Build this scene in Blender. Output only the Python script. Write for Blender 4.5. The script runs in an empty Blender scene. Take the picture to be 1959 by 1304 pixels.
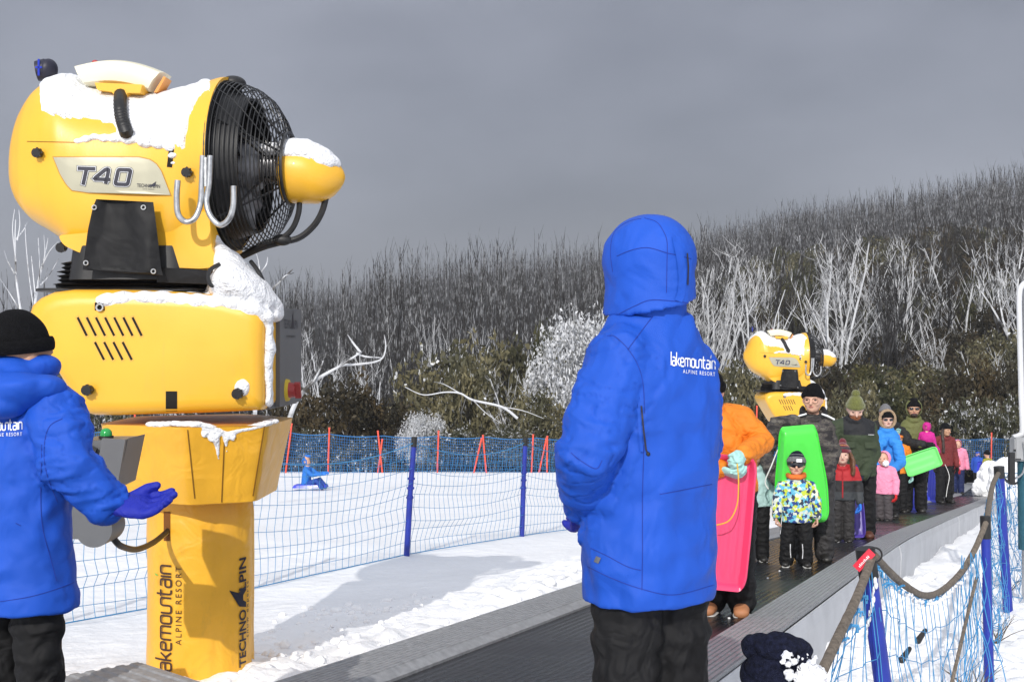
import bpy, bmesh, math, random
import numpy as np
from mathutils import Vector, Matrix, noise
from mathutils.bvhtree import BVHTree

# ------------------------------------------------------------ camera, sky, sun, exposure
F = 2300.0                       # focal length in photo pixels, image 1959 x 1304
CX, CY = 979.5, 652.0
R = math.radians
scene = bpy.context.scene
COL = scene.collection
cam_d = bpy.data.cameras.new("camera")
cam = bpy.data.objects.new("camera", cam_d); COL.objects.link(cam)
cam.location = (0, 0, 0); cam.rotation_euler = (R(90), 0, 0)
cam_d.sensor_width = 36; cam_d.lens = 36 * F / 1959.0
cam_d.clip_start = 0.05; cam_d.clip_end = 5000
scene.camera = cam

SUN_AZ, SUN_EL = R(13), R(30)    # sun stands behind the camera, to its left
to_sun = Vector((-math.sin(SUN_AZ) * math.cos(SUN_EL), -math.cos(SUN_AZ) * math.cos(SUN_EL), math.sin(SUN_EL)))
sun_d = bpy.data.lights.new("sun", 'SUN'); sun_d.energy = 3.2; sun_d.angle = R(0.5); sun_d.color = (1.0, 0.955, 0.89)
sun = bpy.data.objects.new("sun", sun_d); COL.objects.link(sun)
sun.rotation_euler = to_sun.to_track_quat('Z', 'Y').to_euler()

world = bpy.data.worlds.new("World"); scene.world = world; world.use_nodes = True
wt = world.node_tree; wt.nodes.clear()
def wn(t, **k):
    n = wt.nodes.new(t)
    for a, b in k.items(): setattr(n, a, b)
    return n
wo = wn('ShaderNodeOutputWorld'); wb = wn('ShaderNodeBackground'); wb2 = wn('ShaderNodeBackground'); wmix = wn('ShaderNodeMixShader')
sky = wn('ShaderNodeTexSky', sky_type='NISHITA'); sky.sun_disc = False
sky.sun_elevation = SUN_EL; sky.sun_rotation = math.atan2(to_sun.x, to_sun.y)
wb.inputs[1].default_value = 0.1
wt.links.new(sky.outputs[0], wb.inputs[0])
tc = wn('ShaderNodeTexCoord'); sep = wn('ShaderNodeSeparateXYZ')
wt.links.new(tc.outputs['Generated'], sep.inputs[0])
# storm cloud in front (y>0), bright sunlit cloud overhead and behind
mr = wn('ShaderNodeMapRange', interpolation_type='SMOOTHSTEP')
mr.inputs[1].default_value = 0.62; mr.inputs[2].default_value = -0.25; mr.inputs[3].default_value = 0; mr.inputs[4].default_value = 1
wt.links.new(sep.outputs[1], mr.inputs[0])
mrz = wn('ShaderNodeMapRange', interpolation_type='SMOOTHSTEP')
mrz.inputs[1].default_value = 0.30; mrz.inputs[2].default_value = 0.85
wt.links.new(sep.outputs[2], mrz.inputs[0])
mx = wn('ShaderNodeMath', operation='MAXIMUM'); wt.links.new(mr.outputs[0], mx.inputs[0]); wt.links.new(mrz.outputs[0], mx.inputs[1])
mp = wn('ShaderNodeMapping'); mp.inputs['Scale'].default_value = (1.0, 1.0, 2.2); wt.links.new(tc.outputs['Generated'], mp.inputs[0])
nz = wn('ShaderNodeTexNoise'); nz.inputs['Scale'].default_value = 2.1; nz.inputs['Detail'].default_value = 5; nz.inputs['Roughness'].default_value = 0.45
wt.links.new(mp.outputs[0], nz.inputs['Vector'])
rmp = wn('ShaderNodeValToRGB')
rmp.color_ramp.elements[0].position = 0.37; rmp.color_ramp.elements[0].color = (0.168, 0.180, 0.228, 1)
rmp.color_ramp.elements[1].position = 0.62; rmp.color_ramp.elements[1].color = (0.345, 0.362, 0.432, 1)
wt.links.new(nz.outputs[0], rmp.inputs[0])
cmix = wn('ShaderNodeMix', data_type='RGBA'); wt.links.new(mx.outputs[0], cmix.inputs[0])
wt.links.new(rmp.outputs[0], cmix.inputs[6]); cmix.inputs[7].default_value = (0.92, 0.96, 1.06, 1)
wt.links.new(cmix.outputs[2], wb2.inputs[0]); wb2.inputs[1].default_value = 1.0
wmix.inputs[0].default_value = 0.90
wt.links.new(wb.outputs[0], wmix.inputs[1]); wt.links.new(wb2.outputs[0], wmix.inputs[2])
wt.links.new(wmix.outputs[0], wo.inputs[0])

scene.view_settings.view_transform = 'Standard'; scene.view_settings.look = 'None'
scene.view_settings.exposure = 0.0; scene.view_settings.gamma = 1.0
scene.cycles.volume_bounces = 0
scene.cycles.max_bounces = 6
scene.cycles.transparent_max_bounces = 12

# ------------------------------------------------------------ helpers
rnd = random.Random(7)
def P(px, py, d):                # photo pixel at depth d -> world
    return Vector(((px - CX) / F * d, d, (CY - py) / F * d))

def tag(o, label=None, cat=None, group=None, kind=None):
    if label: o['label'] = label
    if cat: o['category'] = cat
    if group: o['group'] = group
    if kind: o['kind'] = kind
    return o
def empty(name, loc=(0, 0, 0), label=None, cat=None, group=None, rot=0):
    o = bpy.data.objects.new(name, None); COL.objects.link(o); o.location = loc; o.rotation_euler = (0, 0, rot)
    o.empty_display_size = 0.1
    bpy.context.view_layer.update()
    return tag(o, label, cat, group)
def link(name, me, mat=None, parent=None, smooth=True, world_coords=True):
    o = bpy.data.objects.new(name, me); COL.objects.link(o)
    if mat is not None:
        me.materials.clear()
        for m in (mat if isinstance(mat, (list, tuple)) else [mat]): me.materials.append(m)
    if smooth:
        me.shade_smooth()
        if len(me.polygons) < 12000: me.set_sharp_from_angle(angle=R(42))
    if parent is not None:
        o.parent = parent
        if world_coords: o.matrix_parent_inverse = mworld(parent).inverted()
    return o
def mworld(o):
    return (mworld(o.parent) @ o.matrix_parent_inverse if o.parent else Matrix()) @ o.matrix_basis

class MB:                         # mesh collector
    def __init__(s): s.v = []; s.f = []; s.mi = []; s.m = 0
    def add(s, v, f):
        n = len(s.v); s.v += [tuple(x) for x in v]; s.f += [tuple(i + n for i in q) for q in f]; s.mi += [s.m] * len(f)
        return s
    def mesh(s, name="mesh"):
        me = bpy.data.meshes.new(name); me.from_pydata(s.v, [], s.f)
        if any(s.mi): me.polygons.foreach_set('material_index', s.mi)
        me.update(); return me
    def build(s, name, mat, parent=None, smooth=True):
        return link(name, s.mesh(name), mat, parent, smooth)

def tube(mb, pts, rad, seg=10, cap=True, flat=1.0, ref=None, round_cap=False):
    """tube along pts; rad scalar, list, or list of (a,b); ref = direction of the b axis"""
    pts = [Vector(p) for p in pts]; n = len(pts)
    if not isinstance(rad, list): rad = [rad] * n
    rad = [r if isinstance(r, (list, tuple)) else (r, r * flat) for r in rad]
    if round_cap:
        a = pts[0]; d = (pts[0] - pts[1]).normalized(); b = pts[-1]; e = (pts[-1] - pts[-2]).normalized()
        pre = []; prer = []; post = []; postr = []
        for t in (0.95, 0.7, 0.38):
            k = math.sqrt(1 - t * t); r0 = min(rad[0]); r1 = min(rad[-1])
            pre.append(a + d * r0 * t); prer.append((rad[0][0] * k, rad[0][1] * k))
            post.insert(0, b + e * r1 * t); postr.insert(0, (rad[-1][0] * k, rad[-1][1] * k))
        pts = pre + pts + post; rad = prer + rad + postr; n = len(pts)
    t0 = (pts[1] - pts[0]).normalized()
    if ref is None: ref = Vector((0, 0, 1)) if abs(t0.z) < 0.9 else Vector((0, 1, 0))
    ref = Vector(ref)
    v = []; f = []; prev = None
    for i in range(n):
        t = (pts[min(i + 1, n - 1)] - pts[max(i - 1, 0)])
        t = t.normalized() if t.length > 1e-9 else t0
        b = (ref if prev is None else prev); b = b - t * b.dot(t)
        if b.length < 1e-6: b = t.orthogonal()
        b.normalize(); prev = b; a = t.cross(b)
        for k in range(seg):
            an = 2 * math.pi * k / seg
            v.append(pts[i] + a * (math.cos(an) * rad[i][0]) + b * (math.sin(an) * rad[i][1]))
    for i in range(n - 1):
        for k in range(seg):
            k2 = (k + 1) % seg
            f.append((i * seg + k, i * seg + k2, (i + 1) * seg + k2, (i + 1) * seg + k))
    if cap:
        f.append(tuple(range(seg - 1, -1, -1))); f.append(tuple((n - 1) * seg + k for k in range(seg)))
    mb.add(v, f); return mb
def ellipsoid(mb, c, r, M=None, seg=20, rings=12, zmin=-1.0, power=1.0):
    c = Vector(c); v = []; f = []
    lo = math.asin(max(-1, zmin))
    for i in range(rings + 1):
        ph = lo + (math.pi / 2 - lo) * i / rings
        for k in range(seg):
            an = 2 * math.pi * k / seg
            p = Vector((math.cos(ph) * math.cos(an) * r[0], math.cos(ph) * math.sin(an) * r[1], math.sin(ph) * r[2]))
            if M is not None: p = M @ p
            v.append(c + p)
    for i in range(rings):
        for k in range(seg):
            k2 = (k + 1) % seg
            f.append((i * seg + k, i * seg + k2, (i + 1) * seg + k2, (i + 1) * seg + k))
    f.append(tuple(range(seg - 1, -1, -1))); f.append(tuple(rings * seg + k for k in range(seg)))
    mb.add(v, f); return mb
def box(mb, c, s, M=None):
    c = Vector(c); v = []
    for z in (-.5, .5):
        for y in (-.5, .5):
            for x in (-.5, .5):
                p = Vector((x * s[0], y * s[1], z * s[2]))
                if M is not None: p = M @ p
                v.append(c + p)
    mb.add(v, [(0, 2, 3, 1), (4, 5, 7, 6), (0, 1, 5, 4), (2, 6, 7, 3), (0, 4, 6, 2), (1, 3, 7, 5)]); return mb
def loft(mb, rings, cap=True, closed=True):
    n = len(rings[0]); v = [p for r in rings for p in r]; f = []
    for i in range(len(rings) - 1):
        for k in range(n if closed else n - 1):
            k2 = (k + 1) % n
            f.append((i * n + k, i * n + k2, (i + 1) * n + k2, (i + 1) * n + k))
    if cap:
        f.append(tuple(range(n - 1, -1, -1))); f.append(tuple((len(rings) - 1) * n + k for k in range(n)))
    mb.add(v, f); return mb
def prism(mb, pts, d):            # polygon (list of Vectors) extruded by vector d
    n = len(pts); d = Vector(d); v = [Vector(p) for p in pts] + [Vector(p) + d for p in pts]
    f = [tuple(range(n - 1, -1, -1)), tuple(range(n, 2 * n))] + [(k, (k + 1) % n, n + (k + 1) % n, n + k) for k in range(n)]
    mb.add(v, f); return mb
def fixn(me):
    bm = bmesh.new(); bm.from_mesh(me); bmesh.ops.recalc_face_normals(bm, faces=bm.faces); bm.to_mesh(me); bm.free(); return me
def smooth_path(pts, n=8):
    pts = [Vector(p) for p in pts]; out = []
    for i in range(len(pts) - 1):
        p0 = pts[max(i - 1, 0)]; p1 = pts[i]; p2 = pts[i + 1]; p3 = pts[min(i + 2, len(pts) - 1)]
        for k in range(n):
            t = k / n
            out.append(0.5 * ((2 * p1) + (p2 - p0) * t + (2 * p0 - 5 * p1 + 4 * p2 - p3) * t * t + (3 * p1 - p0 - 3 * p2 + p3) * t ** 3))
    out.append(pts[-1]); return out
def remesh(mb, voxel, smooth=4, disp=None, name="organic"):
    me = fixn(mb.mesh(name))
    o = bpy.data.objects.new("tmp", me); COL.objects.link(o)
    m = o.modifiers.new('r', 'REMESH'); m.mode = 'VOXEL'; m.voxel_size = voxel
    if smooth:
        s = o.modifiers.new('s', 'SMOOTH'); s.iterations = smooth; s.factor = 0.5
    dg = bpy.context.evaluated_depsgraph_get()
    nm = bpy.data.meshes.new_from_object(o.evaluated_get(dg))
    bpy.data.objects.remove(o); bpy.data.meshes.remove(me)
    nm.name = name
    if disp:
        n = len(nm.vertices); co = np.empty(n * 3); nm.vertices.foreach_get('co', co); co = co.reshape(-1, 3)
        no = np.empty(n * 3); nm.vertices.foreach_get('normal', no); no = no.reshape(-1, 3)
        d = np.array([disp(Vector(c), Vector(q)) for c, q in zip(co, no)])
        co += no * d[:, None]; nm.vertices.foreach_set('co', co.ravel()); nm.update()
    return nm
def bvh_of(o):
    me = o.data; M = mworld(o)
    return BVHTree.FromPolygons([M @ v.co for v in me.vertices], [tuple(p.vertices) for p in me.polygons])
def cast(bvh, px, py):
    d = Vector(((px - CX) / F, 1, (CY - py) / F)).normalized()
    h = bvh.ray_cast(Vector((0, 0, 0)), d)
    return (h[0], h[1], d) if h[0] is not None else (None, None, d)

# ------------------------------------------------------------ materials
MATS = {}
def nodes_of(m):
    return m.node_tree.nodes, m.node_tree.links, m.node_tree.nodes['Principled BSDF']
def mat(name, col, rough=0.6, var=0.12, vscale=4.0, bump=0.0, bscale=30.0, metal=0.0, coat=0.0, sheen=0.0, fold=0.0, fscale=9.0, spec=0.5, trans=0.0, rvar=0.0, coord='Object', detail=4):
    if name in MATS: return MATS[name]
    m = bpy.data.materials.new(name); m.use_nodes = True; N, L, b = nodes_of(m)
    b.inputs['Roughness'].default_value = rough; b.inputs['Metallic'].default_value = metal
    b.inputs['Coat Weight'].default_value = coat; b.inputs['Sheen Weight'].default_value = sheen
    b.inputs['Specular IOR Level'].default_value = spec; b.inputs['Transmission Weight'].default_value = trans
    t = N.new('ShaderNodeTexCoord'); nz = N.new('ShaderNodeTexNoise'); nz.inputs['Scale'].default_value = vscale; nz.inputs['Detail'].default_value = detail
    L.new(t.outputs[coord], nz.inputs['Vector'])
    r = N.new('ShaderNodeValToRGB'); r.color_ramp.elements[0].position = 0.3; r.color_ramp.elements[1].position = 0.7
    c = np.array(col[:3]); a = np.clip(c * (1 - var), 0, 1); d = np.clip(c * (1 + var), 0, 1)
    r.color_ramp.elements[0].color = (*a, 1); r.color_ramp.elements[1].color = (*d, 1)
    L.new(nz.outputs[0], r.inputs[0]); L.new(r.outputs[0], b.inputs['Base Color'])
    if rvar:
        rr = N.new('ShaderNodeMapRange'); rr.inputs[1].default_value = 0.3; rr.inputs[2].default_value = 0.7
        rr.inputs[3].default_value = max(0, rough - rvar); rr.inputs[4].default_value = min(1, rough + rvar)
        L.new(nz.outputs[0], rr.inputs[0]); L.new(rr.outputs[0], b.inputs['Roughness'])
    last = None
    if fold:
        n2 = N.new('ShaderNodeTexNoise'); n2.inputs['Scale'].default_value = fscale; n2.inputs['Detail'].default_value = 2; n2.inputs['Distortion'].default_value = 1.2
        L.new(t.outputs[coord], n2.inputs['Vector'])
        bf = N.new('ShaderNodeBump'); bf.inputs['Strength'].default_value = fold; bf.inputs['Distance'].default_value = 0.05
        L.new(n2.outputs[0], bf.inputs['Height']); last = bf
    if bump:
        n3 = N.new('ShaderNodeTexNoise'); n3.inputs['Scale'].default_value = bscale; n3.inputs['Detail'].default_value = 3
        L.new(t.outputs[coord], n3.inputs['Vector'])
        bb = N.new('ShaderNodeBump'); bb.inputs['Strength'].default_value = bump; bb.inputs['Distance'].default_value = 0.01
        L.new(n3.outputs[0], bb.inputs['Height'])
        if last: L.new(last.outputs[0], bb.inputs['Normal'])
        last = bb
    if last: L.new(last.outputs[0], b.inputs['Normal'])
    MATS[name] = m; return m

def snow_mat():
    m = mat('snow', (0.90, 0.905, 0.92), rough=0.55, var=0.045, vscale=0.9, spec=0.3, detail=8)
    N, L, b = nodes_of(m)
    t = N.new('ShaderNodeTexCoord')
    n1 = N.new('ShaderNodeTexNoise'); n1.inputs['Scale'].default_value = 5; n1.inputs['Detail'].default_value = 6; n1.inputs['Roughness'].default_value = 0.6
    n2 = N.new('ShaderNodeTexNoise'); n2.inputs['Scale'].default_value = 60; n2.inputs['Detail'].default_value = 3
    L.new(t.outputs['Object'], n1.inputs['Vector']); L.new(t.outputs['Object'], n2.inputs['Vector'])
    b1 = N.new('ShaderNodeBump'); b1.inputs['Strength'].default_value = 0.6; b1.inputs['Distance'].default_value = 0.06
    b2 = N.new('ShaderNodeBump'); b2.inputs['Strength'].default_value = 0.3; b2.inputs['Distance'].default_value = 0.006
    L.new(n1.outputs[0], b1.inputs['Height']); L.new(n2.outputs[0], b2.inputs['Height']); L.new(b1.outputs[0], b2.inputs['Normal'])
    L.new(b2.outputs[0], b.inputs['Normal'])
    return m
SNOW = snow_mat()

# ------------------------------------------------------------ the slope
DX, DY = 0.4066, 0.9136           # direction of the conveyor in plan
def sstep(a, b, x):
    t = min(1, max(0, (x - a) / (b - a))); return t * t * (3 - 2 * t)
def belt_z(y):
    k = 0.8; t = y - 13.5         # smooth break of slope
    return -(1.25 + 0.075 * y) - 0.037 * (k * math.log1p(math.exp(min(40, t / k))))* (1.0 - 0.0) + 0.0
def nrm(x, y): return x * DY - y * DX
TL = [(-40, 0.6), (0, -1.60), (3, -1.70), (7, -2.10), (11, -2.42), (14, -2.54), (17, -2.76), (24, -3.42), (32, -4.02), (38, -4.46), (42, -4.62), (45, -4.9), (52, -6.3), (60, -7.1), (75, -7.5)]
def terr_l(y):
    xs = [a for a, b in TL]; return float(np.interp(y, xs, [b for a, b in TL]))
def ridge(az):                    # azimuth tan -> (ridge distance, ridge ground height)
    d = float(np.interp(az, [-.9, -.45, -.2, 0, .08, .2, .3, .43, .7, 1.2], [1300, 1400, 1450, 1400, 1250, 850, 600, 470, 400, 350]))
    zt = float(np.interp(az, [-.9, -.43, -.208, -.1, -.03, .07, .15, .205, .27, .335, .43, .7, 1.2], [-8, 0, 26, 40, 46, 41, 43, 44, 44, 42, 43, 52, 55]))
    zt = float(np.interp(az, [-.9, -.45, -.30, -.208, -.121, -.078, -.035, .074, .147, .205, .27, .335, .426, .6, 1.2],
                             [645, 650, 600, 555, 520, 494, 480, 462, 443, 404, 378, 360, 326, 258, 150]))
    z = (652 - zt) / 2300 * d - 12.0 - .010 * d
    return d, max(z, -16)
def hill_z(x, y):
    r = math.hypot(x, y); az = x / max(y, 1)
    d, z1 = ridge(az)
    t = (r - 62) / (d - 62)
    if t <= 0: return -7.3
    if t <= 1: return -7.3 + (z1 + 7.3) * (t ** 0.92 * (1 - 0.0)) + 1.2 * noise.noise(Vector((x * .02, y * .02, 3))) * min(1, t * 5)
    return z1 - (t - 1) * 12
def fractal(x, y, s, o=3, z=0.0):
    a = 0; w = 1
    for i in range(o):
        a += w * noise.noise(Vector((x * s, y * s, z + i * 7))); s *= 2.07; w *= 0.5
    return a
def ground_z(x, y, detail=True):
    n = nrm(x, y); bz = belt_z(y)
    zl = terr_l(y) if y < 44 else terr_l(44) + (terr_l(y) - terr_l(44))
    if y < 14: zl = min(zl, bz - 0.14)
    wl = sstep(-3.9, -7.5, n)                 # 1 far left
    near_l = bz - 0.16
    zL = near_l * (1 - wl) + zl * wl
    if y < 12: zL = near_l * (1 - wl * .5) + zl * wl * .5 if False else zL
    zR = bz - 0.42 - 0.05 * sstep(-1.4, 3, n) + 0.06 * max(0, n - 3) * 0.2
    if y > 40: zR = zR + (terr_l(60) - zR) * sstep(40, 62, y)
    w = sstep(-3.3, -1.5, n)
    z = zL * (1 - w) + zR * w
    zR_up = sstep(4.9, 4.3, y) * sstep(-1.45, -1.4, n) * (1 - sstep(.58, .72, x))
    z += zR_up * max(0, bz - .03 - z)
    if -3.45 < n < -1.4: z = min(z, bz - 0.30)
    if detail and y < 60:
        a = 0.010 + 0.05 * sstep(-5.3, -3.6, n) * (1 - sstep(-3.6, -3.3, n))
        if y < 12 and n < -4: a += 0.035 * sstep(9.5, 6, y)
        if n > -1.5: a = 0.075 * (1 - 0.65 * sstep(-0.6, 1.2, n))
        if n > -1.5: a *= 1.0
        q = fractal(x, y, 2.6, 4)
        z += a * (abs(q) * 1.6 - 0.35) + 0.02 * noise.noise(Vector((x * .5, y * .5, 1)))
        if n > -1.5 and y < 30:
            z += 0.10 * sstep(-0.15, -1.35, n) * (0.5 + fractal(x, y, 1.1, 2, 5))
        # rolled snow lumps beside the near kerb
        if -6 < n < -3.4 and y < 16: z += 0.10 * sstep(8.5, 10.5, y) * sstep(-5.4, -3.9, n) * (0.4 + abs(fractal(x, y, 3.2, 3, 9)))
    if y < 22 and (-5.6 < n < -3.35 or -1.45 < n < .4):
        w_ = sstep(-5.6, -3.9, n) if n < -3 else (1 - sstep(-.9, .4, n)) * .9
        w_ *= (.35 + .65 * sstep(9.0, 10.5, y)) if n < -3 else 1
        q = noise.noise(Vector((x * 6.5, y * 6.5, 2))); q2 = noise.noise(Vector((x * 14, y * 14, 5))); z += w_ * (.055 * (abs(q) ** .7) + .03 * abs(q2) - .01)
    return z
def PG(px, py, off=0.0):          # photo pixel -> point on the conveyor surface
    k = (CY - py) / F; lo, hi = 1.0, 90.0
    for i in range(60):
        m = (lo + hi) / 2
        if k * m < belt_z(m) + off: hi = m
        else: lo = m
    return P(px, py, hi)

def grid_sheet(xs, ys, zf):
    mb = MB(); nx, ny = len(xs), len(ys)
    mb.v = [(x, y, zf(x, y)) for y in ys for x in xs]
    mb.f = [(j * nx + i, j * nx + i + 1, (j + 1) * nx + i + 1, (j + 1) * nx + i) for j in range(ny - 1) for i in range(nx - 1)]
    mb.mi = [0] * len(mb.f); return mb
def steps(*segs):                 # (start, end, step)...
    out = []
    for a, b, s in segs:
        n = max(1, round((b - a) / s)); out += [a + (b - a) * i / n for i in range(n)]
    out.append(segs[-1][1]); return out
xs = steps((-60, -20, 4), (-20, -6, .5), (-6, -3.5, .12), (-3.5, 5, .055), (5, 9, .12), (9, 24, .5), (24, 70, 3))
ys = steps((-30, 2, 2), (2, 5, .2), (5, 15, .055), (15, 26, .18), (26, 46, .5), (46, 66, 1.5))
g = grid_sheet(xs, ys, ground_z).build('snow_ground', SNOW); tag(g, kind='structure')

m = mat('hill_floor', (0.016, 0.014, 0.012), rough=0.95, var=0.5, vscale=0.15, spec=0.1)
N, L, b = nodes_of(m)
t = N.new('ShaderNodeTexCoord'); v = N.new('ShaderNodeTexNoise'); v.inputs['Scale'].default_value = 0.9; v.inputs['Detail'].default_value = 8
L.new(t.outputs['Object'], v.inputs['Vector']); r = N.new('ShaderNodeValToRGB')
r.color_ramp.elements[0].position = 0.64; r.color_ramp.elements[1].position = 0.72
mxn = N.new('ShaderNodeMix'); mxn.data_type = 'RGBA'; L.new(v.outputs[0], r.inputs[0]); L.new(r.outputs[0], mxn.inputs[0])
src = b.inputs['Base Color'].links[0].from_socket; L.new(src, mxn.inputs[6]); mxn.inputs[7].default_value = (0.20, 0.20, 0.21, 1)
L.new(mxn.outputs[2], b.inputs['Base Color'])
xs = steps((-1200, -440, 50), (-700, 700, 14), (700, 1300, 60)); ys = steps((50, 62, 2), (62, 330, 7), (330, 1560, 24), (1560, 2400, 120))
def hz(x, y):
    return hill_z(x, y) + 0.0 if y > 60 else -7.4
h = grid_sheet(xs, ys, hz).build('hillside', m); tag(h, kind='structure')
# wide apron so the land does not stop beside or behind the camera
mb = MB(); mb.add([(-900, -300, 1.0), (900, -300, 1.0), (900, -29, -0.2), (-900, -29, -0.2)], [(0, 1, 2, 3)])
mb.add([(-900, -30, -0.1), (-58, -30, -0.1), (-58, 66, -7.4), (-900, 66, -7.4), (68, -30, -0.1), (900, -30, -0.1), (900, 66, -7.4), (68, 66, -7.4)], [(0, 1, 2, 3), (4, 5, 6, 7)])
tag(mb.build('snow_field', SNOW), kind='structure')

# ------------------------------------------------------------ conveyor lift
metal_grey = mat('ribbed_grey_mat', (0.30, 0.305, 0.315), rough=0.5, var=0.22, vscale=26, metal=0.0, bump=0.5, bscale=350, rvar=.12, detail=8)
side_white = mat('frosted_side_panel', (0.50, 0.51, 0.53), rough=0.5, var=0.10, vscale=3, bump=0.15, bscale=60)
belt_m = mat('black_belt_rubber', (0.016, 0.016, 0.018), rough=0.26, var=0.5, vscale=1.2, rvar=0.14, spec=0.35, detail=6)
N, L, b = nodes_of(belt_m)
t = N.new('ShaderNodeTexCoord'); mpn = N.new('ShaderNodeMapping'); mpn.inputs['Rotation'].default_value = (0, 0, math.atan2(DX, DY))
L.new(t.outputs['Object'], mpn.inputs[0])
def wave(axis, scale):
    w = N.new('ShaderNodeTexWave'); w.bands_direction = axis; w.inputs['Scale'].default_value = scale; w.inputs['Distortion'].default_value = 0; L.new(mpn.outputs[0], w.inputs[0]); return w
w1 = wave('Y', 9.0); w2 = wave('X', 6.0)
mu = N.new('ShaderNodeMath'); mu.operation = 'MULTIPLY'; L.new(w1.outputs['Fac'], mu.inputs[0]); L.new(w2.outputs['Fac'], mu.inputs[1])
bp = N.new('ShaderNodeBump'); bp.inputs['Strength'].default_value = 0.9; bp.inputs['Distance'].default_value = 0.006
L.new(mu.outputs[0], bp.inputs['Height']); L.new(bp.outputs[0], b.inputs['Normal'])

conv = empty('conveyor_lift', (0, 5, belt_z(5)), 'long black rubber magic carpet conveyor with ribbed grey kerbs running down the snow slope', 'conveyor lift')
def npt(n, y, dz=0):              # point at perpendicular offset n and row y
    return Vector(((n + y * DX) / DY, y, belt_z(y) + dz))
def sweep(mb, prof, ya, yb, step=0.5, closed=False):
    yy = steps((ya, 12, step), (12, 15, .15), (15, yb, step)) if ya < 12 else steps((ya, yb, step))
    rings = [[npt(n, y, dz) for n, dz in prof] for y in yy]
    return loft(mb, rings, cap=False, closed=closed)
LN, RN = -2.987, -1.809
sweep(MB(), [(LN - .02, -.02), (LN, 0), (RN, 0), (RN + .02, -.02)], 1.5, 56).build('belt', belt_m, conv)
def ribs(n0, n1, cnt, z, h):
    out = []; w = (n1 - n0) / cnt
    for i in range(cnt):
        a = n0 + w * i
        out += [(a + w * .04, z), (a + w * .12, z + h), (a + w * .78, z + h), (a + w * .88, z)]
    return out
sweep(MB(), [(LN, -.03), (LN, .015)] + [(x, zz) for x, zz in reversed(ribs(LN - .36, LN - .06, 9, .045, .006))][::1] + [(LN - .37, .055), (LN - .40, .05), (LN - .41, .0), (LN - .41, -.30)], 1.5, 56).build('kerb', metal_grey, conv, smooth=False)
sweep(MB(), [(RN, -.03), (RN, .015)] + ribs(RN + .03, RN + .325, 9, .045, .006) + [(RN + .335, .05), (RN + .338, .03)], 1.5, 56).build('kerb', metal_grey, conv, smooth=False)
sp = MB(); k = 0
yy = steps((1.5, 56, 2.9))
for i in range(len(yy) - 1):      # individual folded side panels with small gaps
    a, b_ = yy[i] + .01, yy[i + 1] - .01
    sub = steps((a, b_, .3)); o = rnd.uniform(-.004, .006)
    rings = [[npt(RN + .331 + o, y, -.45), npt(RN + .345 + o, y, .028), npt(RN + .352 + o, y, .028), npt(RN + .372 + o, y, -.06), npt(RN + .362 + o, y, -.45)] for y in sub]
    loft(sp, rings)
fixn(sp.mesh('x')); sp.build('side_panel', side_white, conv, smooth=False)
# deck plate at the top end of the lift
e1 = Vector((.78, -.626, -.02)); e2 = Vector((-.626, -.78, .055)); C0 = Vector((-1.99, 6.45, belt_z(6.45) + .01))
mb = MB(); w = 1.02
prof = [(0, -.12), (0, .0)]
for i in range(30):
    a = w * i / 30; prof += [(a + .004, .0), (a + .008, .007), (a + .024, .007), (a + .029, .0)]
prof += [(w, 0), (w, -.12)]
loft(mb, [[C0 + e1 * 0 + e2 * (a * 2.6) + e1 * s + Vector((0, 0, zz)) for a, zz in prof] for s in (0.0, .5, w)], cap=False, closed=False)
tag(mb.build('deck_mat', metal_grey, None, smooth=False), 'dark ribbed deck mat beside the belt at the foot of the big yellow snow gun', 'deck mat')

# ------------------------------------------------------------ trees and shrubs
def bark(name, dark, light, amt, scale=2.0):
    m = bpy.data.materials.new(name); m.use_nodes = True; N, L, b = nodes_of(m)
    b.inputs['Roughness'].default_value = 0.85; b.inputs['Specular IOR Level'].default_value = 0.2
    t = N.new('ShaderNodeTexCoord'); nz = N.new('ShaderNodeTexNoise'); nz.inputs['Scale'].default_value = scale; nz.inputs['Detail'].default_value = 5
    L.new(t.outputs['Object'], nz.inputs['Vector'])
    r = N.new('ShaderNodeValToRGB'); r.color_ramp.elements[0].position = 1 - amt - .08; r.color_ramp.elements[1].position = 1 - amt + .08
    r.color_ramp.elements[0].color = (*dark, 1); r.color_ramp.elements[1].color = (*light, 1)
    L.new(nz.outputs[0], r.inputs[0]); L.new(r.outputs[0], b.inputs['Base Color']); return m
bark_frost = bark('frosted_dead_wood', (0.03, 0.027, 0.025), (0.40, 0.41, 0.43), 0.42, 1.2)
bark_mid = bark('rimed_grey_wood', (0.020, 0.018, 0.017), (0.15, 0.153, 0.16), 0.42, 0.8)
bark_dark = bark('dark_dead_wood', (0.013, 0.011, 0.010), (0.035, 0.034, 0.034), 0.40, 0.7)

bark_white = bark('white_rimed_wood', (0.07, 0.065, 0.06), (0.62, 0.63, 0.65), 0.60, 1.4)
MARKS = [(-80, 'left edge'), (60, 'black beanie'), (230, 'yellow gun tower'), (390, 'gun box'), (560, 'grey gun cabinet'), (640, 'sledding child'), (725, 'left crossed poles'), (780, 'nearer blue post'), (850, 'single red pole'), (925, 'middle crossed poles'), (1000, 'farther blue post'), (1060, 'tall snowy shrub'), (1150, 'hooded attendant'), (1240, 'attendant hood'), (1330, 'attendant shoulder'), (1400, 'orange jacket'), (1460, 'far snow gun'), (1525, 'camouflage man'), (1590, 'cone of the far gun'), (1635, 'olive pompom beanie'), (1690, 'fur hood'), (1750, 'olive hooded man'), (1800, 'maroon jacket'), (1835, 'pink hooded jacket'), (1870, 'dark blue hooded jacket'), (1897, 'right red pole'), (1945, 'electric box'), (2000, 'right edge')]
USED = {}
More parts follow.
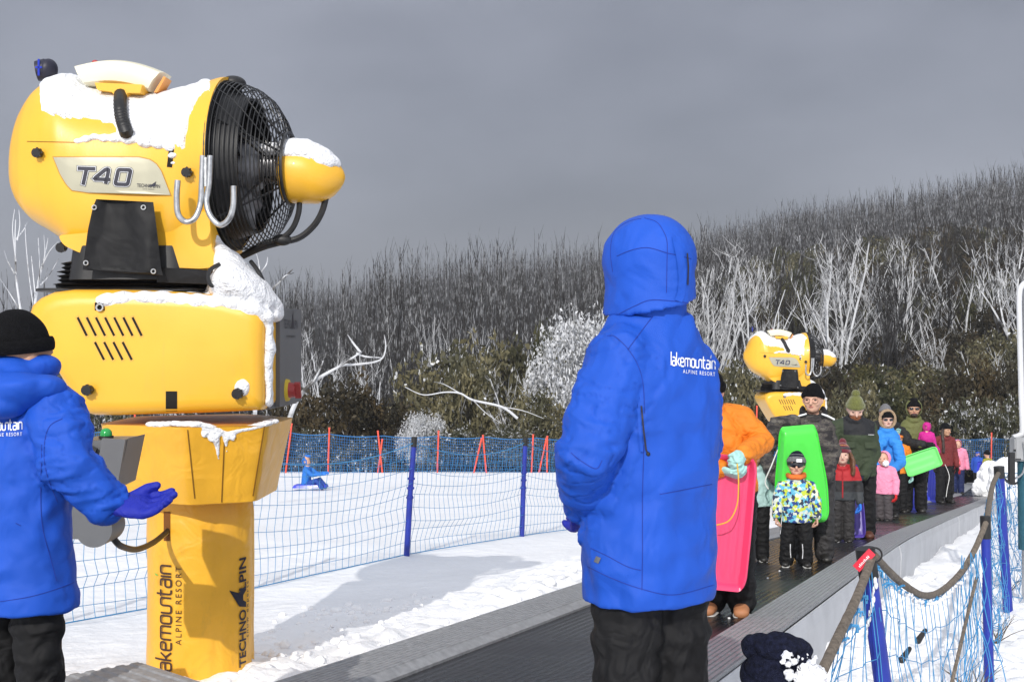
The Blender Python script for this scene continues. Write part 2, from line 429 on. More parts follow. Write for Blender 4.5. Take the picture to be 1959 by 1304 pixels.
def by_mark(text, px):
    w = min(MARKS, key=lambda m_: abs(m_[0] - px))[1]; k = (text, w); USED[k] = USED.get(k, 0) + 1
    side = ['above the ', 'behind the ', 'near the ', 'by the ', 'beyond the ', 'over the '][min(5, USED[k] - 1)]
    return text + ' ' + side + w
def limb(mb, p, d, length, r, seg, rr, bend=0.15, n=3, up=0.0):
    pts = [Vector(p)]; d = Vector(d).normalized()
    for i in range(n):
        d = (d + Vector((rr.uniform(-bend, bend), rr.uniform(-bend, bend), rr.uniform(-bend * .4, bend * .6) + up))).normalized()
        pts.append(pts[-1] + d * (length / n))
    tube(mb, pts, [r * (1 - .75 * i / n) for i in range(n + 1)], seg=seg, cap=False)
    return pts
def dead_tree_mesh(seed, stems, H, spread, nbr, seg=4, r0=0.09, straight=False):
    rr = random.Random(seed); T = MB(); B = MB()
    for s in range(stems):
        a = rr.uniform(0, 6.28); sp = rr.uniform(.25, 1) * spread
        d = Vector((math.cos(a) * sp, math.sin(a) * sp, 1))
        h = H * rr.uniform(.7, 1.0)
        pts = limb(T, (rr.uniform(-.12, .12), rr.uniform(-.12, .12), -.3), d, h, r0 * rr.uniform(.7, 1.1), seg, rr, .10 if straight else .2, 5, up=.07)
        for k in range(nbr):
            t = rr.uniform(.22, .95); i = min(4, int(t * 5)); p = pts[i].lerp(pts[i + 1], t * 5 - i)
            a2 = rr.uniform(0, 6.28); o = rr.uniform(.35, .95)
            dd = Vector((math.cos(a2) * o, math.sin(a2) * o, 1.0))
            l = h * rr.uniform(.14, .40) * (1.15 - t * .6)
            q = limb(B, p, dd, l, r0 * .38 * (1.15 - t * .8), 3, rr, .28, 3, up=.12)
            for j in range(2):
                dq = Vector((rr.uniform(-1, 1), rr.uniform(-1, 1), rr.uniform(.3, 1.2)))
                limb(B, q[rr.choice((1, 2))], dq, l * rr.uniform(.3, .6), r0 * .17, 3, rr, .25, 2, up=.1)
    return T.mesh('trunk'), B.mesh('branches')
fan_thick = [dead_tree_mesh(s, rnd.choice((6, 7, 9)), 10, .58, 10, 6, .105) for s in (21, 22, 23)]
fan = [dead_tree_mesh(s, rnd.choice((5, 6, 8)), 10, .55, 8, 5, .085) for s in (1, 2, 3, 4)]        # wide snow-gum fans
pole = [dead_tree_mesh(s, rnd.choice((1, 2, 3)), 13, .12, 6, 4, .085, True) for s in (11, 12, 13, 14, 15)]

def put_tree(pair, x, y, z, s, rot, m, label, group, name='dead_tree', sz=1.0, cat='tree', parts=True):
    root = bpy.data.objects.new(name, None); COL.objects.link(root); root.location = (x, y, z); root.rotation_euler = (0, 0, rot); root.scale = (s, s, s * sz)
    root.empty_display_size = .2
    tag(root, label, cat, group)
    for nm, me in (('trunk', pair[0]), ('branches', pair[1])):
        if not me.materials: me.materials.append(m)
        o = bpy.data.objects.new(nm, me); COL.objects.link(o); o.parent = root
        if me.materials[0] != m: o.material_slots[0].link = 'OBJECT'; o.material_slots[0].material = m
    return root

# individual trees: sample hillside positions, nearest to the camera first
def allowed(az, r):
    return True
rr = random.Random(42); cand = []
while len(cand) < 5400:
    az = rr.uniform(-.50, .50); d1, _ = ridge(az)
    u = rr.random() ** .85; r_ = 76 * ((d1 + 12) / 76) ** u
    if az < .12 and r_ < 120 and rr.random() < .25: continue
    y = r_ / math.sqrt(1 + az * az); x = az * y
    # glade of shrubs at the right foot of the hill is thinner
    if az > .17 and r_ < 210 and rr.random() < .86: continue
    cand.append((r_, x, y, az))
cand.sort()
NEAR = 250
for r_, x, y, az in cand[:NEAR]:
    fanlike = az > .15 or rr.random() < .25
    pr = rr.choice(fan + (fan_thick if az > .15 else [])) if fanlike else rr.choice(pole)
    s = rr.uniform(.65, 1.0) * (1.25 if az > .15 else .70)
    put_tree(pr, x, y, hill_z(x, y), s, rr.uniform(0, 6.28), bark_white if rr.random() < .32 else (bark_frost if rr.random() < .45 else (bark_mid if rr.random() < .6 else bark_dark)),
             'leafless frosted dead tree among the front trunks of the burnt hillside forest', 'front trees of the burnt forest')
# the rest of the forest, one mass
def arr(me):
    n = len(me.vertices); co = np.empty(n * 3); me.vertices.foreach_get('co', co)
    fs = [tuple(p.vertices) for p in me.polygons if len(p.vertices) == 4]
    return co.reshape(-1, 3), np.array(fs)
def lowtree(seed, fanl, H=13):
    a = random.Random(seed); M_ = MB(); st = a.choice((4, 5, 6)) if fanl else a.choice((1, 2, 3))
    for s in range(st):
        an = a.uniform(0, 6.28); sp = a.uniform(.2, 1) * (.5 if fanl else .10)
        h = H * a.uniform(.65, 1)
        pts = limb(M_, (a.uniform(-.5, .5), a.uniform(-.5, .5), -.3), (math.cos(an) * sp, math.sin(an) * sp, 1), h, .10, 3, a, .05, 3, .05)
        for k in range(4):
            t = a.uniform(.35, .97); i = min(2, int(t * 3)); p = pts[i].lerp(pts[i + 1], t * 3 - i)
            a2 = a.uniform(0, 6.28); o = a.uniform(.15, .42)
            limb(M_, p, (math.cos(a2) * o, math.sin(a2) * o, 1), h * a.uniform(.12, .33) * (1.2 - t * .5), .034, 3, a, .2, 2, .1)
    return arr(M_.mesh('lt'))
low_p = [lowtree(s, False) for s in range(8)]; low_f = [lowtree(s, True) for s in range(50, 56)]
for part, sel in (('burnt_forest', 0), ('burnt_forest_upper', 1)):
    VV = []; FF = []; MI = []; off = 0
    for r_, x, y, az in cand[NEAR:]:
        d1, _ = ridge(az); t = math.log(r_ / 76) / math.log(d1 / 76)
        if (t > .72) != bool(sel): continue
        co, fs = rr.choice(low_f if (az > .16 and rr.random() < .7) else low_p)
        s = rr.uniform(.6, 1.05) * (1 + .15 * t); th = rr.uniform(0, 6.28); c, sn = math.cos(th) * s, math.sin(th) * s
        w = 1.0 + max(0, (r_ - 130) / 300)
        q = np.empty_like(co); q[:, 0] = co[:, 0] * c - co[:, 1] * sn + x; q[:, 1] = co[:, 0] * sn + co[:, 1] * c + y; q[:, 2] = co[:, 2] * s + hill_z(x, y)
        VV.append(q); FF.append(fs + off); off += len(co)
        pw = rr.random(); mi = (3 if rr.random() < .42 * (1 - t) else 0) if pw < .46 - t * .50 else (1 if pw < .68 - t * .50 else 2)
        MI.append(np.full(len(fs), mi, np.int32))
    VV = np.concatenate(VV); FF = np.concatenate(FF).astype(np.int32); MI = np.concatenate(MI)
    me = bpy.data.meshes.new(part); me.vertices.add(len(VV)); me.vertices.foreach_set('co', VV.ravel())
    me.loops.add(FF.size); me.loops.foreach_set('vertex_index', FF.ravel()); me.polygons.add(len(FF))
    me.polygons.foreach_set('loop_start', np.arange(0, FF.size, 4, dtype=np.int32)); me.polygons.foreach_set('material_index', MI)
    me.update(calc_edges=True)
    o = link(part if not sel else 'burnt_forest', me, [bark_frost, bark_mid, bark_dark, bark_white], None, True)
    tag(o, ('dense mass of thin frosted dead trunks covering the middle of the hillside', 'dark bare treetops along the misty ridge line')[sel], 'forest', kind='stuff')

# leafy shrubs
def leaf_mat(name, c1, c2, snow=0.0, snowcol=(.75, .77, .80)):
    m = bpy.data.materials.new(name); m.use_nodes = True; N, L, b = nodes_of(m)
    b.inputs['Roughness'].default_value = 0.6; b.inputs['Specular IOR Level'].default_value = 0.25
    g = N.new('ShaderNodeTexCoord'); nz = N.new('ShaderNodeTexNoise'); nz.inputs['Scale'].default_value = 1.1; nz.inputs['Detail'].default_value = 6; L.new(g.outputs['Object'], nz.inputs['Vector'])
    r = N.new('ShaderNodeValToRGB'); r.color_ramp.elements[0].position = .35; r.color_ramp.elements[1].position = .65
    r.color_ramp.elements[0].color = (*c1, 1); r.color_ramp.elements[1].color = (*c2, 1); L.new(nz.outputs[0], r.inputs[0])
    out = r.outputs[0]
    if snow:
        n2 = N.new('ShaderNodeTexNoise'); n2.inputs['Scale'].default_value = 7.0; n2.inputs['Detail'].default_value = 3; L.new(g.outputs['Object'], n2.inputs['Vector'])
        q = N.new('ShaderNodeValToRGB'); q.color_ramp.elements[0].position = .72 - snow * .45; q.color_ramp.elements[1].position = .78 - snow * .45
        L.new(n2.outputs[0], q.inputs[0]); mx = N.new('ShaderNodeMix'); mx.data_type = 'RGBA'
        L.new(q.outputs[0], mx.inputs[0]); L.new(out, mx.inputs[6]); mx.inputs[7].default_value = (*snowcol, 1); out = mx.outputs[2]
    L.new(out, b.inputs['Base Color']); return m
leaf_olive = leaf_mat('olive_leaves', (0.055, 0.054, 0.028), (0.19, 0.165, 0.085), 0.20)
leaf_brown = leaf_mat('brown_olive_leaves', (0.022, 0.019, 0.010), (0.075, 0.052, 0.020), 0.0)
leaf_green = leaf_mat('green_leaves', (0.03, 0.034, 0.012), (0.10, 0.088, 0.026), 0.05)
leaf_snow = leaf_mat('snow_laden_leaves', (0.14, 0.14, 0.13), (0.38, 0.39, 0.39), 0.70, (.60, .61, .63))
leaf_patch = leaf_mat('frost_flecked_leaves', (0.035, 0.038, 0.018), (0.12, 0.11, 0.06), 0.34, (.55, .56, .58))
def foliage_mesh(seed, nclump, leaves, lsize, R_=1.0, flat=.85, csize=.30):
    a = random.Random(seed); V = []; Fc = []
    for c in range(nclump):
        th = a.uniform(0, 6.28); rr_ = R_ * (a.random() ** .45); ph = a.uniform(-.25, 1.0)
        cc = Vector((math.cos(th) * rr_ * math.sqrt(max(0, 1 - ph * ph * .8)), math.sin(th) * rr_ * math.sqrt(max(0, 1 - ph * ph * .8)), .55 + ph * flat * .9 * a.uniform(.7, 1)))
        cr = csize * a.uniform(.6, 1.3)
        for k in range(leaves):
            d = Vector((a.gauss(0, 1), a.gauss(0, 1), a.gauss(0, .7))).normalized() * cr * (a.random() ** .4)
            p = cc + d; n = Vector((a.gauss(0, 1), a.gauss(0, 1), a.gauss(0, 1))).normalized(); u = n.orthogonal().normalized()
            u = Matrix.Rotation(a.uniform(0, 6.28), 3, n) @ u; v_ = n.cross(u); l = lsize * a.uniform(.6, 1.4)
            i = len(V); V += [p - u * l, p + v_ * l * .42, p + u * l, p - v_ * l * .42]; Fc.append((i, i + 1, i + 2, i + 3))
    me = bpy.data.meshes.new('foliage'); me.from_pydata([tuple(v) for v in V], [], Fc); me.update(); return me
def stems_mesh(seed, n=9, R_=.9, H=1.3, r=.02):
    a = random.Random(seed); M_ = MB()
    for i in range(n):
        an = a.uniform(0, 6.28); q = limb(M_, (0, 0, -.1), (math.cos(an) * .8, math.sin(an) * .8, .9), H * a.uniform(.7, 1.1), r, 4, a, .3, 5, .05)
        for j in range(3):
            an = a.uniform(0, 6.28); limb(M_, q[a.choice((2, 3, 4))], (math.cos(an), math.sin(an), .7), H * .4, r * .45, 3, a, .3, 3, .05)
    return M_.mesh('stems')
fol_near = [foliage_mesh(s, 60, 60, .055, csize=.26) for s in (1, 2, 3)]
fol_fine = [foliage_mesh(s, 150, 110, .026, csize=.24) for s in (4, 5)]
stm = [stems_mesh(s) for s in (1, 2, 3)]
def shrub(x, y, z, sx, sz, lm, fm, label, group, rot=None, stemmat=bark_frost, name='shrub'):
    root = bpy.data.objects.new(name, None); COL.objects.link(root); root.location = (x, y, z); root.scale = (sx, sx, sz)
    root.rotation_euler = (0, 0, rnd.uniform(0, 6.28) if rot is None else rot); tag(root, label, 'shrub', group); root.empty_display_size = .2
    for nm, me, m in (('foliage', fm, lm), ('stems', rnd.choice(stm), stemmat)):
        if not me.materials: me.materials.append(m)
        o = bpy.data.objects.new(nm, me); COL.objects.link(o); o.parent = root
        o.material_slots[0].link = 'OBJECT'; o.material_slots[0].material = m
    return root
def shrub_px(px, ptop, pbot, d, wpx, lm, fm, label, group=None, name='shrub', stemmat=bark_frost):
    x = (px - CX) / F * d; zb = (CY - pbot) / F * d; h = (pbot - ptop) / F * d; w = wpx / F * d
    zg = hill_z(x, d) if d > 60 else ground_z(x, d, False)
    zb = min(zb, zg); h = (CY - ptop) / F * d - zb
    return shrub(x, d, zb, w / 2 / 1.1, h / 1.36, lm, fm, label, group, stemmat=stemmat, name=name)
# the near thicket, traced
shrub_px(1105, 600, 880, 50, 235, leaf_snow, fol_fine[0], 'tall rounded shrub completely white with snow left of the hooded attendant', name='snowy_shrub')
shrub_px(1010, 668, 860, 53, 150, leaf_snow, fol_fine[1], 'lower white snow laden shrub at the left shoulder of the tall snowy shrub', name='snowy_shrub') if False else None
shrub_px(960, 640, 880, 52, 260, leaf_olive, fol_near[0], 'broad olive brown gum shrub with white limbs in the middle of the thicket', name='gum_shrub')
shrub_px(855, 668, 880, 54, 230, leaf_olive, fol_near[1], 'olive brown gum shrub left of the broad one in the thicket', name='gum_shrub')
shrub_px(1045, 625, 880, 58, 90, leaf_green, fol_near[2], 'upright green topped gum beside the tall snowy shrub', name='gum_shrub')
shrub_px(900, 690, 880, 49, 150, leaf_olive, fol_near[2], 'low olive shrub in front of the thicket above the crossed red poles', name='gum_shrub')
shrub_px(1030, 740, 890, 47, 150, leaf_olive, fol_near[0], 'low olive shrub at the foot of the tall snowy shrub', name='gum_shrub')
shrub_px(650, 730, 900, 50, 200, leaf_brown, fol_near[1], 'dark brown shrub right of the grey snow gun cabinet', name='gum_shrub')
shrub_px(560, 745, 900, 52, 130, leaf_brown, fol_near[0], 'dark brown shrub just behind the grey snow gun cabinet', name='gum_shrub')
shrub_px(730, 760, 900, 51, 160, leaf_brown, fol_near[2], 'low dark shrub behind the first crossed red poles', name='gum_shrub')
shrub_px(810, 790, 905, 47, 110, leaf_snow, fol_fine[1], 'small frosted bush behind the blue net beside the left blue post', name='snowy_shrub')
shrub_px(1000, 815, 905, 46, 170, leaf_patch, fol_fine[0], 'wide frosted bush seen through the net right of the right blue post', name='snowy_shrub')
for i, (px, pt, w, d) in enumerate([(230, 770, 160, 50), (350, 790, 150, 49), (600, 820, 90, 47), (690, 835, 110, 46), (870, 820, 120, 46), (945, 835, 90, 45.5), (1070, 800, 110, 47), (1150, 780, 140, 50), (40, 700, 200, 56), (120, 740, 160, 52)]):
    shrub_px(px, pt, 905, d, w, leaf_patch, fol_near[i % 3], by_mark('frost flecked low bush behind the far net,', px), 'low bushes behind the far net', name='bush')
# right-hand understory on the lower hill
rr = random.Random(5); cnt = 0
for i in range(250):
    az = rr.uniform(.10, .46); r_ = rr.uniform(66, 200) if i < 210 else rr.uniform(64, 78)
    y = r_ / math.sqrt(1 + az * az); x = az * y
    if az < .17 and r_ > 90: continue
    s = rr.uniform(1.3, 2.6) * (1.5 if r_ > 130 else 1)
    shrub(x, y, hill_z(x, y) - .2, s, s * rr.uniform(.9, 1.5), rr.choice((leaf_brown, leaf_brown, leaf_green, leaf_olive)) , rr.choice(fol_near),
          'dark olive understory shrub between the dead trees at the right foot of the hill', 'understory shrubs on the right of the hill')
for i in range(45):
    az = rr.uniform(-.22, .12); r_ = rr.uniform(60, 84); y = r_ / math.sqrt(1 + az * az); x = az * y; s = rr.uniform(1.0, 1.9)
    shrub(x, y, hill_z(x, y) - .2, s, s * rr.uniform(.8, 1.2), rr.choice((leaf_brown, leaf_olive)), rr.choice(fol_near),
          'dark olive understory shrub at the left and middle foot of the hill', 'understory shrubs at the foot of the hill')
for i, (px, pt, w, d, lm) in enumerate([(1420, 690, 160, 60, leaf_olive), (1380, 740, 120, 56, leaf_olive), (1470, 790, 150, 55, leaf_brown), (1590, 700, 190, 62, leaf_brown), (1700, 740, 170, 60, leaf_green),
                       (1640, 730, 130, 57, leaf_olive), (1790, 730, 160, 60, leaf_brown), (1860, 700, 180, 62, leaf_brown), (1940, 690, 170, 61, leaf_brown), (1500, 700, 100, 58, leaf_brown),
                       (1830, 770, 140, 58, leaf_patch), (1900, 765, 130, 58, leaf_patch), (1760, 780, 110, 58, leaf_brown), (1955, 760, 110, 57, leaf_patch)]):
    shrub_px(px, pt, 905, d, w, lm, fol_near[i % 3], by_mark({id(leaf_olive): 'olive green', id(leaf_brown): 'dark brown', id(leaf_green): 'greenish', id(leaf_patch): 'frost flecked'}[id(lm)] + ' dense shrub', px), 'dense shrubs behind the queue', name='gum_shrub')
# large white fans right, traced at their bases
for i, (px, pb, ptop, d, m) in enumerate([(1860, 740, 440, 92, bark_frost), (1690, 800, 520, 88, bark_frost), (1660, 790, 560, 84, bark_mid), (1790, 790, 575, 80, bark_frost), (1760, 800, 600, 82, bark_frost),
                                  (1930, 720, 430, 98, bark_frost), (1480, 720, 500, 90, bark_mid), (1590, 740, 480, 95, bark_frost), (1950, 640, 380, 105, bark_mid), (1400, 740, 540, 88, bark_frost), (1540, 760, 560, 82, bark_mid), (1620, 640, 430, 120, bark_frost), (1740, 640, 430, 118, bark_frost), (1820, 620, 400, 122, bark_mid), (1450, 620, 450, 120, bark_frost), (1900, 850, 650, 66, bark_frost)]):
    x = (px - CX) / F * d; z = min((CY - pb) / F * d, hill_z(x, d)); zt = (CY - ptop) / F * d
    put_tree(fan_thick[i % 3], x, d, z, (zt - z) / 10, rnd.uniform(0, 6.28), bark_white if m is bark_frost else m, by_mark('wide %s fan shaped dead snow gum' % ('tall' if pb < 700 else 'white' if m is bark_frost else 'grey'), px), 'big dead snow gums behind the queue', name='dead_snow_gum')
# sprays of white stems in the thicket
for i, (px, pb, ptop, d, k) in enumerate([(1075, 850, 690, 49, 2), (1000, 860, 700, 48, 1), (640, 880, 700, 52, 3), (700, 800, 660, 60, 0), (940, 850, 690, 50, 0), (590, 800, 600, 62, 1)]):
    x = (px - CX) / F * d; z = min((CY - pb) / F * d, ground_z(x, d, False) if d < 60 else hill_z(x, d)); zt = (CY - ptop) / F * d
    put_tree((fan + fan_thick)[3 + k % 4], x, d, z, (zt - z) / 10, rnd.uniform(0, 6.28), bark_white, by_mark('spray of white dead stems growing through the thicket', px), 'white stem sprays in the thicket', name='dead_tree')
# traced single limbs
def limb_thing(name, pts, r, d, label, twigs=()):
    root = empty(name, P(pts[0][0], pts[0][1], d), label, 'tree')
    M_ = MB(); w = smooth_path([P(a, b_, d + (c if False else 0)) for a, b_ in pts], 5); n = len(w)
    tube(M_, w, [r * (1 - .8 * i / n) for i in range(n)], seg=7); M_.build('trunk', bark_white, root)
    for tw in twigs:
        M_ = MB(); w = smooth_path([P(a, b_, d + rnd.uniform(-.3, .3)) for a, b_ in tw], 4); n = len(w)
        tube(M_, w, [r * .4 * (1 - .75 * i / n) for i in range(n)], seg=5); M_.build('branch', bark_white, root)
    return root
limb_thing('leaning_dead_tree', [(520, 905), (545, 830), (566, 770), (600, 730), (650, 700), (690, 674)], .13, 46, 'thick white dead limb leaning out from behind the grey cabinet',
           [[(650, 698), (690, 696), (728, 688), (738, 665), (735, 640)], [(683, 676), (700, 682), (730, 684)], [(600, 730), (615, 700), (618, 690)], [(690, 674), (675, 655), (665, 640)]])
limb_thing('fallen_dead_tree', [(990, 800), (960, 778), (905, 765), (880, 752), (850, 750), (810, 755), (775, 740)], .055, 45.5, 'white dead limb arching sideways through the olive thicket',
           [[(880, 752), (850, 735), (830, 730)], [(960, 778), (1000, 785), (1040, 800)], [(905, 765), (930, 790), (960, 810)]])
limb_thing('dead_tree', [(44, 900), (46, 680), (40, 600), (31, 530), (29, 460), (30, 420)], .045, 30, 'slender bare tree at the left edge rising above the black beanie',
           [[(31, 500), (24, 440), (28, 400)], [(29, 525), (15, 500), (8, 480)], [(36, 590), (18, 560), (0, 533)], [(30, 458), (45, 440), (52, 425)], [(33, 460), (38, 430), (36, 402)]])
limb_thing('dead_tree', [(62, 900), (64, 640), (70, 560), (80, 510), (86, 490)], .05, 31, 'many stemmed bare tree between the left edge and the snow gun',
           [[(66, 600), (56, 530), (50, 470), (48, 430)], [(70, 560), (76, 520), (73, 455)], [(75, 535), (84, 500), (92, 455)], [(80, 510), (95, 480), (112, 462)], [(68, 570), (62, 510), (60, 490)], [(78, 545), (95, 525), (112, 495)], [(84, 500), (86, 480), (84, 450)]])
limb_thing('dead_tree', [(480, 905), (500, 640), (520, 560), (535, 540), (560, 515)], .05, 26, 'thin bare twig tree poking out behind the snow on the control box',
           [[(535, 540), (545, 528), (562, 522)], [(505, 610), (496, 510), (490, 485)], [(500, 520), (510, 505), (512, 492)]])
for i in range(14):
    px = rnd.uniform(-60, 420); d = rnd.uniform(60, 75); x = (px - CX) / F * d
    put_tree(pole[i % 5], x, d, hill_z(x, d), rnd.uniform(.42, .62), rnd.uniform(0, 6.28), bark_dark, 'short dark bare tree low behind the left attendant', 'short trees behind the left attendant')

# ------------------------------------------------------------ lettering helpers
def text2d(s, cell=None, shear=0.0, bold=0.0, spacing=1.0):
    cu = bpy.data.curves.new('t', 'FONT'); cu.body = s; cu.size = 1.0; cu.shear = shear; cu.offset = bold; cu.space_character = spacing; cu.resolution_u = 3
    o = bpy.data.objects.new('t', cu); COL.objects.link(o)
    dg = bpy.context.evaluated_depsgraph_get(); me = bpy.data.meshes.new_from_object(o.evaluated_get(dg))
    bpy.data.objects.remove(o)
    bm = bmesh.new(); bm.from_mesh(me); bpy.data.meshes.remove(me)
    bmesh.ops.dissolve_limit(bm, angle_limit=0.01, verts=bm.verts, edges=bm.edges)
    bmesh.ops.triangulate(bm, faces=bm.faces)
    xs_ = [v.co.x for v in bm.verts]; ys_ = [v.co.y for v in bm.verts]; x0, x1, y0, y1 = min(xs_), max(xs_), min(ys_), max(ys_)
    if cell:
        for ax, a, b_ in ((0, x0, x1), (1, y0, y1)):
            c = a + cell
            while c < b_:
                nrm_ = Vector((1, 0, 0)) if ax == 0 else Vector((0, 1, 0)); co = nrm_ * c
                bmesh.ops.bisect_plane(bm, geom=bm.verts[:] + bm.edges[:] + bm.faces[:], plane_co=co, plane_no=nrm_); c += cell
    bm.verts.index_update()
    V = [((v.co.x - x0) / (x1 - x0), (v.co.y - y0) / (y1 - y0)) for v in bm.verts]; Fc = [tuple(v.index for v in f.verts) for f in bm.faces]
    bm.free(); return V, Fc, (x1 - x0) / (y1 - y0)
def round_poly(pts, r=.2, closed=False):
    pts = [Vector((*p, 0)) for p in pts]; n = len(pts); out = []
    for i in range(n):
        if not closed and i in (0, n - 1): out.append(pts[i]); continue
        a, b_, c = pts[i - 1], pts[i], pts[(i + 1) % n]; r1 = min(r, (a - b_).length / 2, (c - b_).length / 2)
        p0 = b_ + (a - b_).normalized() * r1; p2 = b_ + (c - b_).normalized() * r1
        for t in (0, .33, .67, 1): out.append(p0 * (1 - t) ** 2 + b_ * 2 * t * (1 - t) + p2 * t * t)
    if closed: out.append(out[0])
    return out
def ribbon(pl, w, step=.15):
    """flat stroke: list of 2-D verts, faces"""
    pts = [pl[0]]
    for a, b_ in zip(pl[:-1], pl[1:]):
        k = max(1, int((b_ - a).length / step)); pts += [a.lerp(b_, (i + 1) / k) for i in range(k)]
    V = []; n = len(pts)
    cl = (pts[0] - pts[-1]).length < 1e-6
    for i in range(n):
        if cl: a = pts[i - 1] if i > 0 else pts[-2]; b_ = pts[i + 1] if i < n - 1 else pts[1]
        else: a = pts[max(i - 1, 0)]; b_ = pts[min(i + 1, n - 1)]
        t = (b_ - a).normalized(); q = Vector((-t.y, t.x, 0))
        d1 = (pts[i] - a).normalized() if (pts[i] - a).length > 0 else t; k = 1 / max(.6, abs(d1.dot(t)))
        V += [pts[i] + q * w / 2 * k, pts[i] - q * w / 2 * k]
    return [(v.x, v.y) for v in V], [(2 * i, 2 * i + 1, 2 * i + 3, 2 * i + 2) for i in range(n - 1)]
GL = {'l': (.25, [[(0, 1.65), (0, 0)]]), 'a': (.95, [[(.08, 1), (.7, 1), (.7, 0), (0, 0), (0, .55), (.7, .55)]]),
      'k': (.9, [[(0, 1.65), (0, 0)], [(0, .45), (.25, .5), (.62, 1)], [(.25, .5), (.68, 0)]]), 'e': (.95, [[(0, .5), (.7, .5), (.7, 1), (0, 1), (0, 0), (.7, 0)]]),
      'm': (1.45, [[(0, 0), (0, 1), (1.2, 1), (1.2, 0)], [(.6, 1), (.6, 0)]]), 'o': (.95, [[(0, .5), (0, 1), (.7, 1), (.7, 0), (0, 0), (0, .5)]]),
      'U': (1.6, [[(0, 1), (0, 0), (.68, 0), (.68, 1), (1.36, 1), (1.36, 0)]]), 't': (.75, [[(.1, 1.45), (.1, 0), (.5, 0)], [(-.12, 1), (.5, 1)]]),
      'i': (.27, [[(0, 1), (0, 0)]]), 'n': (.95, [[(0, 0), (0, 1), (.7, 1), (.7, 0)]])}
def lake_logo(w=.17, sub=True):
    V = []; Fc = []; x = 0; leaf = None
    for ch in "lakemoUtain":
        adv, st = GL[ch]
        for s in st:
            v, f = ribbon(round_poly([(p[0] + x, p[1]) for p in s], .22), w); n = len(V); V += v; Fc += [tuple(i + n for i in q) for q in f]
        if ch == 'i':
            leaf = ([(x - .05, 1.25), (x + .13, 1.4), (x + .17, 1.75), (x - .03, 1.6)], [(0, 1, 2, 3)])
        x += adv
    x -= .25
    V2 = []; F2 = []
    if sub:
        v, f, asp = text2d("ALPINE RESORT", cell=.4, spacing=1.35)
        h = .48; wd = x * .73; V2 = [(x - wd + a * wd, -.85 + b_ * h) for a, b_ in v]; F2 = f
    return V, Fc, V2, F2, leaf, x
def place2d(V, Fc, fn, name, m, parent):
    pts = [fn(a, b_) for a, b_ in V]; ok = [p is not None for p in pts]
    mb = MB(); mb.add([p if p is not None else Vector((0, 0, 0)) for p in pts], [f for f in Fc if all(ok[i] for i in f)])
    me = mb.mesh(name); bm = bmesh.new(); bm.from_mesh(me); bmesh.ops.delete(bm, geom=[v for v in bm.verts if not v.link_faces], context='VERTS'); bm.to_mesh(me); bm.free()
    return link(name, me, m, parent, smooth=True)
def caster(bvh, off=.003):
    def fn(px, py):
        h, n, d = cast(bvh, px, py)
        return None if h is None else h - d * off
    return fn

# ------------------------------------------------------------ snow gun
YEL = mat('yellow_gun_plastic', (0.84, 0.45, 0.032), rough=0.38, var=0.05, vscale=3, bump=0.05, bscale=120, coat=0.15, rvar=.06)
def weather(m, col, s1=(9, 9, 1.2), lo=.60, hi=.74):
    N, L, b = nodes_of(m); t = N.new('ShaderNodeTexCoord'); mp_ = N.new('ShaderNodeMapping'); mp_.inputs['Scale'].default_value = s1; L.new(t.outputs['Object'], mp_.inputs[0])
    n = N.new('ShaderNodeTexNoise'); n.inputs['Scale'].default_value = 1.6; n.inputs['Detail'].default_value = 8; n.inputs['Roughness'].default_value = .7; L.new(mp_.outputs[0], n.inputs[0])
    r = N.new('ShaderNodeValToRGB'); r.color_ramp.elements[0].position = lo; r.color_ramp.elements[1].position = hi; r.color_ramp.elements[1].color = (.45, .45, .45, 1); L.new(n.outputs[0], r.inputs[0])
    mx = N.new('ShaderNodeMix'); mx.data_type = 'RGBA'; L.new(r.outputs[0], mx.inputs[0]); L.new(b.inputs['Base Color'].links[0].from_socket, mx.inputs[6]); mx.inputs[7].default_value = (*col, 1); L.new(mx.outputs[2], b.inputs['Base Color'])
weather(YEL, (.62, .36, .06))
YELC = mat('yellow_padded_vinyl', (0.80, 0.415, 0.028), rough=0.42, var=0.07, vscale=4, bump=0.12, bscale=60, fold=.35, fscale=5, coat=0.1)
weather(YELC, (.50, .27, .04), (5, 5, 2), .56, .72)
BLK = mat('black_rubber', (0.012, 0.012, 0.013), rough=0.5, var=0.3, vscale=20, bump=.1)
BLKC = mat('black_fabric_cover', (0.010, 0.010, 0.011), rough=0.6, var=0.3, vscale=6, bump=.1, bscale=300, fold=.28, fscale=4, spec=.3)
CAGE = mat('black_cage_wire', (0.012, 0.012, 0.013), rough=0.35, var=0.4, vscale=30)
STEEL = mat('galvanised_steel', (0.50, 0.51, 0.52), rough=0.32, var=0.2, vscale=40, metal=0.9)
DMET = mat('dark_motor_metal', (0.20, 0.20, 0.21), rough=0.4, var=0.4, vscale=20, metal=0.6)
GREY = mat('grey_cabinet_paint', (0.12, 0.125, 0.135), rough=0.45, var=0.08, vscale=6, bump=.05)
CREAM = mat('cream_sensor_plastic', (0.78, 0.74, 0.56), rough=0.35, var=0.05)
BADGE = mat('champagne_badge', (0.42, 0.40, 0.30), rough=0.38, var=0.05, metal=.3)
NAVYI = mat('navy_ink', (0.012, 0.012, 0.028), rough=0.5, var=0.1)
WHITEI = mat('white_ink', (0.85, 0.86, 0.88), rough=0.5, var=0.02)
BROWNI = mat('brown_ink', (0.05, 0.018, 0.010), rough=0.5, var=0.1)
GREENI = mat('leaf_green_ink', (0.25, 0.45, 0.06), rough=0.5, var=0.1)
SNOWB = mat('packed_gun_snow', (0.83, 0.84, 0.865), rough=0.65, var=0.03, bump=1.0, bscale=70, fold=.5, fscale=14, spec=.3)
REDP = mat('faded_red_plastic', (0.45, 0.05, 0.05), rough=0.4, var=0.2)
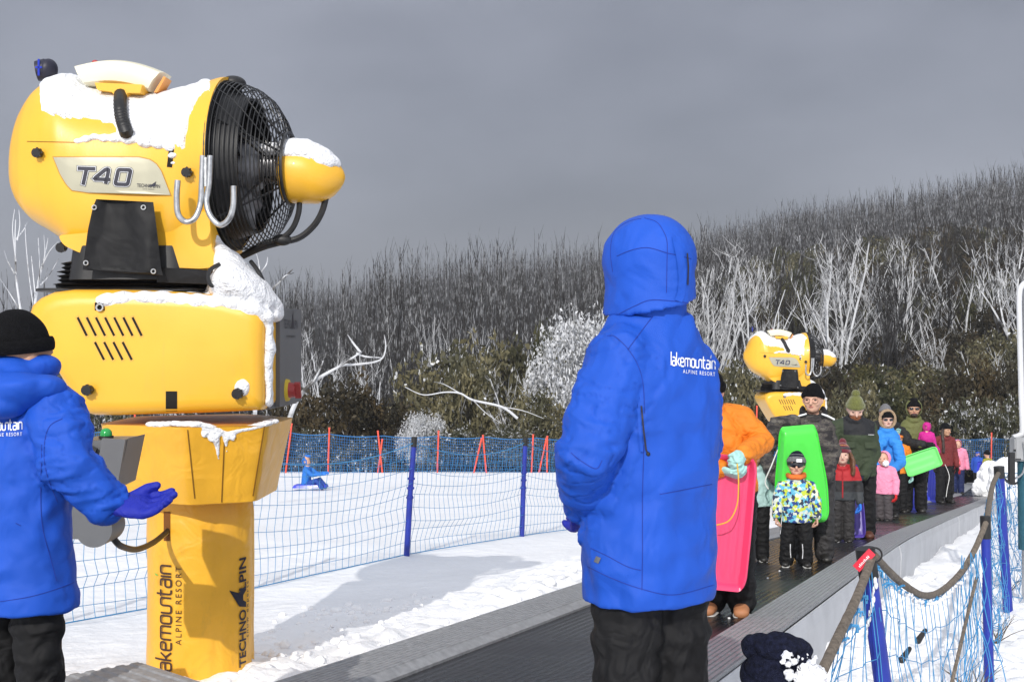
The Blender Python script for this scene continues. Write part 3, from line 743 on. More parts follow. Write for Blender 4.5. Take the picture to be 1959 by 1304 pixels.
STK = mat('pale_sticker', (0.62, 0.62, 0.60), rough=0.5, var=0.04)
STY = mat('yellow_sticker', (0.72, 0.50, 0.03), rough=0.5, var=0.04)
BLUEL = mat('blue_lens', (0.01, 0.03, 0.35), rough=0.15, var=0.3)

G1 = Vector(((385 - CX) / F * 7.2, 7.2, -2.14))
gun = empty('snow_gun', G1, 'large yellow fan snow gun on padded tower, nearest the camera, snow on its top', 'snow gun', 'yellow fan snow guns')
# tower
mb = MB(); rings = []
tb = rnd
for i in range(34):
    z = -2.6 + 1.74 * i / 33
    ring = []
    for k in range(72):
        a = 2 * math.pi * k / 72
        w = .006 * noise.noise(Vector((math.cos(a) * 2, math.sin(a) * 2, z * 3))) + .004 * math.sin(z * 18 + 3 * a) * noise.noise(Vector((a, z * 2, 4)))
        r_ = .308 + w + (.0035 if k % 12 else -.006) - .02 * sstep(-1.05, -.86, z)
        ring.append(Vector((G1.x + r_ * math.cos(a), 7.2 + r_ * math.sin(a), z)))
    rings.append(ring)
tower = loft(mb, rings).build('tower_cover', YELC, gun)
tb_bvh = bvh_of(tower)
# slot with cable
fn = caster(tb_bvh, .004)
place2d([(a, b_) for b_ in (978, 990, 1005, 1020, 1034) for a in (313, 317, 321, 325.5)], [(j * 4 + i, j * 4 + i + 1, (j + 1) * 4 + i + 1, (j + 1) * 4 + i) for j in range(4) for i in range(3)],
        fn, 'cable_slot', mat('shadowed_slot', (0.16, 0.055, 0.004), rough=.8), gun)
# tower lettering, read bottom to top, mapped round the cover
def tower_map(a0, z0, sc):
    rr_ = .316
    base = math.atan2(-G1.y, -G1.x)        # direction from the tower to the camera
    def f(x, y):
        an = base + a0 - (y * sc) / rr_
        return Vector((G1.x + rr_ * math.cos(an), 7.2 + rr_ * math.sin(an), z0 + x * sc))
    return f
V, Fc, V2, F2, leaf, LW = lake_logo(.17)
sc = .70 / 10.6
tm = tower_map(-.74, -2.10, .068)
def flipf(f): return lambda x, y: f(x, -y)
ang = lambda px: math.asin(max(-1, min(1, ((px - 383) / 100))))
def tmap(px_base, py_start, sc, sx=1.0):           # letters' feet at px_base, growing leftwards, reading up
    base = math.atan2(-G1.y, -G1.x) ; rr_ = .3165
    def f(x, y):
        an = base + ang(px_base) - y * sc / rr_
        return Vector((G1.x + rr_ * math.cos(an), 7.2 + rr_ * math.sin(an), (CY - py_start) / F * 6.95 + x * sc * sx))
    return f
s1 = .0765
tm = tmap(330, 1079 + LW * s1 * .83 * F / 6.95, s1, .83)
place2d(V, Fc, tm, 'lettering', BROWNI, gun); place2d(V2, F2, tm, 'lettering', BROWNI, gun); place2d(leaf[0], leaf[1], tm, 'lettering', GREENI, gun)
def word_on(fmap, s, L_, H_, name, m, bold=0.0, shear=0, cell=.25, x0=0, y0=0, parent=None, spacing=1.0):
    v, f, asp = text2d(s, cell=cell, bold=bold, shear=shear, spacing=spacing)
    return place2d([(x0 + a * L_, y0 + b_ * H_) for a, b_ in v], f, fmap, name, m, parent)
tm = tmap(464, 1284, 1.0)
word_on(tm, "TECHNO", .335, .062, 'lettering', NAVYI, bold=.02, parent=gun)
word_on(tm, "LPIN", .19, .062, 'lettering', NAVYI, bold=.02, x0=.45, parent=gun)
place2d([(.345, 0), (.375, 0), (.39, .028), (.42, .028), (.445, 0), (.472, 0), (.44, .07), (.465, .135), (.425, .085), (.36, .062)], [(0, 1, 2, 9), (2, 3, 7, 9), (3, 4, 5, 6, 7), (7, 8, 9)], tm, 'lettering', NAVYI, gun)
tm = tmap(470, 1230, 1.0)
word_on(tm, "snow experts", .33, .030, 'lettering', NAVYI, parent=gun, spacing=1.3)

# flared collar
pl = [(-.50, -.36), (.08, -.64), (.50, -.46), (.52, .22), (.12, .62), (-.50, .36)]
def poly_dense(pl, k=8, rc=.05):
    q = round_poly(pl, rc, closed=True)[:-1]; out = []
    for i in range(len(q)):
        a, b_ = q[i], q[(i + 1) % len(q)]; m_ = max(1, int((a - b_).length / .07)); out += [a.lerp(b_, j / m_) for j in range(m_)]
    return out
pd = poly_dense(pl); rings = []
zt_, zb_ = P(0, 813, 6.75).z, P(0, 962, 6.75).z
for i in range(16):
    t = i / 15; s = .80 + .20 * t
    if i == 0: s = .62
    if i == 15: s = .99
    rings.append([Vector((G1.x + p.x * s + .004 * noise.noise(Vector((p.x * 9, p.y * 9, t * 6))), 7.2 + p.y * s + .012 * noise.noise(Vector((p.x * 4, p.y * 4, t * 3 + 5))), zb_ + (zt_ - zb_) * min(1, max(0, (i - 1)) / 13.0) - (.02 if i == 0 else 0))) for p in pd])
collar = loft(MB(), rings).build('tower_collar', YELC, gun)
cb = bvh_of(collar); fn = caster(cb, .003)
sm = mat('dark_seam', (0.22, 0.10, 0.004), rough=.7)
seam = MB()
for a, b_ in (((359, 822), (374, 966)), ((506, 815), (484, 948)), ((430, 826), (424, 960))):
    q = [fn(a[0] + (b_[0] - a[0]) * t, a[1] + (b_[1] - a[1]) * t) for t in np.linspace(0, 1, 12)]; q = [p for p in q if p]
    if len(q) > 2: tube(seam, q, .0035, seg=4)
q = [fn(x, 951 if x < 372 else 951 - (x - 372) * .14) for x in range(232, 500, 10)]; q = [p for p in q if p]; 
seam.build('seam', sm, collar)
# control box
front = [(56, 600), (62, 582), (78, 568), (100, 558), (140, 553), (220, 553), (300, 555), (380, 560), (440, 568), (480, 580), (500, 592), (507, 612), (507, 660), (507, 720), (507, 770), (500, 784), (450, 787), (380, 790), (349, 791), (300, 792), (230, 794), (178, 794), (160, 789), (146, 768), (112, 712), (78, 655), (60, 618)]
def box_ring(y, inset, dref=6.72):
    cx_, cy_ = 300, 680; out = []
    for a, b_ in front:
        p = P(a, b_, dref); c = P(cx_, cy_, dref); d = (p - c); l = d.length
        p = c + Vector((d.x * (1 - inset / abs(.76)), 0, d.z * (1 - inset / .36)))
        out.append(Vector((p.x, y, p.z)))
    return out
rings = [box_ring(6.66, .09), box_ring(6.665, .06), box_ring(6.68, .028), box_ring(6.71, .008), box_ring(6.76, 0), box_ring(7.2, -.002), box_ring(7.62, 0), box_ring(7.70, .012), box_ring(7.73, .05)]
cbox = loft(MB(), rings).build('control_box', YEL, gun)
bb = bvh_of(cbox); fn = caster(bb, .002)
slotm = mat('slot_dark', (0.008, 0.006, 0.004), rough=.9)
def slot(a, b_, w, parent, fn, nm='vent_slot', m=slotm, k=8):
    A, B_ = Vector((*a, 0)), Vector((*b_, 0)); v, f = ribbon([A.lerp(B_, t / k) for t in range(k + 1)], w, 5)
    return place2d(v, f, fn, nm, m, parent)
rim = mat('slot_lip', (0.70, 0.40, 0.06), rough=.4)
fr = caster(bb, .0012)
for i in range(7): slot((147 + i * 17.5, 604), (167 + i * 17.5, 645), 8.2, cbox, fr, 'slot_lip', rim); slot((148.5 + i * 17.5, 607), (166 + i * 17.5, 642), 4.4, cbox, fn)
for i in range(4): slot((180 + i * 17.7, 651), (200 + i * 17.7, 691), 8.2, cbox, fr, 'slot_lip', rim); slot((181.5 + i * 17.7, 654), (199 + i * 17.7, 688), 4.4, cbox, fn)
slot((181, 586), (200, 586), 15, cbox, fn, 'hook_recess')
slot((328, 748), (328, 786), 22, cbox, fn, 'cable_notch'); 
h_ = fn(192, 588); mb = MB(); tube(mb, [h_ + Vector((.018 * math.cos(a), -.012, .018 * math.sin(a))) for a in np.linspace(0, 6.28, 14)], .006, seg=6); mb.build('lifting_eye', STEEL, cbox)
def knob(px, py, r, fn, parent, l=.05, nm='rubber_bumper'):
    h = fn(px, py); mb = MB()
    tube(mb, [h + Vector((0, .01, 0)), h + Vector((-.004, -l * .6, 0)), h + Vector((-.006, -l, -.003))], [r * .8, r, r * .93], seg=16)
    for k in range(8):
        a = k * math.pi / 4; box(mb, h + Vector((r * .93 * math.cos(a), -l * .8, r * .93 * math.sin(a))), (r * .25, l * .4, r * .25))
    return mb.build(nm, BLK, parent)
knob(172, 745, .030, fn, cbox); knob(458, 752, .030, fn, cbox)
# grey cabinet on the right end
x0 = G1.x + .475; x1 = G1.x + .502
def cab_q(ya, yb, zt1, zt2, zb1, zb2, xa, xb):
    v = [(xa, ya, zb1), (xb, ya, zb1), (xb, yb, zb2), (xa, yb, zb2), (xa, ya, zt1), (xb, ya, zt1), (xb, yb, zt2), (xa, yb, zt2)]
    return v, [(0, 1, 5, 4), (1, 2, 6, 5), (2, 3, 7, 6), (3, 0, 4, 7), (4, 5, 6, 7), (3, 2, 1, 0)]
mb = MB(); mb.add(*cab_q(6.86, 7.74, .18, .20, -.39, -.40, x0 - .25, x0)); mb.add(*cab_q(7.02, 7.74, .19, .205, -.385, -.385, x0 + .003, x0 + .030))
cab = mb.build('control_cabinet', GREY, gun, smooth=False)
def cabm(x, y):                   # x along depth, y up
    return Vector((x0 + .033, 7.04 + x, y))
word_on(cabm, "TECHNO", .22, .055, 'lettering', NAVYI, x0=.10, y0=.075, parent=cab, cell=None)
word_on(cabm, "LPIN", .13, .055, 'lettering', NAVYI, x0=.43, y0=.075, parent=cab, cell=None)
place2d([(.33, .075), (.42, .075), (.40, .19), (.36, .11)], [(0, 1, 2, 3)], cabm, 'lettering', NAVYI, cab)
word_on(cabm, "snow experts", .30, .022, 'lettering', NAVYI, x0=.17, y0=.015, parent=cab, cell=None)
def plate(mb, ya, yb, za, zb, x=x0, t=.003):
    box(mb, (x + t / 2, (ya + yb) / 2, (za + zb) / 2), (t, yb - ya, zb - za))
mb = MB(); plate(mb, 6.90, 7.0, -.19, -.06); plate(mb, 6.90, 6.97, -.32, -.255); plate(mb, 7.62, 7.66, -.345, -.30, x0 + .030); mb.build('sticker', STK, cab, smooth=False)
mb = MB()
for k in range(9): plate(mb, 6.912, 6.985, -.075 - k * .012, -.071 - k * .012, x0 + .003, .001)
mb.build('sticker_print', mat('grey_print', (.2, .2, .2), rough=.6), cab, smooth=False)
mb = MB(); plate(mb, 6.90, 7.0, -.245, -.192); mb.build('sticker', STY, cab, smooth=False)
mb = MB()
for k in range(4): plate(mb, 6.91, 6.99, -.203 - k * .012, -.200 - k * .012, x0 + .003, .001)
mb.build('sticker_print', slotm, cab, smooth=False)
mb = MB(); c = Vector((x0 + .03, 7.22, -.295)); tube(mb, [c, c + Vector((.018, 0, 0))], [.068, .064], seg=20); mb.build('switch_plate', STY, cab)
mb = MB(); tube(mb, [c + Vector((.018, 0, 0)), c + Vector((.055, 0, 0))], [.048, .042], seg=16); box(mb, c + Vector((.07, 0, 0)), (.035, .022, .10), Matrix.Rotation(.5, 3, 'X')); mb.build('isolator_knob', REDP, cab)

# bellows and turntable
rings = []
def rrect(cx_, cy_, hx, hy, z, r=.12, k=5):
    out = []
    for sx, sy, a0 in ((1, 1, 0), (-1, 1, 90), (-1, -1, 180), (1, -1, 270)):
        for j in range(k + 1):
            a = R(a0 + 90 * j / k); out.append(Vector((cx_ + sx * (hx - r) + r * math.cos(a), cy_ + sy * (hy - r) + r * math.sin(a), z)))
    return out
bx = P(270, 0, 7.2).x
zA, zB = P(0, 556, 6.9).z, P(0, 500, 6.9).z
for i in range(15):
    t = i / 14; w = .40 + .03 * (i % 2) - .05 * t
    rings.append(rrect(bx + .01 * (i % 3), 7.2, w, .36 + .03 * (i % 2), zA + (zB - zA) * t))
loft(MB(), rings).build('bellows', BLKC, gun)
mb = MB(); loft(mb, [rrect(bx - .02, 7.22, .50, .40, P(0, 557, 6.9).z), rrect(bx - .02, 7.22, .50, .40, P(0, 552, 6.9).z)]); tube(mb, [P(122, 550, 6.95), P(122, 545, 6.95)], .045, seg=12)
mb.build('turntable', BLK, gun, smooth=False)

# barrel, turned 17 degrees towards the camera
YAW = R(4); Aax = P(300, 318, 7.25); ca, sa = math.cos(YAW), -math.sin(YAW); lx, ly = -math.sin(YAW), -math.cos(YAW)
def Hu(px, v=0.0):
    k = (px - CX) / F; return (k * (Aax.y + v * ly) - Aax.x - v * lx) / (ca - k * sa)
def Hp(u, v, z): return Vector((Aax.x + u * ca + v * lx, Aax.y + u * sa + v * ly, z))
def H(px, py, v=0.0):
    u = Hu(px, v); y = Aax.y + u * sa + v * ly; return Hp(u, v, (CY - py) / F * y)
ST = [(22.5, 300, 340, .06), (24, 275, 365, .16), (29, 240, 390, .25), (38, 205, 412, .33), (55, 175, 434, .40), (78, 158, 448, .44), (105, 152, 463, .47), (140, 160, 480, .485), (180, 175, 500, .49), (220, 184, 506, .49),
      (260, 188, 509, .485), (300, 189, 511, .48), (340, 184, 512, .48), (370, 177, 513, .485), (395, 168, 510, .49), (415, 158, 503, .498), (432, 152, 493, .505), (444, 151, 487, .51)]
# resample the stations smoothly
sp_ = smooth_path([Vector((a + d * .8 / 7.2 * (979 - a) * (1 - sstep(60, 260, a)), b_, c)) for a, b_, c, d in ST], 4); sd = np.interp(np.linspace(0, 1, len(sp_)), np.linspace(0, 1, len(ST)), [s[3] for s in ST])
NK = 80
def shell_ring(i, grow=0.0):
    px, pt, pb = sp_[i]; hd = sd[i] + grow; u = Hu(px); y = Aax.y + u * sa
    zt, zb = (CY - pt) / F * y + grow, (CY - pb) / F * y - grow
    fr_ = sstep(360, 440, px)
    zc = zb + (zt - zb) * (.42 * (1 - fr_) + .5 * fr_); out = []
    for k in range(NK):
        a = 2 * math.pi * k / NK; c_, s_ = math.cos(a), math.sin(a)
        e = (2.5 if s_ > 0 else 3.2) * (1 - fr_) + 2.0 * fr_
        q = lambda t, e: math.copysign(abs(t) ** (2 / e), t)
        out.append(Hp(u, -q(c_, e) * hd, zc + q(s_, e) * ((zt - zc) if s_ > 0 else (zc - zb))))
    return out
SR = [shell_ring(i) for i in range(len(sp_))]
# front lip rolls in to a dark throat
lip = [[Hp(Hu(444) - .02, *(lambda r: (-(r) * math.cos(2 * math.pi * k / NK), Hp(Hu(444), 0, 0).z))(s * .5)) + Vector((0, 0, P(0, 319, Aax.y + Hu(444) * sa).z + s * .5 * math.sin(2 * math.pi * k / NK))) for k in range(NK)] for s in (1.0, .96)]
me = fixn(loft(MB(), SR).mesh('barrel_shell'))
shell = link('barrel_shell', me, YEL, gun); sb = bvh_of(shell)
uF = Hu(444); zF = P(0, 319, Aax.y + uF * sa).z
def circ(u, r, zc, n=48): return [Hp(u, -r * math.cos(2 * math.pi * k / n), zc + r * math.sin(2 * math.pi * k / n)) for k in range(n)]
# dark throat disc proud of the shell's closed front, duct, fan
mb = MB(); loft(mb, [circ(uF + .004, .495, zF), circ(uF + .012, .50, zF), circ(uF + .012, .46, zF), circ(uF + .006, .44, zF), circ(uF + .006, .02, zF)], cap=True); fixn(mb.mesh('x')); mb.build('throat_ring', BLK, gun)
zax = lambda u: zF - .05 * (u - uF)
mb = MB()
loft(mb, [circ(uF + .01, .44, zF), circ(uF + .10, .41, zF), circ(uF + .15, .40, zF), circ(uF + .15, .385, zF), circ(uF + .02, .40, zF)], cap=False); mb.build('fan_duct', BLK, gun)
mb = MB(); loft(mb, [circ(uF + .01, .16, zF, 32), circ(uF + .16, .15, zF, 32), circ(uF + .20, .11, zF, 32)]); mb.build('fan_hub', DMET, gun)
mb = MB()
for k in range(9):
    a = 2 * math.pi * k / 9
    p = lambda r, da, du: Hp(uF + .07 + du, -r * math.cos(a + da), zF + r * math.sin(a + da))
    mb.add([p(.14, -.15, -.03), p(.14, .15, .04), p(.38, .10, .05), p(.38, -.16, -.03)], [(0, 1, 2, 3)])
mb.build('fan_blades', DMET, gun, smooth=False)
mb = MB()
for k in range(9):
    u = uF + .17 + .022 * k; loft(mb, [circ(u, .105, zF, 28), circ(u + .012, .105, zF, 28)]); 
loft(mb, [circ(uF + .16, .09, zF, 28), circ(uF + .40, .09, zF, 28)]); mb.build('motor', DMET, gun)
mb = MB(); ellipsoid(mb, Hp(uF + .25, .02, zF + .10), (.10, .05, .04)); mb.build('snow_patch', SNOWB, gun)
# wire cage: concentric rings on a dome
uE = Hu(556); prof = []
uu = lambda u: 444 + (u - uF) / (uE - uF) * 112
for i in range(19):
    t = i / 18; u = uF - .005 + (uE - uF) * (.5 * t + .5 * math.sin(t * math.pi / 2)) ; r_ = float(np.interp(uu(u), [444, 470, 500, 525, 545, 556], [.50, .492, .46, .40, .30, .20]))
    prof.append((u, r_))
mb = MB()
for u, r_ in prof:
    c = circ(u, r_, zax(u), 56); tube(mb, c + [c[0]], 0.0040 if 0 < prof.index((u, r_)) < 18 else .012, seg=5, cap=False)
for k in range(11):                # slanted long wires
    a0 = 2 * math.pi * k / 26; pts = []
    for j, (u, r_) in enumerate(prof): a = a0 + .8 * (j / 18); pts.append(Hp(u, -r_ * math.cos(a), zax(u) + r_ * math.sin(a)))
    tube(mb, pts, .0040, seg=4, cap=False)
mb.build('fan_cage', CAGE, gun)
mb = MB()
for k in range(5):
    a = 2 * math.pi * (k + .12) / 5
    pts = [Hp(u, -(r_ - .02) * math.cos(a), zax(u) + (r_ - .02) * math.sin(a)) for u, r_ in prof]
    pts2 = [Hp(uF + .1, -.40 * math.cos(a), zF + .40 * math.sin(a)), Hp(uF + .22, -.10 * math.cos(a), zF + .1 * math.sin(a)), Hp(uE + .02, -.14 * math.cos(a), zax(uE) + .14 * math.sin(a))]
    tube(mb, pts2, .009, seg=6); tube(mb, [Hp(uF + .02, -.48 * math.cos(a), zF + .48 * math.sin(a)), Hp(uE, -.15 * math.cos(a), zax(uE) + .15 * math.sin(a))], .007, seg=6)
mb.build('cage_strut', CAGE, gun)
mb = MB(); q = H(440, 160, .1); ellipsoid(mb, H(447, 160, 0), (.075, .08, .045)); mb.build('top_clamp', BLK, gun)
# nose cone
uN0 = Hu(543); Lc = Hu(660) - uN0; rings = []
zc0 = P(0, 330, Aax.y + uN0 * sa).z
for t, r_ in ((0, .155), (.005, .172), (.04, .178), (.2, .183), (.4, .180), (.55, .168), (.7, .145), (.82, .112), (.91, .075), (.97, .040), (.995, .015)):
    c = circ(uN0 + Lc * t, r_, zc0 - .02 * t - (.01 if t > .5 else 0), 40)
    rings.append(c)
nose = loft(MB(), rings).build('nose_cone', YEL, gun)
mb = MB(); c = circ(uN0 + .05, .182, zc0, 40)
low = [[Vector((p.x, p.y, p.z)) for p in circ(uN0 + .03 + dx, r_, zc0 - .015, 30)][16:29] for dx, r_ in ((0, .188), (.02, .194), (.20, .192), (.22, .184))]

nb = bvh_of(nose)
# offset snow skins
def snow_skin(rings, mask, thick, name, parent, k0, k1, eps=.012):
    n = len(rings[0]); V = []; cols = k1 - k0 + 1
    for i, r_ in enumerate(rings):
        c = sum(r_, Vector()) / len(r_)
        for k in range(k0, k1 + 1):
            p = r_[k % n]; a = r_[(k + 1) % n] - r_[(k - 1) % n]; b_ = rings[min(i + 1, len(rings) - 1)][k % n] - rings[max(i - 1, 0)][k % n]
            nn = a.cross(b_); nn = nn.normalized() if nn.length > 1e-9 else (p - c).normalized()
            if nn.dot(p - c) < 0: nn = -nn
            m_ = mask(p, i / len(rings), k)
            h = thick * (.75 + .5 * noise.noise(p * 5)) * (m_ ** .5 if m_ > 0 else 0) + .006 * noise.noise(p * 22) - (eps if m_ <= 0 else 0)
            V.append(p + nn * h)
    mb = MB(); R_ = len(rings); mb.add(V, [(i * cols + j, i * cols + j + 1, (i + 1) * cols + j + 1, (i + 1) * cols + j) for i in range(R_ - 1) for j in range(cols - 1)])
    return mb.build(name, SNOWB, parent)
def proj(p): return (CX + p.x / p.y * F, CY - p.z / p.y * F)
def dens(rings, k):
    out = []
    for a, b_ in zip(rings[:-1], rings[1:]): out += [[p.lerp(q, t / k) for p, q in zip(a, b_)] for t in range(k)]
    return out + [rings[-1]]
def denk(rings, k):
    return [[r_[i].lerp(r_[(i + 1) % len(r_)], t / k) for i in range(len(r_)) for t in range(k)] for r_ in rings]
def shell_mask(p, t, k):
    px, py = proj(p)
    yb = np.interp(px, [72, 80, 95, 150, 205, 218, 232, 300, 330, 352, 362, 372, 395], [140, 214, 220, 226, 240, 246, 272, 276, 283, 285, 225, 200, 172])
    yb += 9 * noise.noise(p * 7) + 6 * noise.noise(p * 22)
    return max(0, min(1, (yb - py) / 14)) * max(0, min(1, (px - 76) / 14)) * max(0, min(1, (402 - px) / 14))
SRd = denk(dens(SR, 2), 2)
snow_skin(SRd, shell_mask, .024, 'snow_cover', shell, int(NK * 2 * .06), int(NK * 2 * .56))
def cone_mask(p, t, k):
    px, py = proj(p); yb = np.interp(px, [535, 545, 565, 600, 625, 650, 660], [296, 298, 300, 305, 318, 322, 300]) + 6 * noise.noise(p * 9) + 4 * noise.noise(p * 30)
    return max(0, min(1, (yb - py) / 12)) * max(0, min(1, (657 - px) / 10))
snow_skin(denk(dens(rings, 4), 2), cone_mask, .028, 'snow_cover', nose, 0, 42 * 2 // 2 + 2)
def blobs(lst, vox=.012, amp=.012, f=6, sm=3):
    mb = MB()
    for c, r_ in lst: ellipsoid(mb, c, r_ if isinstance(r_, (tuple, list)) else (r_, r_, r_), seg=16, rings=8)
    return remesh(mb, vox, sm, lambda p, n: amp * noise.noise(p * f) + amp * .4 * noise.noise(p * f * 3.3))
l = []
for a, b_, r_ in ((150, 270, .018), (165, 266, .022), (182, 262, .022), (200, 264, .026), (222, 264, .03), (250, 266, .035), (280, 272, .035), (305, 276, .03), (325, 282, .022), (330, 298, .018), (331, 312, .012)):
    h = caster(sb, -.002)(a, b_); l.append((h, (r_ * 1.6, r_, r_)))
link('snow_drip', blobs(l, .007, .006, 14), SNOWB, shell)
# snow heaped on the control box
l = []
def hs(px, py, d, rx, ry, rz): l.append((P(px, py, d), (rx, ry, rz)))
for px, top, d in ((205, 566, 6.70), (240, 562, 6.70), (275, 562, 6.70), (310, 562, 6.70), (345, 564, 6.70), (380, 566, 6.70), (415, 570, 6.70), (445, 574, 6.70), (475, 584, 6.71), (500, 596, 6.74), (215, 566, 6.82), (250, 562, 6.82), (290, 562, 6.84), (330, 560, 6.86), (370, 560, 6.9), (410, 560, 6.95), (450, 562, 6.95), (485, 572, 6.95), (515, 592, 6.95)):
    hs(px, top + 10, d, .085, .14 if d > 6.75 else .05, .045)
hp_ = [(398, 428), (412, 438), (428, 462), (450, 482), (480, 512), (512, 545), (541, 584), (535, 602), (500, 600), (440, 580), (392, 566), (400, 545), (412, 520), (408, 480)]
def poly_dist(x, y, poly):
    ins = False; dm = 1e9
    for k in range(len(poly)):
        (x1, y1), (x2, y2) = poly[k], poly[(k + 1) % len(poly)]
        if (y1 > y) != (y2 > y) and x < (x2 - x1) * (y - y1) / (y2 - y1) + x1: ins = not ins
        t = max(0, min(1, ((x - x1) * (x2 - x1) + (y - y1) * (y2 - y1)) / ((x2 - x1) ** 2 + (y2 - y1) ** 2))); dm = min(dm, math.hypot(x - x1 - t * (x2 - x1), y - y1 - t * (y2 - y1)))
    return dm if ins else -dm
for gx in range(396, 545, 9):
    for gy in range(426, 604, 9):
        dm = poly_dist(gx, gy, hp_)
        if dm > 3: r_ = min(dm, 42) / 335 + .004; hs(gx, gy, 6.95 - min(.12, r_), r_, r_ * 1.9, r_)
for py in range(600, 780, 14): hs(514 + rnd.uniform(-3, 3), py, 6.76, .030, .05, .035)
link('snow_heap', blobs(l, .012, .014, 6, 8), SNOWB, cbox)
l = []
for a, b_ in ((290, 812), (310, 812), (335, 810), (355, 811), (375, 812), (395, 816), (410, 822), (425, 828), (440, 826), (460, 822), (480, 818), (500, 812), (520, 806), (300, 812), (322, 811), (345, 811), (365, 812), (385, 814), (402, 820), (418, 826), (432, 828), (450, 824), (470, 820), (490, 815), (510, 809)):
    h = caster(cb, 0)(a, max(b_, 818)) or P(a, b_, 6.7); l.append((Vector((h.x, h.y + .02, P(0, b_, h.y).z)), (.04, .025, .018)))
for a, b_, r_ in ((405, 830, .028), (412, 835, .026), (414, 845, .020), (416, 856, .016), (417, 866, .012), (418, 876, .008), (432, 838, .018), (433, 850, .010), (434, 862, .007), (390, 826, .02), (445, 834, .018)):
    h = caster(cb, 0)(a, b_); l.append((h, (r_, .012, r_ * 1.6)))
link('snow_drip', blobs(l, .008, .006, 12), SNOWB, collar)
h = caster(bb, 0)(464, 742); link('snow_patch', blobs([(h, (.045, .03, .05))], .008, .006, 15), SNOWB, cbox)
# badge with lettering
fn = caster(sb, .006)
def in_poly_grid(poly, nx=40, ny=16):
    """grid between a left and a right boundary, rows by y"""
    ys_ = [p[1] for p in poly]; y0, y1 = min(ys_), max(ys_); V = []
    for j in range(ny + 1):
        y = y0 + (y1 - y0) * j / ny; y = min(max(y, y0 + .01), y1 - .01); xs_ = []
        for k in range(len(poly)):
            a, b_ = poly[k], poly[(k + 1) % len(poly)]
            if (a[1] - y) * (b_[1] - y) <= 0 and a[1] != b_[1]: xs_.append(a[0] + (b_[0] - a[0]) * (y - a[1]) / (b_[1] - a[1]))
        xa, xb = min(xs_), max(xs_); V += [(xa + (xb - xa) * i / nx, y) for i in range(nx + 1)]
    return V, [(j * (nx + 1) + i, j * (nx + 1) + i + 1, (j + 1) * (nx + 1) + i + 1, (j + 1) * (nx + 1) + i) for j in range(ny) for i in range(nx)]
bpoly = [(102, 301), (265, 301), (283, 304), (298, 313), (308, 327), (326, 373), (152, 368), (138, 364), (127, 353), (115, 333)]
V, Fc = in_poly_grid([(a + (a - 214) * .02, b_ + (b_ - 337) * .05) for a, b_ in bpoly]); place2d(V, Fc, caster(sb, .004), 'badge_rim', mat('badge_edge', (.45, .22, .01), rough=.5), shell)
V, Fc = in_poly_grid(bpoly); badge = place2d(V, Fc, fn, 'badge', BADGE, shell)
def T40(w):
    V = []; Fc = []
    sh = lambda x, y: (x + y * .22, y)
    for s, cl in (([(0, 1), (.95, 1)], 0), ([(.48, 1), (.48, 0)], 0), ([(2.0, .0), (2.0, 1.0), (1.80, 1.0), (1.2, .38), (1.2, .30), (2.25, .30)], 0), ([(2.65, .5), (2.65, 1), (3.5, 1), (3.5, 0), (2.65, 0), (2.65, .5)], 0)):
        q = [Vector((*sh(*p), 0)) for p in s]
        if len(s) > 2: q = round_poly([sh(*p) for p in s], .14)
        else:
            d = (q[1] - q[0]).normalized() * w * .5; q = [q[0] - d * (1 if s[0][1] == s[1][1] else 0), q[1] + d]
        v, f = ribbon(q, w); n = len(V); V += v; Fc += [tuple(i + n for i in p) for p in f]
    return V, Fc
tf = lambda off: (lambda x, y: caster(sb, off)(146 + x * 28.0 + y * 0, 350 - y * 28.0 + x * .9))
V, Fc = T40(.40); place2d(V, Fc, tf(.0085), 'lettering', NAVYI, badge)
V, Fc = T40(.33); place2d(V, Fc, tf(.0095), 'lettering', WHITEI, badge)
V, Fc = T40(.26); place2d(V, Fc, tf(.0105), 'lettering', NAVYI, badge)
bf = caster(sb, .0085)
word_on(lambda x, y: bf(262 + x * 44, 358 - y * 7 + x * 2), "TECHNO LPIN", 1, 1, 'lettering', NAVYI, parent=badge, bold=.01)
word_on(lambda x, y: bf(273 + x * 22, 363 - y * 2.5 + x), "snow experts", 1, 1, 'lettering', NAVYI, parent=badge)
place2d([(283, 357), (296, 357), (299, 347), (290, 353)], [(0, 1, 2, 3)], bf, 'lettering', NAVYI, badge)
_q = [caster(sb, .0005)(x, 271 + (x - 60) * .02) for x in range(52, 148, 5)]; mb = MB(); tube(mb, [v for v in _q if v], .0025, seg=5); mb.build('panel_seam', sm, shell)
knob(76, 294, .028, caster(sb, 0), shell, .045); knob(361, 331, .028, caster(sb, 0), shell, .045)
knob(121, 474, .03, lambda a, b_: H(a, b_, .1), shell, .04)
slot((328, 284), (324, 320), 10, shell, caster(sb, .003), 'latch_slot')
# lower yellow skirt of the barrel behind the cover
def skirt(pts, name='barrel_skirt'):
    q = round_poly(pts, 9, closed=True)[:-1]; mb = MB(); n = len(q); c = sum(q, Vector()) / n; rings = []
    for y, k in ((6.785, .94), (6.792, .975), (6.81, .995), (6.84, 1.0), (7.55, 1.0)): rings.append([P(c.x + (v.x - c.x) * k, c.y + (v.y - c.y) * k, 6.75) * 1.0 for v in q]); rings[-1] = [Vector((v.x, y, v.z)) for v in rings[-1]]
    return fixn2(loft(mb, rings).build(name, YEL, gun))
def fixn2(o): fixn(o.data); return o
skirt([(285, 400), (398, 400), (402, 450), (404, 478), (419, 498), (412, 512), (380, 516), (300, 512)])
skirt([(104, 448), (190, 440), (178, 500), (166, 489), (140, 480), (114, 467)])
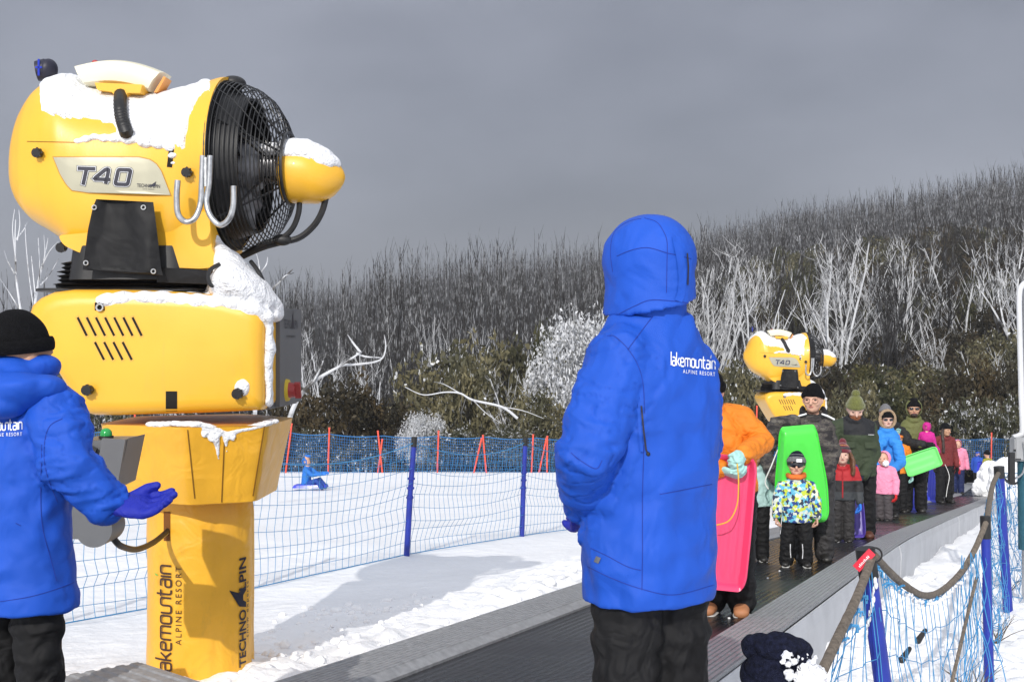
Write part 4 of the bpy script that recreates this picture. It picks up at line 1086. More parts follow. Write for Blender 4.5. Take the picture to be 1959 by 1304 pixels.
# black cover over the yoke
V = []; poly = [(184, 381), (293, 384), (296, 400), (308, 512), (400, 520), (398, 545), (300, 535), (158, 516), (168, 440), (178, 395)]
def cover(a, b_):
    h, n, d = cast(sb, a, b_)
    y = 6.70 - .02 * math.sin(a * .05)
    if h is not None and b_ < 495: y = min(y, h.y - .014)
    y -= .012 * noise.noise(Vector((a * .03, b_ * .015, 0))) + .004 * noise.noise(Vector((a * .09, b_ * .06, 3)))
    return P(a, b_, y)
V, Fc = in_poly_grid([(184, 381), (293, 384), (300, 440), (308, 512), (312, 527), (158, 517), (168, 440), (178, 395)], 26, 26)
cov = place2d(V, Fc, cover, 'yoke_cover', BLKC, gun)
mb = MB(); q = [P(x, 511 + (x - 300) * .06, 6.74) for x in range(300, 402, 6)]; q2 = [P(x, 540 + (x - 300) * .03, 6.76) for x in range(300, 402, 6)]
loft(mb, [q, q2, [p + Vector((0, .5, 0)) for p in q2]], cap=False, closed=False); mb.build('yoke_skirt', BLKC, gun)
mb = MB(); loft(mb, [rrect(bx + .05, 7.18, .36, .42, P(0, 535, 6.8).z), rrect(bx + .05, 7.18, .34, .40, P(0, 470, 6.8).z)]); mb.build('yoke', BLK, gun)
for a, b_ in ((181, 397), (275, 397), (165, 503), (294, 519)):
    mb = MB(); c = cover(a, b_) + Vector((0, -.006, 0)); tube(mb, [c + Vector((.012 * math.cos(t), 0, .012 * math.sin(t))) for t in np.linspace(0, 6.283, 13)], .004, seg=6, cap=False); mb.build('eyelet', STEEL, cov)
# steel hooks
mb = MB(); y = 6.62
tube(mb, smooth_path([P(388, 298, y), P(386, 350, y), P(383, 392, y), P(372, 418, y - .01), P(355, 424, y - .01), P(341, 410, y - .02), P(338, 380, y - .02), P(340, 345, y - .02)], 6), .0165, seg=12); mb.build('steel_hook', STEEL, gun)
mb = MB()
tube(mb, smooth_path([P(402, 298, y), P(400, 350, y), P(395, 385, y), P(402, 412, y - .01), P(420, 430, y - .02), P(437, 420, y - .04), P(446, 395, y - .05), P(447, 356, y - .05)], 6), .0165, seg=12); mb.build('steel_hook', STEEL, gun)
mb = MB(); box(mb, P(395, 330, y + .01), (.012, .05, .16)); mb.build('hook_bracket', STEEL, gun, smooth=False)
# hoses
mb = MB(); tube(mb, smooth_path([H(573, 383, .02), H(571, 408, .02), H(560, 436, .02), H(540, 455, .02), H(505, 466, .02), H(465, 488, 0)], 6), .017, seg=8); mb.build('hose', BLK, gun)
mb = MB(); tube(mb, smooth_path([H(624, 376, 0), H(616, 405, 0), H(600, 432, 0), H(572, 455, 0), H(535, 464, 0), H(500, 474, 0), H(460, 492, 0)], 6), .019, seg=8); mb.build('hose', BLK, gun)
mb = MB(); ellipsoid(mb, H(540, 459, .01), (.06, .035, .035)); mb.build('hose_joint', BLK, gun)
mb = MB(); tube(mb, smooth_path([P(421, 505, 6.7), P(403, 515, 6.68), P(398, 530, 6.67), P(404, 546, 6.67), P(412, 542, 6.68)], 5), .012, seg=7); tube(mb, smooth_path([P(480, 500, 6.9), P(495, 520, 6.85), P(506, 545, 6.85)], 5), .013, seg=7); mb.build('cable_loop', BLK, gun)
# cream arc sensor on its bellows stem
v0 = .20; outer = []; inner = []
for t in np.linspace(0, 1, 15):
    px = 150 + 166 * t
    top = 133 - 16 * math.sin(t * math.pi * .92 + .12) + 12 * t ** 2 - 3; bot = 178 - 18 * math.sin(t * math.pi) + (0 if t < .5 else 4 * (t - .5))
    outer.append((150 + 167 * t, top)); inner.append((172 + 118 * t, 168 - 8 * math.sin(t * math.pi) + 10 * t))
mb = MB(); rings = []
for (a, b_), (c, d) in zip(outer, inner):
    p, q = H(a, b_, v0), H(c, d, v0); th = Vector((lx, ly, 0))
    rings.append([p + th * -.10, p + th * .02, p.lerp(q, .12) + th * .075, p.lerp(q, .5) + th * .095, p.lerp(q, .9) + th * .08, q + th * .03, q + th * -.10])
loft(mb, rings); fixn(mb.mesh('x')); sens = mb.build('sensor_arc', CREAM, gun)
mb = MB(); prism(mb, [H(181, 158, v0 + .12), H(272, 162, v0 + .12), H(268, 178, v0 + .12), H(244, 178, v0 + .12), H(238, 188, v0 + .12), H(222, 187, v0 + .12), H(214, 176, v0 + .12), H(186, 172, v0 + .12)], Vector((-lx, -ly, 0)) * .16); mb.build('sensor_base', YEL, sens, smooth=False)
mb = MB(); prism(mb, [H(301, 176, v0 + .07), H(294, 177, v0 + .07), H(313, 146, v0 + .07), H(317, 148, v0 + .07)], Vector((-lx, -ly, 0)) * .10); mb.build('sensor_window', mat('orange_plastic', (.7, .28, .05), rough=.4), sens, smooth=False)
mb = MB(); q = smooth_path([H(231, 180, v0 + .10), H(230, 200, v0 + .20)] + [caster(sb, .06)(a, b_) for a, b_ in ((232, 222), (237, 240), (241, 252))] + [caster(sb, -.03)(243, 258)], 7); n = len(q)
tube(mb, q, [.034 + .005 * (i % 2) for i in range(n)], seg=12); mb.build('sensor_stem', BLK, gun)
mb = MB(); ellipsoid(mb, H(182, 119, v0), (.018, .018, .012)); mb.build('beacon', REDP, gun)
mb = MB(); c = H(92, 134, 0); ellipsoid(mb, c, (.055, .07, .068), Matrix.Rotation(.25, 3, 'Y')); tube(mb, [c + Vector((-.01, 0, 0)), c + Vector((-.065, -.01, -.01))], [.068, .06], seg=20); spot = mb.build('spotlight', NAVYI, gun)
mb = MB(); box(mb, c + Vector((-.03, -.068, 0)), (.012, .006, .10)); box(mb, c + Vector((-.03, -.068, 0)), (.04, .006, .012)); mb.build('lamp_mark', BLUEL, spot)
mb = MB(); tube(mb, [H(96, 150, 0), H(120, 150, 0), H(150, 165, .05)], .007, seg=6); mb.build('lamp_bracket', CREAM, gun)

def copy_tree(o, parent=None):
    c = o.copy(); COL.objects.link(c); c.parent = parent
    if parent is not None: c.matrix_parent_inverse = o.matrix_parent_inverse.copy()
    for ch in list(o.children): copy_tree(ch, c)
    return c
g2 = copy_tree(gun); g2.location = Vector(((1499 - CX) / F * 26.4 + .30, 26.4, (CY - 812) / F * 26.4 - 1.66 - .03)); g2['label'] = 'yellow fan snow gun standing far off behind the queue with trees at its back'
g2.rotation_euler = (0, 0, R(2))

# ------------------------------------------------------------ people
def skinmat(n, c): return mat(n, c, rough=.5, var=.06, vscale=20, spec=.4)
SK1 = skinmat('skin_light', (0.62, 0.36, 0.26)); SK2 = skinmat('skin_tan', (0.48, 0.27, 0.17)); SK3 = skinmat('skin_pale', (0.66, 0.42, 0.33))
def cloth(n, c, rough=.65, fold=.55, fs=10, var=.08, spec=.35, **k): return mat(n, c, rough=rough, var=var, vscale=5, bump=.25, bscale=500, fold=fold, fscale=fs, spec=spec, **k)
ROYAL = cloth('royal_blue_shell', (0.012, 0.083, 0.50), fold=.3, fs=6, rough=.55, spec=.25)
ROYALG = cloth('deep_blue_glove', (0.010, 0.020, 0.33), fold=.3, fs=20, rough=.6)
BLKP = cloth('black_ski_pants', (0.007, 0.007, 0.008), fold=.6, fs=9, rough=.7, spec=.3)
BLKP2 = cloth('charcoal_ski_pants', (0.035, 0.033, 0.034), fold=.6, fs=14)
KNITB = mat('black_knit', (0.005, 0.005, 0.006), rough=.95, var=.3, vscale=60, bump=.6, bscale=160, spec=.15)
NAVYK = mat('navy_knit', (0.010, 0.012, 0.028), rough=.95, var=.5, vscale=80, bump=.9, bscale=220, spec=.15)
OLIVEK = mat('olive_knit', (0.13, 0.14, 0.035), rough=.95, var=.25, vscale=60, bump=.8, bscale=120, sheen=.3)
MAROON = mat('maroon_knit', (0.14, 0.010, 0.022), rough=.95, var=.3, vscale=60, bump=.8, bscale=160, sheen=.3)
GREYK = mat('grey_knit', (0.16, 0.16, 0.17), rough=.95, var=.3, vscale=60, bump=.8, bscale=160)
TANK_ = mat('mustard_knit', (0.42, 0.22, 0.07), rough=.95, var=.2, vscale=60, bump=.8, bscale=160)
BOOT = mat('dark_boot', (0.015, 0.014, 0.013), rough=.45, var=.3, bump=.2)
BOOTW = mat('pale_boot_sole', (0.55, 0.55, 0.53), rough=.5, var=.1)
BOOTT = mat('tan_boot', (0.42, 0.18, 0.08), rough=.6, var=.15, bump=.3)
BOOTR = mat('brown_boot', (0.10, 0.035, 0.02), rough=.5, var=.2)
LENS = mat('dark_lens', (0.006, 0.008, 0.015), rough=.08, var=.1, coat=.6)
EYE = mat('eye_dark', (0.02, 0.012, 0.010), rough=.2, var=.1)
LIP = mat('lips', (0.42, 0.13, 0.11), rough=.45, var=.05)
HAIRB = mat('brown_hair', (0.11, 0.045, 0.018), rough=.55, var=.5, vscale=90)
HAIRD = mat('dark_hair', (0.03, 0.015, 0.010), rough=.5, var=.5, vscale=90)
GINGER = mat('ginger_beard', (0.22, 0.07, 0.025), rough=.8, var=.4, vscale=90, bump=.8, bscale=200)

def glove_mesh(side=1, curl=.5, cuff=True, thick=1.0):
    """hand pointing along -Z from the wrist at the origin, palm faces -Y, thumb towards -X*side; unit 1 = hand length .19"""
    mb = MB(); s = .19; f = thick
    ellipsoid(mb, (0, 0, -.28 * s), (.23 * s * f, .10 * s * f, .34 * s), seg=16, rings=10)
    tube(mb, [(0, 0, .12 * s), (0, 0, -.15 * s)], [(.17 * s * f, .13 * s * f), (.19 * s * f, .11 * s * f)], seg=14, ref=(0, 1, 0))
    L_ = (.40, .46, .43, .33)
    for i in range(4):
        x = (-.165 + .11 * i) * s * side * -1 * -1; x = x * f
        p = Vector((x * side if False else x, 0, -.50 * s + abs(i - 1.3) * .02 * s)); a = 0.15; pts = [p + Vector((0, 0, .1 * s)), p]
        for j, q in enumerate((.42, .32, .26)):
            a += curl * (.9 if j == 0 else .75) * (1 + .12 * i)
            p = p + Vector((x * .10, -math.sin(a), -math.cos(a))) * (L_[i] * s * q); pts.append(p)
        tube(mb, pts, [r * s * f for r in (.058, .060, .056, .052, .046)], seg=10, round_cap=True)
    tx = -side
    tube(mb, [Vector((tx * .10, 0, -.12)) * s, Vector((tx * .22, -.06, -.28)) * s, Vector((tx * .30, -.14 - .1 * curl, -.44)) * s, Vector((tx * .29, -.20 - .15 * curl, -.58)) * s], [r * s * f for r in (.075, .072, .062, .05)], seg=10, round_cap=True)
    if cuff: tube(mb, [(0, 0, .35 * s), (0, 0, .02 * s)], [(.24 * s * f, .20 * s * f), (.20 * s * f, .15 * s * f)], seg=16, ref=(0, 1, 0))
    return mb
HAND_CACHE = {}
def hand_me(side, curl, cuff, thick, vox=.0045):
    key = (side, curl, cuff, thick, vox)
    if key not in HAND_CACHE: HAND_CACHE[key] = remesh(glove_mesh(side, curl, cuff, thick), vox, 3)
    return HAND_CACHE[key]
def frame(zdir, ydir):
    z = Vector(zdir).normalized(); y = Vector(ydir); y = (y - z * y.dot(z)); y = y.normalized() if y.length > 1e-5 else z.orthogonal().normalized()
    x = y.cross(z); return Matrix((x, y, z)).transposed()

def cap_shell(mb, c, r, M, open_deg, thick=.012, seg=28, rings=14, lo=None):
    """sphere-like shell open around local -Y within open_deg"""
    V = []; c = Vector(c)
    for sgn in (1, -1):
        rr_ = [x - (thick if sgn < 0 else 0) for x in r]
        for i in range(rings + 1):
            ph = R(open_deg) + (math.pi - R(open_deg)) * i / rings
            for k in range(seg):
                a = 2 * math.pi * k / seg
                p = Vector((math.sin(ph) * math.cos(a) * rr_[0], -math.cos(ph) * rr_[1], math.sin(ph) * math.sin(a) * rr_[2]))
                V.append(c + M @ p)
    n = (rings + 1) * seg; Fc = []
    for i in range(rings):
        for k in range(seg):
            k2 = (k + 1) % seg; q = (i * seg + k, i * seg + k2, (i + 1) * seg + k2, (i + 1) * seg + k)
            Fc.append(q); Fc.append(tuple(n + x for x in reversed(q)))
    for k in range(seg): k2 = (k + 1) % seg; Fc.append((k, n + k, n + k2, k2))
    mb.add(V, Fc)

def person(pos, h, rot, label, group=None, child=False, jacket=ROYAL, pants=BLKP, skin=SK1, hem=.44, bulk=1.0, arms=(None, None), gloves=(BLKP, BLKP), curl=(.5, .5),
           boots=BOOT, head=(0, 0, 0), hat=None, hood=None, collar=True, vox=None, legs=None, sections=None, wr=1.0, extra=None, sole=None, armr=1.0, lean=(0, 0), headc=None, sit=False, gsize=1.0, palm=(None, None), pb=None, jsm=5, gthick=1.12, hdir=(None, None)):
    root = empty('person', pos, label, 'person', group)
    root.rotation_euler = (0, 0, R(rot)); bpy.context.view_layer.update()
    M = Matrix.Translation(Vector(pos)) @ Matrix.Rotation(R(rot), 4, 'Z'); Mi = M.inverted()
    hh = h * (.190 if child else .145); vox = vox or h * .0065
    L = lambda p: Mi @ p if isinstance(p, Vector) else Vector(p) * h
    top = h; chin = h - hh; sh = chin - .28 * hh; hipz = .47 * h if child else .51 * h
    sw = (.105 if not child else .10) * h * (1 + .15 * (bulk - 1))
    HM = (Matrix.Rotation(R(head[0]), 3, 'Z') @ Matrix.Rotation(R(head[1]), 3, 'X') @ Matrix.Rotation(R(head[2]), 3, 'Y'))
    nk = Vector((lean[0] * h, lean[1] * h, chin + .05 * hh)); hc = nk + HM @ Vector((0, -.10 * hh, .45 * hh))
    if headc is not None: hc = L(headc)
    hp = lambda x, y, z: hc + HM @ (Vector((x, y, z)) * hh)
    def on(name, mb_or_me, m, parent=root, smooth=True):
        me = mb_or_me.mesh(name) if isinstance(mb_or_me, MB) else mb_or_me
        o = bpy.data.objects.new(name, me); COL.objects.link(o); me.materials.clear(); me.materials.append(m); o.parent = parent
        if smooth:
            me.shade_smooth()
            if len(me.polygons) < 3000: me.set_sharp_from_angle(angle=R(50))
        return o
    J = []
    for i, sx in enumerate((-1, 1)):
        S = Vector((sx * sw + lean[0] * h, lean[1] * h, sh - .01 * h)); a = arms[i]
        if a is None: E, W = Vector((sx * (sw + .035 * h * bulk), .01 * h, sh - .17 * h)), Vector((sx * (sw + .045 * h * bulk), -.03 * h, sh - .325 * h))
        else:
            q = [L(p) for p in a]
            if len(q) == 3: S, E, W = q
            else: E, W = q
        J.append((S, E, W))
    # body
    mb = MB(); ellipsoid(mb, hc, (.36 * hh, .42 * hh, .50 * hh), HM, 24, 16)
    ellipsoid(mb, hp(0, -.13, -.27), (.26 * hh, .27 * hh, .24 * hh), HM); ellipsoid(mb, hp(0, -.30, -.36), (.11 * hh, .10 * hh, .10 * hh), HM)
    tube(mb, [hp(0, -.38, .10), hp(0, -.46, -.05), hp(0, -.50, -.12)], [.035 * hh, .05 * hh, .065 * hh], seg=10, round_cap=True)
    for sx in (-1, 1):
        ellipsoid(mb, hp(sx * .37, .02, -.02), (.05 * hh, .09 * hh, .13 * hh), HM); ellipsoid(mb, hp(sx * .18, -.31, -.12), (.12 * hh, .09 * hh, .10 * hh), HM)
        tube(mb, [hp(sx * .05, -.40, .11), hp(sx * .22, -.37, .12)], .035 * hh, seg=8, round_cap=True)
    tube(mb, [hc + HM @ Vector((0, .04 * hh, -.2 * hh)), nk + Vector((0, .02 * h, -.12 * hh)), Vector((lean[0] * h * .9, .0, sh - .05 * h))], [.22 * hh, .24 * hh, .3 * hh], seg=14)
    tube(mb, [Vector((lean[0] * h, lean[1] * h, sh - .01 * h)), Vector((0, 0, .65 * h)), Vector((0, 0, hipz))], [(.075 * h, .045 * h), (.070 * h, .050 * h), (.075 * h, .055 * h)], seg=16, ref=(0, 1, 0), round_cap=True)
    for S, E, W in J: tube(mb, [S, E, W], [.024 * h, .022 * h, .018 * h], seg=10, round_cap=True)
    LG = legs or [((-.052, 0, hipz / h), (-.058, -.01, .27), (-.062, .0, .045)), ((.052, 0, hipz / h), (.058, -.01, .27), (.062, .0, .045))]
    LG = [[L(p) for p in q] for q in LG]
    for q in LG: tube(mb, q, [.05 * h, .035 * h, .025 * h], seg=10, round_cap=True)
    bodyme = remesh(mb, vox, 2)
    body = on('body', bodyme, skin)
    for sx in (-1, 1):
        m_ = MB(); ellipsoid(m_, hp(sx * .155, -.375, .02), (.055 * hh, .03 * hh, .028 * hh), HM, 10, 6); on('eye', m_, EYE)
    m_ = MB(); ellipsoid(m_, hp(0, -.415, -.25), (.10 * hh, .03 * hh, .028 * hh), HM, 12, 6); on('mouth', m_, LIP)
    # pants
    mb = MB(); b = pb or (.5 + .5 * bulk)
    if not sit: ellipsoid(mb, (0, 0, hipz), (.098 * h * b, .075 * h * b, .075 * h), seg=20)
    else: ellipsoid(mb, (0, .02 * h, LG[0][0].z), (.11 * h * b, .09 * h * b, .075 * h), seg=20)
    for q in LG:
        k1 = q[0].lerp(q[1], .5); tube(mb, [q[0], k1, q[1], q[1].lerp(q[2], .6), q[2]], [r * h * b for r in (.064, .060, .052, .050, .050)], seg=14, round_cap=True)
    amp = .0035 * h * wr
    pd_ = lambda p, n: amp * (1.6 * noise.noise(Vector((p.x * 6, p.y * 6, p.z * 20)) / (h / 1.7)) + noise.noise(p * 24 / (h / 1.7)))
    on('pants', remesh(mb, vox, 4, pd_), pants)
    # boots
    for q in LG:
        m_ = MB(); a = q[2]; f = -1
        d = Vector((0, -1, 0)) if not sit else (q[2] - q[1]).normalized() * .3 + Vector((0, 0, 1)) * .9
        if not sit:
            z0 = a.z - .045 * h
            tube(m_, [a + Vector((0, 0, .035 * h)), Vector((a.x, a.y, z0 + .035 * h))], [.036 * h, .038 * h], seg=14, round_cap=True)
            tube(m_, [Vector((a.x, a.y + .03 * h, z0 + .027 * h)), Vector((a.x * 1.05, a.y - .04 * h, z0 + .030 * h)), Vector((a.x * 1.12, a.y - .10 * h, z0 + .024 * h))], [(.032 * h, .030 * h), (.034 * h, .030 * h), (.032 * h, .022 * h)], seg=14, round_cap=True, ref=(0, 0, 1))
            bo = on('boot', remesh(m_, vox, 2), boots)
            m_ = MB(); tube(m_, [Vector((a.x, a.y + .035 * h, z0 + .006 * h)), Vector((a.x * 1.05, a.y - .04 * h, z0 + .006 * h)), Vector((a.x * 1.12, a.y - .105 * h, z0 + .006 * h))], [(.034 * h, .008 * h), (.036 * h, .008 * h), (.032 * h, .008 * h)], seg=12, round_cap=True, ref=(0, 0, 1)); on('sole', m_, sole or BOOT, bo)
        else:
            tube(m_, [a, a + d * .07 * h], [.04 * h, .03 * h], seg=12, round_cap=True); on('boot', m_, boots)
    # jacket
    mb = MB(); b = .5 + .5 * bulk
    hemz = hem * h
    if sections: S_ = [(z * h, rx * h, ry * h, cx * h, cy * h) for z, rx, ry, cx, cy in sections]
    else:
        S_ = [(hemz, .108 * h * b, .080 * h * b, 0, 0), (hemz + .03 * h, .106 * h * b, .080 * h * b, 0, 0), ((hemz + sh) * .5, .100 * h * b, .076 * h * b, 0, -.004 * h), (sh - .10 * h, .108 * h * b, .078 * h * b, lean[0] * h * .7, lean[1] * h * .7),
              (sh - .04 * h, .106 * h * b, .070 * h * b, lean[0] * h, lean[1] * h), (sh + .005 * h, .078 * h * b, .055 * h * b, lean[0] * h, lean[1] * h), (sh + .03 * h, .05 * h, .045 * h, lean[0] * h, lean[1] * h)]
    rings = []
    zz = [s[0] for s in S_]; NZ = 26
    for i in range(NZ):
        z = zz[0] + (zz[-1] - zz[0]) * i / (NZ - 1); v_ = [float(np.interp(z, zz, [s[j] for s in S_])) for j in (1, 2, 3, 4)]
        rings.append([Vector((v_[2] + v_[0] * math.copysign(abs(math.cos(a)) ** .85, math.cos(a)), v_[3] + v_[1] * math.copysign(abs(math.sin(a)) ** .9, math.sin(a)), z)) for a in np.linspace(0, 2 * math.pi, 41)[:-1]])
    loft(mb, rings)
    for (S, E, W), sx in zip(J, (-1, 1)):
        inn = Vector((S.x - (S.x - lean[0] * h) * .45, S.y, S.z + .015 * h)); a1 = armr * b
        tube(mb, [inn, S, S.lerp(E, .5), E, E.lerp(W, .55), W], [r * h * a1 for r in (.040, .046, .045, .041, .036, .033)], seg=16, round_cap=True)
    if collar:
        cc = Vector((lean[0] * h, lean[1] * h, sh + .02 * h)); nr = .052 * h * (1.15 if child else 1)
        pts = [cc + Vector((nr * math.cos(a), -.01 * h + nr * math.sin(a), .012 * h * math.sin(a))) for a in np.linspace(0, 2 * math.pi, 21)]
        tube(mb, pts, (.016 * h, .026 * h), seg=8, cap=False, ref=(0, 0, 1))
    am = .0050 * h * wr
    def jd(p, n):
        q = p / (h / 1.75)
        near = min((p - W).length for _, _, W in J); slv = any((p - (S.lerp(E, t))).length < .075 * h or (p - E.lerp(W, t)).length < .07 * h for S, E, W in J for t in (.2, .5, .8, 1.0))
        f = Vector((q.x * 7, q.y * 7, q.z * 17)) if slv else Vector((q.x * 6 + q.z * 2, q.y * 6, q.z * 4.5))
        nf = noise.noise(f); ng = noise.noise(f * 1.7 + Vector((9, 4, 1))); v = (1 - abs(nf) * 2.2) * .8 - (.45 * math.exp(-(ng / .05) ** 2) if slv else .12 * math.exp(-(ng / .05) ** 2))
        return am * (v * (1.0 if slv else .75) + .7 * noise.noise(q * 16))
    jme = remesh(mb, vox * (.85 if vox < .01 else .9), jsm, jd); jo = on('jacket', jme, jacket)
    # hands
    for i, (S, E, W) in enumerate(J):
        d = (W - E).normalized(); g = gloves[i]
        if hdir[i] is not None: d = (Mi.to_3x3() @ Vector(hdir[i])).normalized()
        sc = h / 1.75 * (1.0 if not child else 1.12) * gsize
        if g is None: continue
        bare = (g == 'bare'); me = hand_me(-1 if i == 0 else 1, curl[i], not bare, .85 if bare else gthick, .0045 if not bare else .004)
        o = bpy.data.objects.new('hand' if bare else 'glove', me); COL.objects.link(o); o.parent = root
        if not me.materials: me.materials.append(skin)
        o.material_slots[0].link = 'OBJECT'; o.material_slots[0].material = skin if bare else g; me.shade_smooth()
        pd2 = palm[i] if palm[i] is not None else ((1 if i == 0 else -1), -.2, 0)
        fr = frame(-d, -Vector(pd2)); o.matrix_local = Matrix.Translation(W + d * .02 * h) @ fr.to_4x4() @ Matrix.Scale(sc, 4)
        if bare: o.parent = body
    # hat
    if hat:
        col, brim, pom, bands = hat
        mb = MB(); tilt = HM @ Matrix.Rotation(R(-12), 3, 'X')
        ellipsoid(mb, hp(0, .03, .10), (.42 * hh, .48 * hh, .60 * hh), tilt, 28, 12, zmin=-.05)
        ho = on('beanie', remesh(mb, vox * .8, 2, lambda p, n: .002 * h * noise.noise(p * 22)), col)
        mb = MB(); q = [hp(0, .03, .12) + tilt @ Vector((.43 * hh * math.cos(a), .49 * hh * math.sin(a), .045 * hh)) for a in np.linspace(0, 2 * math.pi, 33)]
        tube(mb, q, (.035 * hh, .10 * hh), seg=10, cap=False, ref=(0, 0, 1)); on('beanie_brim', mb, brim or col, ho)
        if bands:
            for z_, wd, bm_ in bands:
                k = math.sqrt(max(.05, 1 - (z_ / .50) ** 2)); mb = MB(); q = [hp(0, .03, .12) + tilt @ Vector((.43 * hh * k * math.cos(a), .49 * hh * k * math.sin(a), z_ * hh)) for a in np.linspace(0, 2 * math.pi, 33)]
                tube(mb, q, (.012 * hh, wd * hh), seg=10, cap=False, ref=(0, 0, 1)); on('beanie_band', mb, bm_, ho)
        if pom:
            mb = MB(); ellipsoid(mb, hp(0, .12, .12) + tilt @ Vector((0, 0, .58 * hh)), (.20 * hh,) * 3, None, 24, 20)
            me = remesh(mb, hh * .03, 0, lambda p, n: .03 * hh * noise.noise(p * 120) + .02 * hh * noise.noise(p * 60)); on('pompom', me, pom, ho)
    if hood:
        hm, fur, deg = hood
        mb = MB(); cap_shell(mb, hp(0, .06, .04), (.50 * hh, .56 * hh, .60 * hh), HM, deg, .035 * hh)
        m2 = remesh(mb, vox * .9, 3, lambda p, n: .003 * h * noise.noise(p * 14)); hd_ = on('hood', m2, hm)
        mb = MB(); tube(mb, [hp(0, .10, -.15), Vector((nk.x, nk.y + .015 * h, sh))], [.44 * hh, .46 * hh], seg=20)
        if fur:
            mb2 = MB(); rr_ = R(deg); q = [hp(0, .06, .04) + HM @ Vector((.52 * hh * math.sin(rr_) * math.cos(a), -.56 * hh * math.cos(rr_), .62 * hh * math.sin(rr_) * math.sin(a))) for a in np.linspace(0, 2 * math.pi, 29)]
            tube(mb2, q, .10 * hh, seg=10, cap=False); on('fur_trim', remesh(mb2, hh * .03, 0, lambda p, n: .05 * hh * noise.noise(p * 70)), fur, hd_)
    return dict(root=root, body=body, jacket=jo, on=on, hp=hp, HM=HM, hh=hh, h=h, J=J, M=M, sh=sh, L=L, hc=hc, nk=nk, mbvh=None)
def sunglasses(p, m=LENS, r=.125):
    mb = MB()
    for sx in (-1, 1): ellipsoid(mb, p['hp'](sx * .16, -.41, .02), (r * p['hh'], .035 * p['hh'], .085 * p['hh']), p['HM'], 14, 8)
    tube(mb, [p['hp'](-.38, -.05, .05), p['hp'](-.30, -.36, .05), p['hp'](0, -.44, .05), p['hp'](.30, -.36, .05), p['hp'](.38, -.05, .05)], .018 * p['hh'], seg=6)
    p['on']('sunglasses', mb, m)
def jacket_bvh(p, part='jacket'):
    o = p[part]; M = p['M']
    return BVHTree.FromPolygons([M @ v.co for v in o.data.vertices], [tuple(f.vertices) for f in o.data.polygons])
def local_link(p, V, Fc, fn, name, m, parent=None):
    Mi = p['M'].inverted(); pts = [fn(a, b_) for a, b_ in V]; ok = [q is not None for q in pts]
    mb = MB(); mb.add([Mi @ q if q is not None else Vector() for q in pts], [f for f in Fc if all(ok[i] for i in f)])
    me = mb.mesh(name); bm = bmesh.new(); bm.from_mesh(me); bmesh.ops.delete(bm, geom=[v for v in bm.verts if not v.link_faces], context='VERTS'); bm.to_mesh(me); bm.free()
    return p['on'](name, me, m, parent or p['jacket'])
def seamline(p, pts, fn, m, r=.0016, name='seam', n=10):
    Mi = p['M'].inverted(); q = []
    for a in smooth_path([Vector((*x, 0)) for x in pts], n):
        h_ = fn(a.x, a.y)
        if h_ is not None: q.append(Mi @ h_)
    if len(q) > 3:
        mb = MB(); tube(mb, q, r, seg=5); p['on'](name, mb, m, p['jacket'])

# foreground attendant in the hooded royal blue jacket
SEAMB = mat('seam_shadow_blue', (0.006, 0.03, 0.28), rough=.8)
d0 = 3.48; feet = P(1243, 0, d0); feet.z = -1.505
sec = [(.425, .106, .088, .004, 0), (.45, .107, .089, .004, 0), (.50, .109, .090, .004, 0), (.58, .107, .088, .002, 0), (.66, .114, .092, 0, 0), (.73, .121, .093, .0, 0), (.78, .115, .085, 0, 0), (.82, .100, .074, 0, 0), (.85, .080, .066, 0, 0), (.875, .066, .060, 0, 0)]
man = person(feet, 1.80, 212, 'attendant in a hooded royal blue jacket seen from behind, largest figure in the centre', jacket=ROYAL, pants=BLKP, hem=.425, bulk=1.08, sections=sec, vox=.0085, gloves=(ROYALG, ROYALG),
             arms=((P(1312, 702, 3.62), P(1326, 850, 3.72), P(1296, 960, 3.80)), (P(1196, 675, 3.40), P(1122, 872, 3.28), P(1120, 958, 3.50))), curl=(.4, .35), head=(0, 8, 0), wr=1.5, armr=1.10, headc=P(1240, 512, d0 + .02),
             legs=[((-.048, 0, .48), (-.055, -.0, .27), (-.06, .01, .045)), ((.044, 0, .48), (.050, -.0, .27), (.055, .01, .045))], palm=(None, (0, -1, .3)), gsize=1.05, pb=.93, jsm=2)
p = man; hh = .25
mb = MB(); c = Mi = None
Hc = p['M'].inverted() @ P(1241, 497, d0)
mb = MB(); HMx = Matrix.Rotation(R(4), 3, 'Z')
cap_shell(mb, Hc, (.121, .146, .130), HMx, 46, .009, 40, 24)
rings = []
for t in np.linspace(0, 1, 8):        # skirt of the hood over the collar
    z = Hc.z + .02 - .155 * t - .0 * t; ring = []
    for a in np.linspace(R(-215), R(35), 34): ring.append(Vector((Hc.x + (.120 + .006 * t - .010 * math.sin(t * 3)) * math.cos(a + R(180) - R(180)), Hc.y + .0 + (.146 + .002 * t) * -math.sin(a), z - .035 * t * math.cos(a - R(0)) * .0 - .028 * t * math.cos(a))))
    rings.append(ring)
m_ = MB(); V = []
inner = [[Vector((Hc.x + (q.x - Hc.x) * .94, Hc.y + (q.y - Hc.y) * .94, q.z)) for q in r_] for r_ in reversed(rings)]
allr = rings + inner
loft(mb, [list(r_) for r_ in zip(*allr)], cap=True, closed=True)
hoodme = remesh(mb, .0065, 4, lambda q, n: .005 * (1 - 2.0 * abs(noise.noise(Vector((q.x * 8, q.y * 8, q.z * 13))))) + .0015 * noise.noise(q * 25))
hood = p['on']('hood', hoodme, ROYAL); p['hood'] = hood
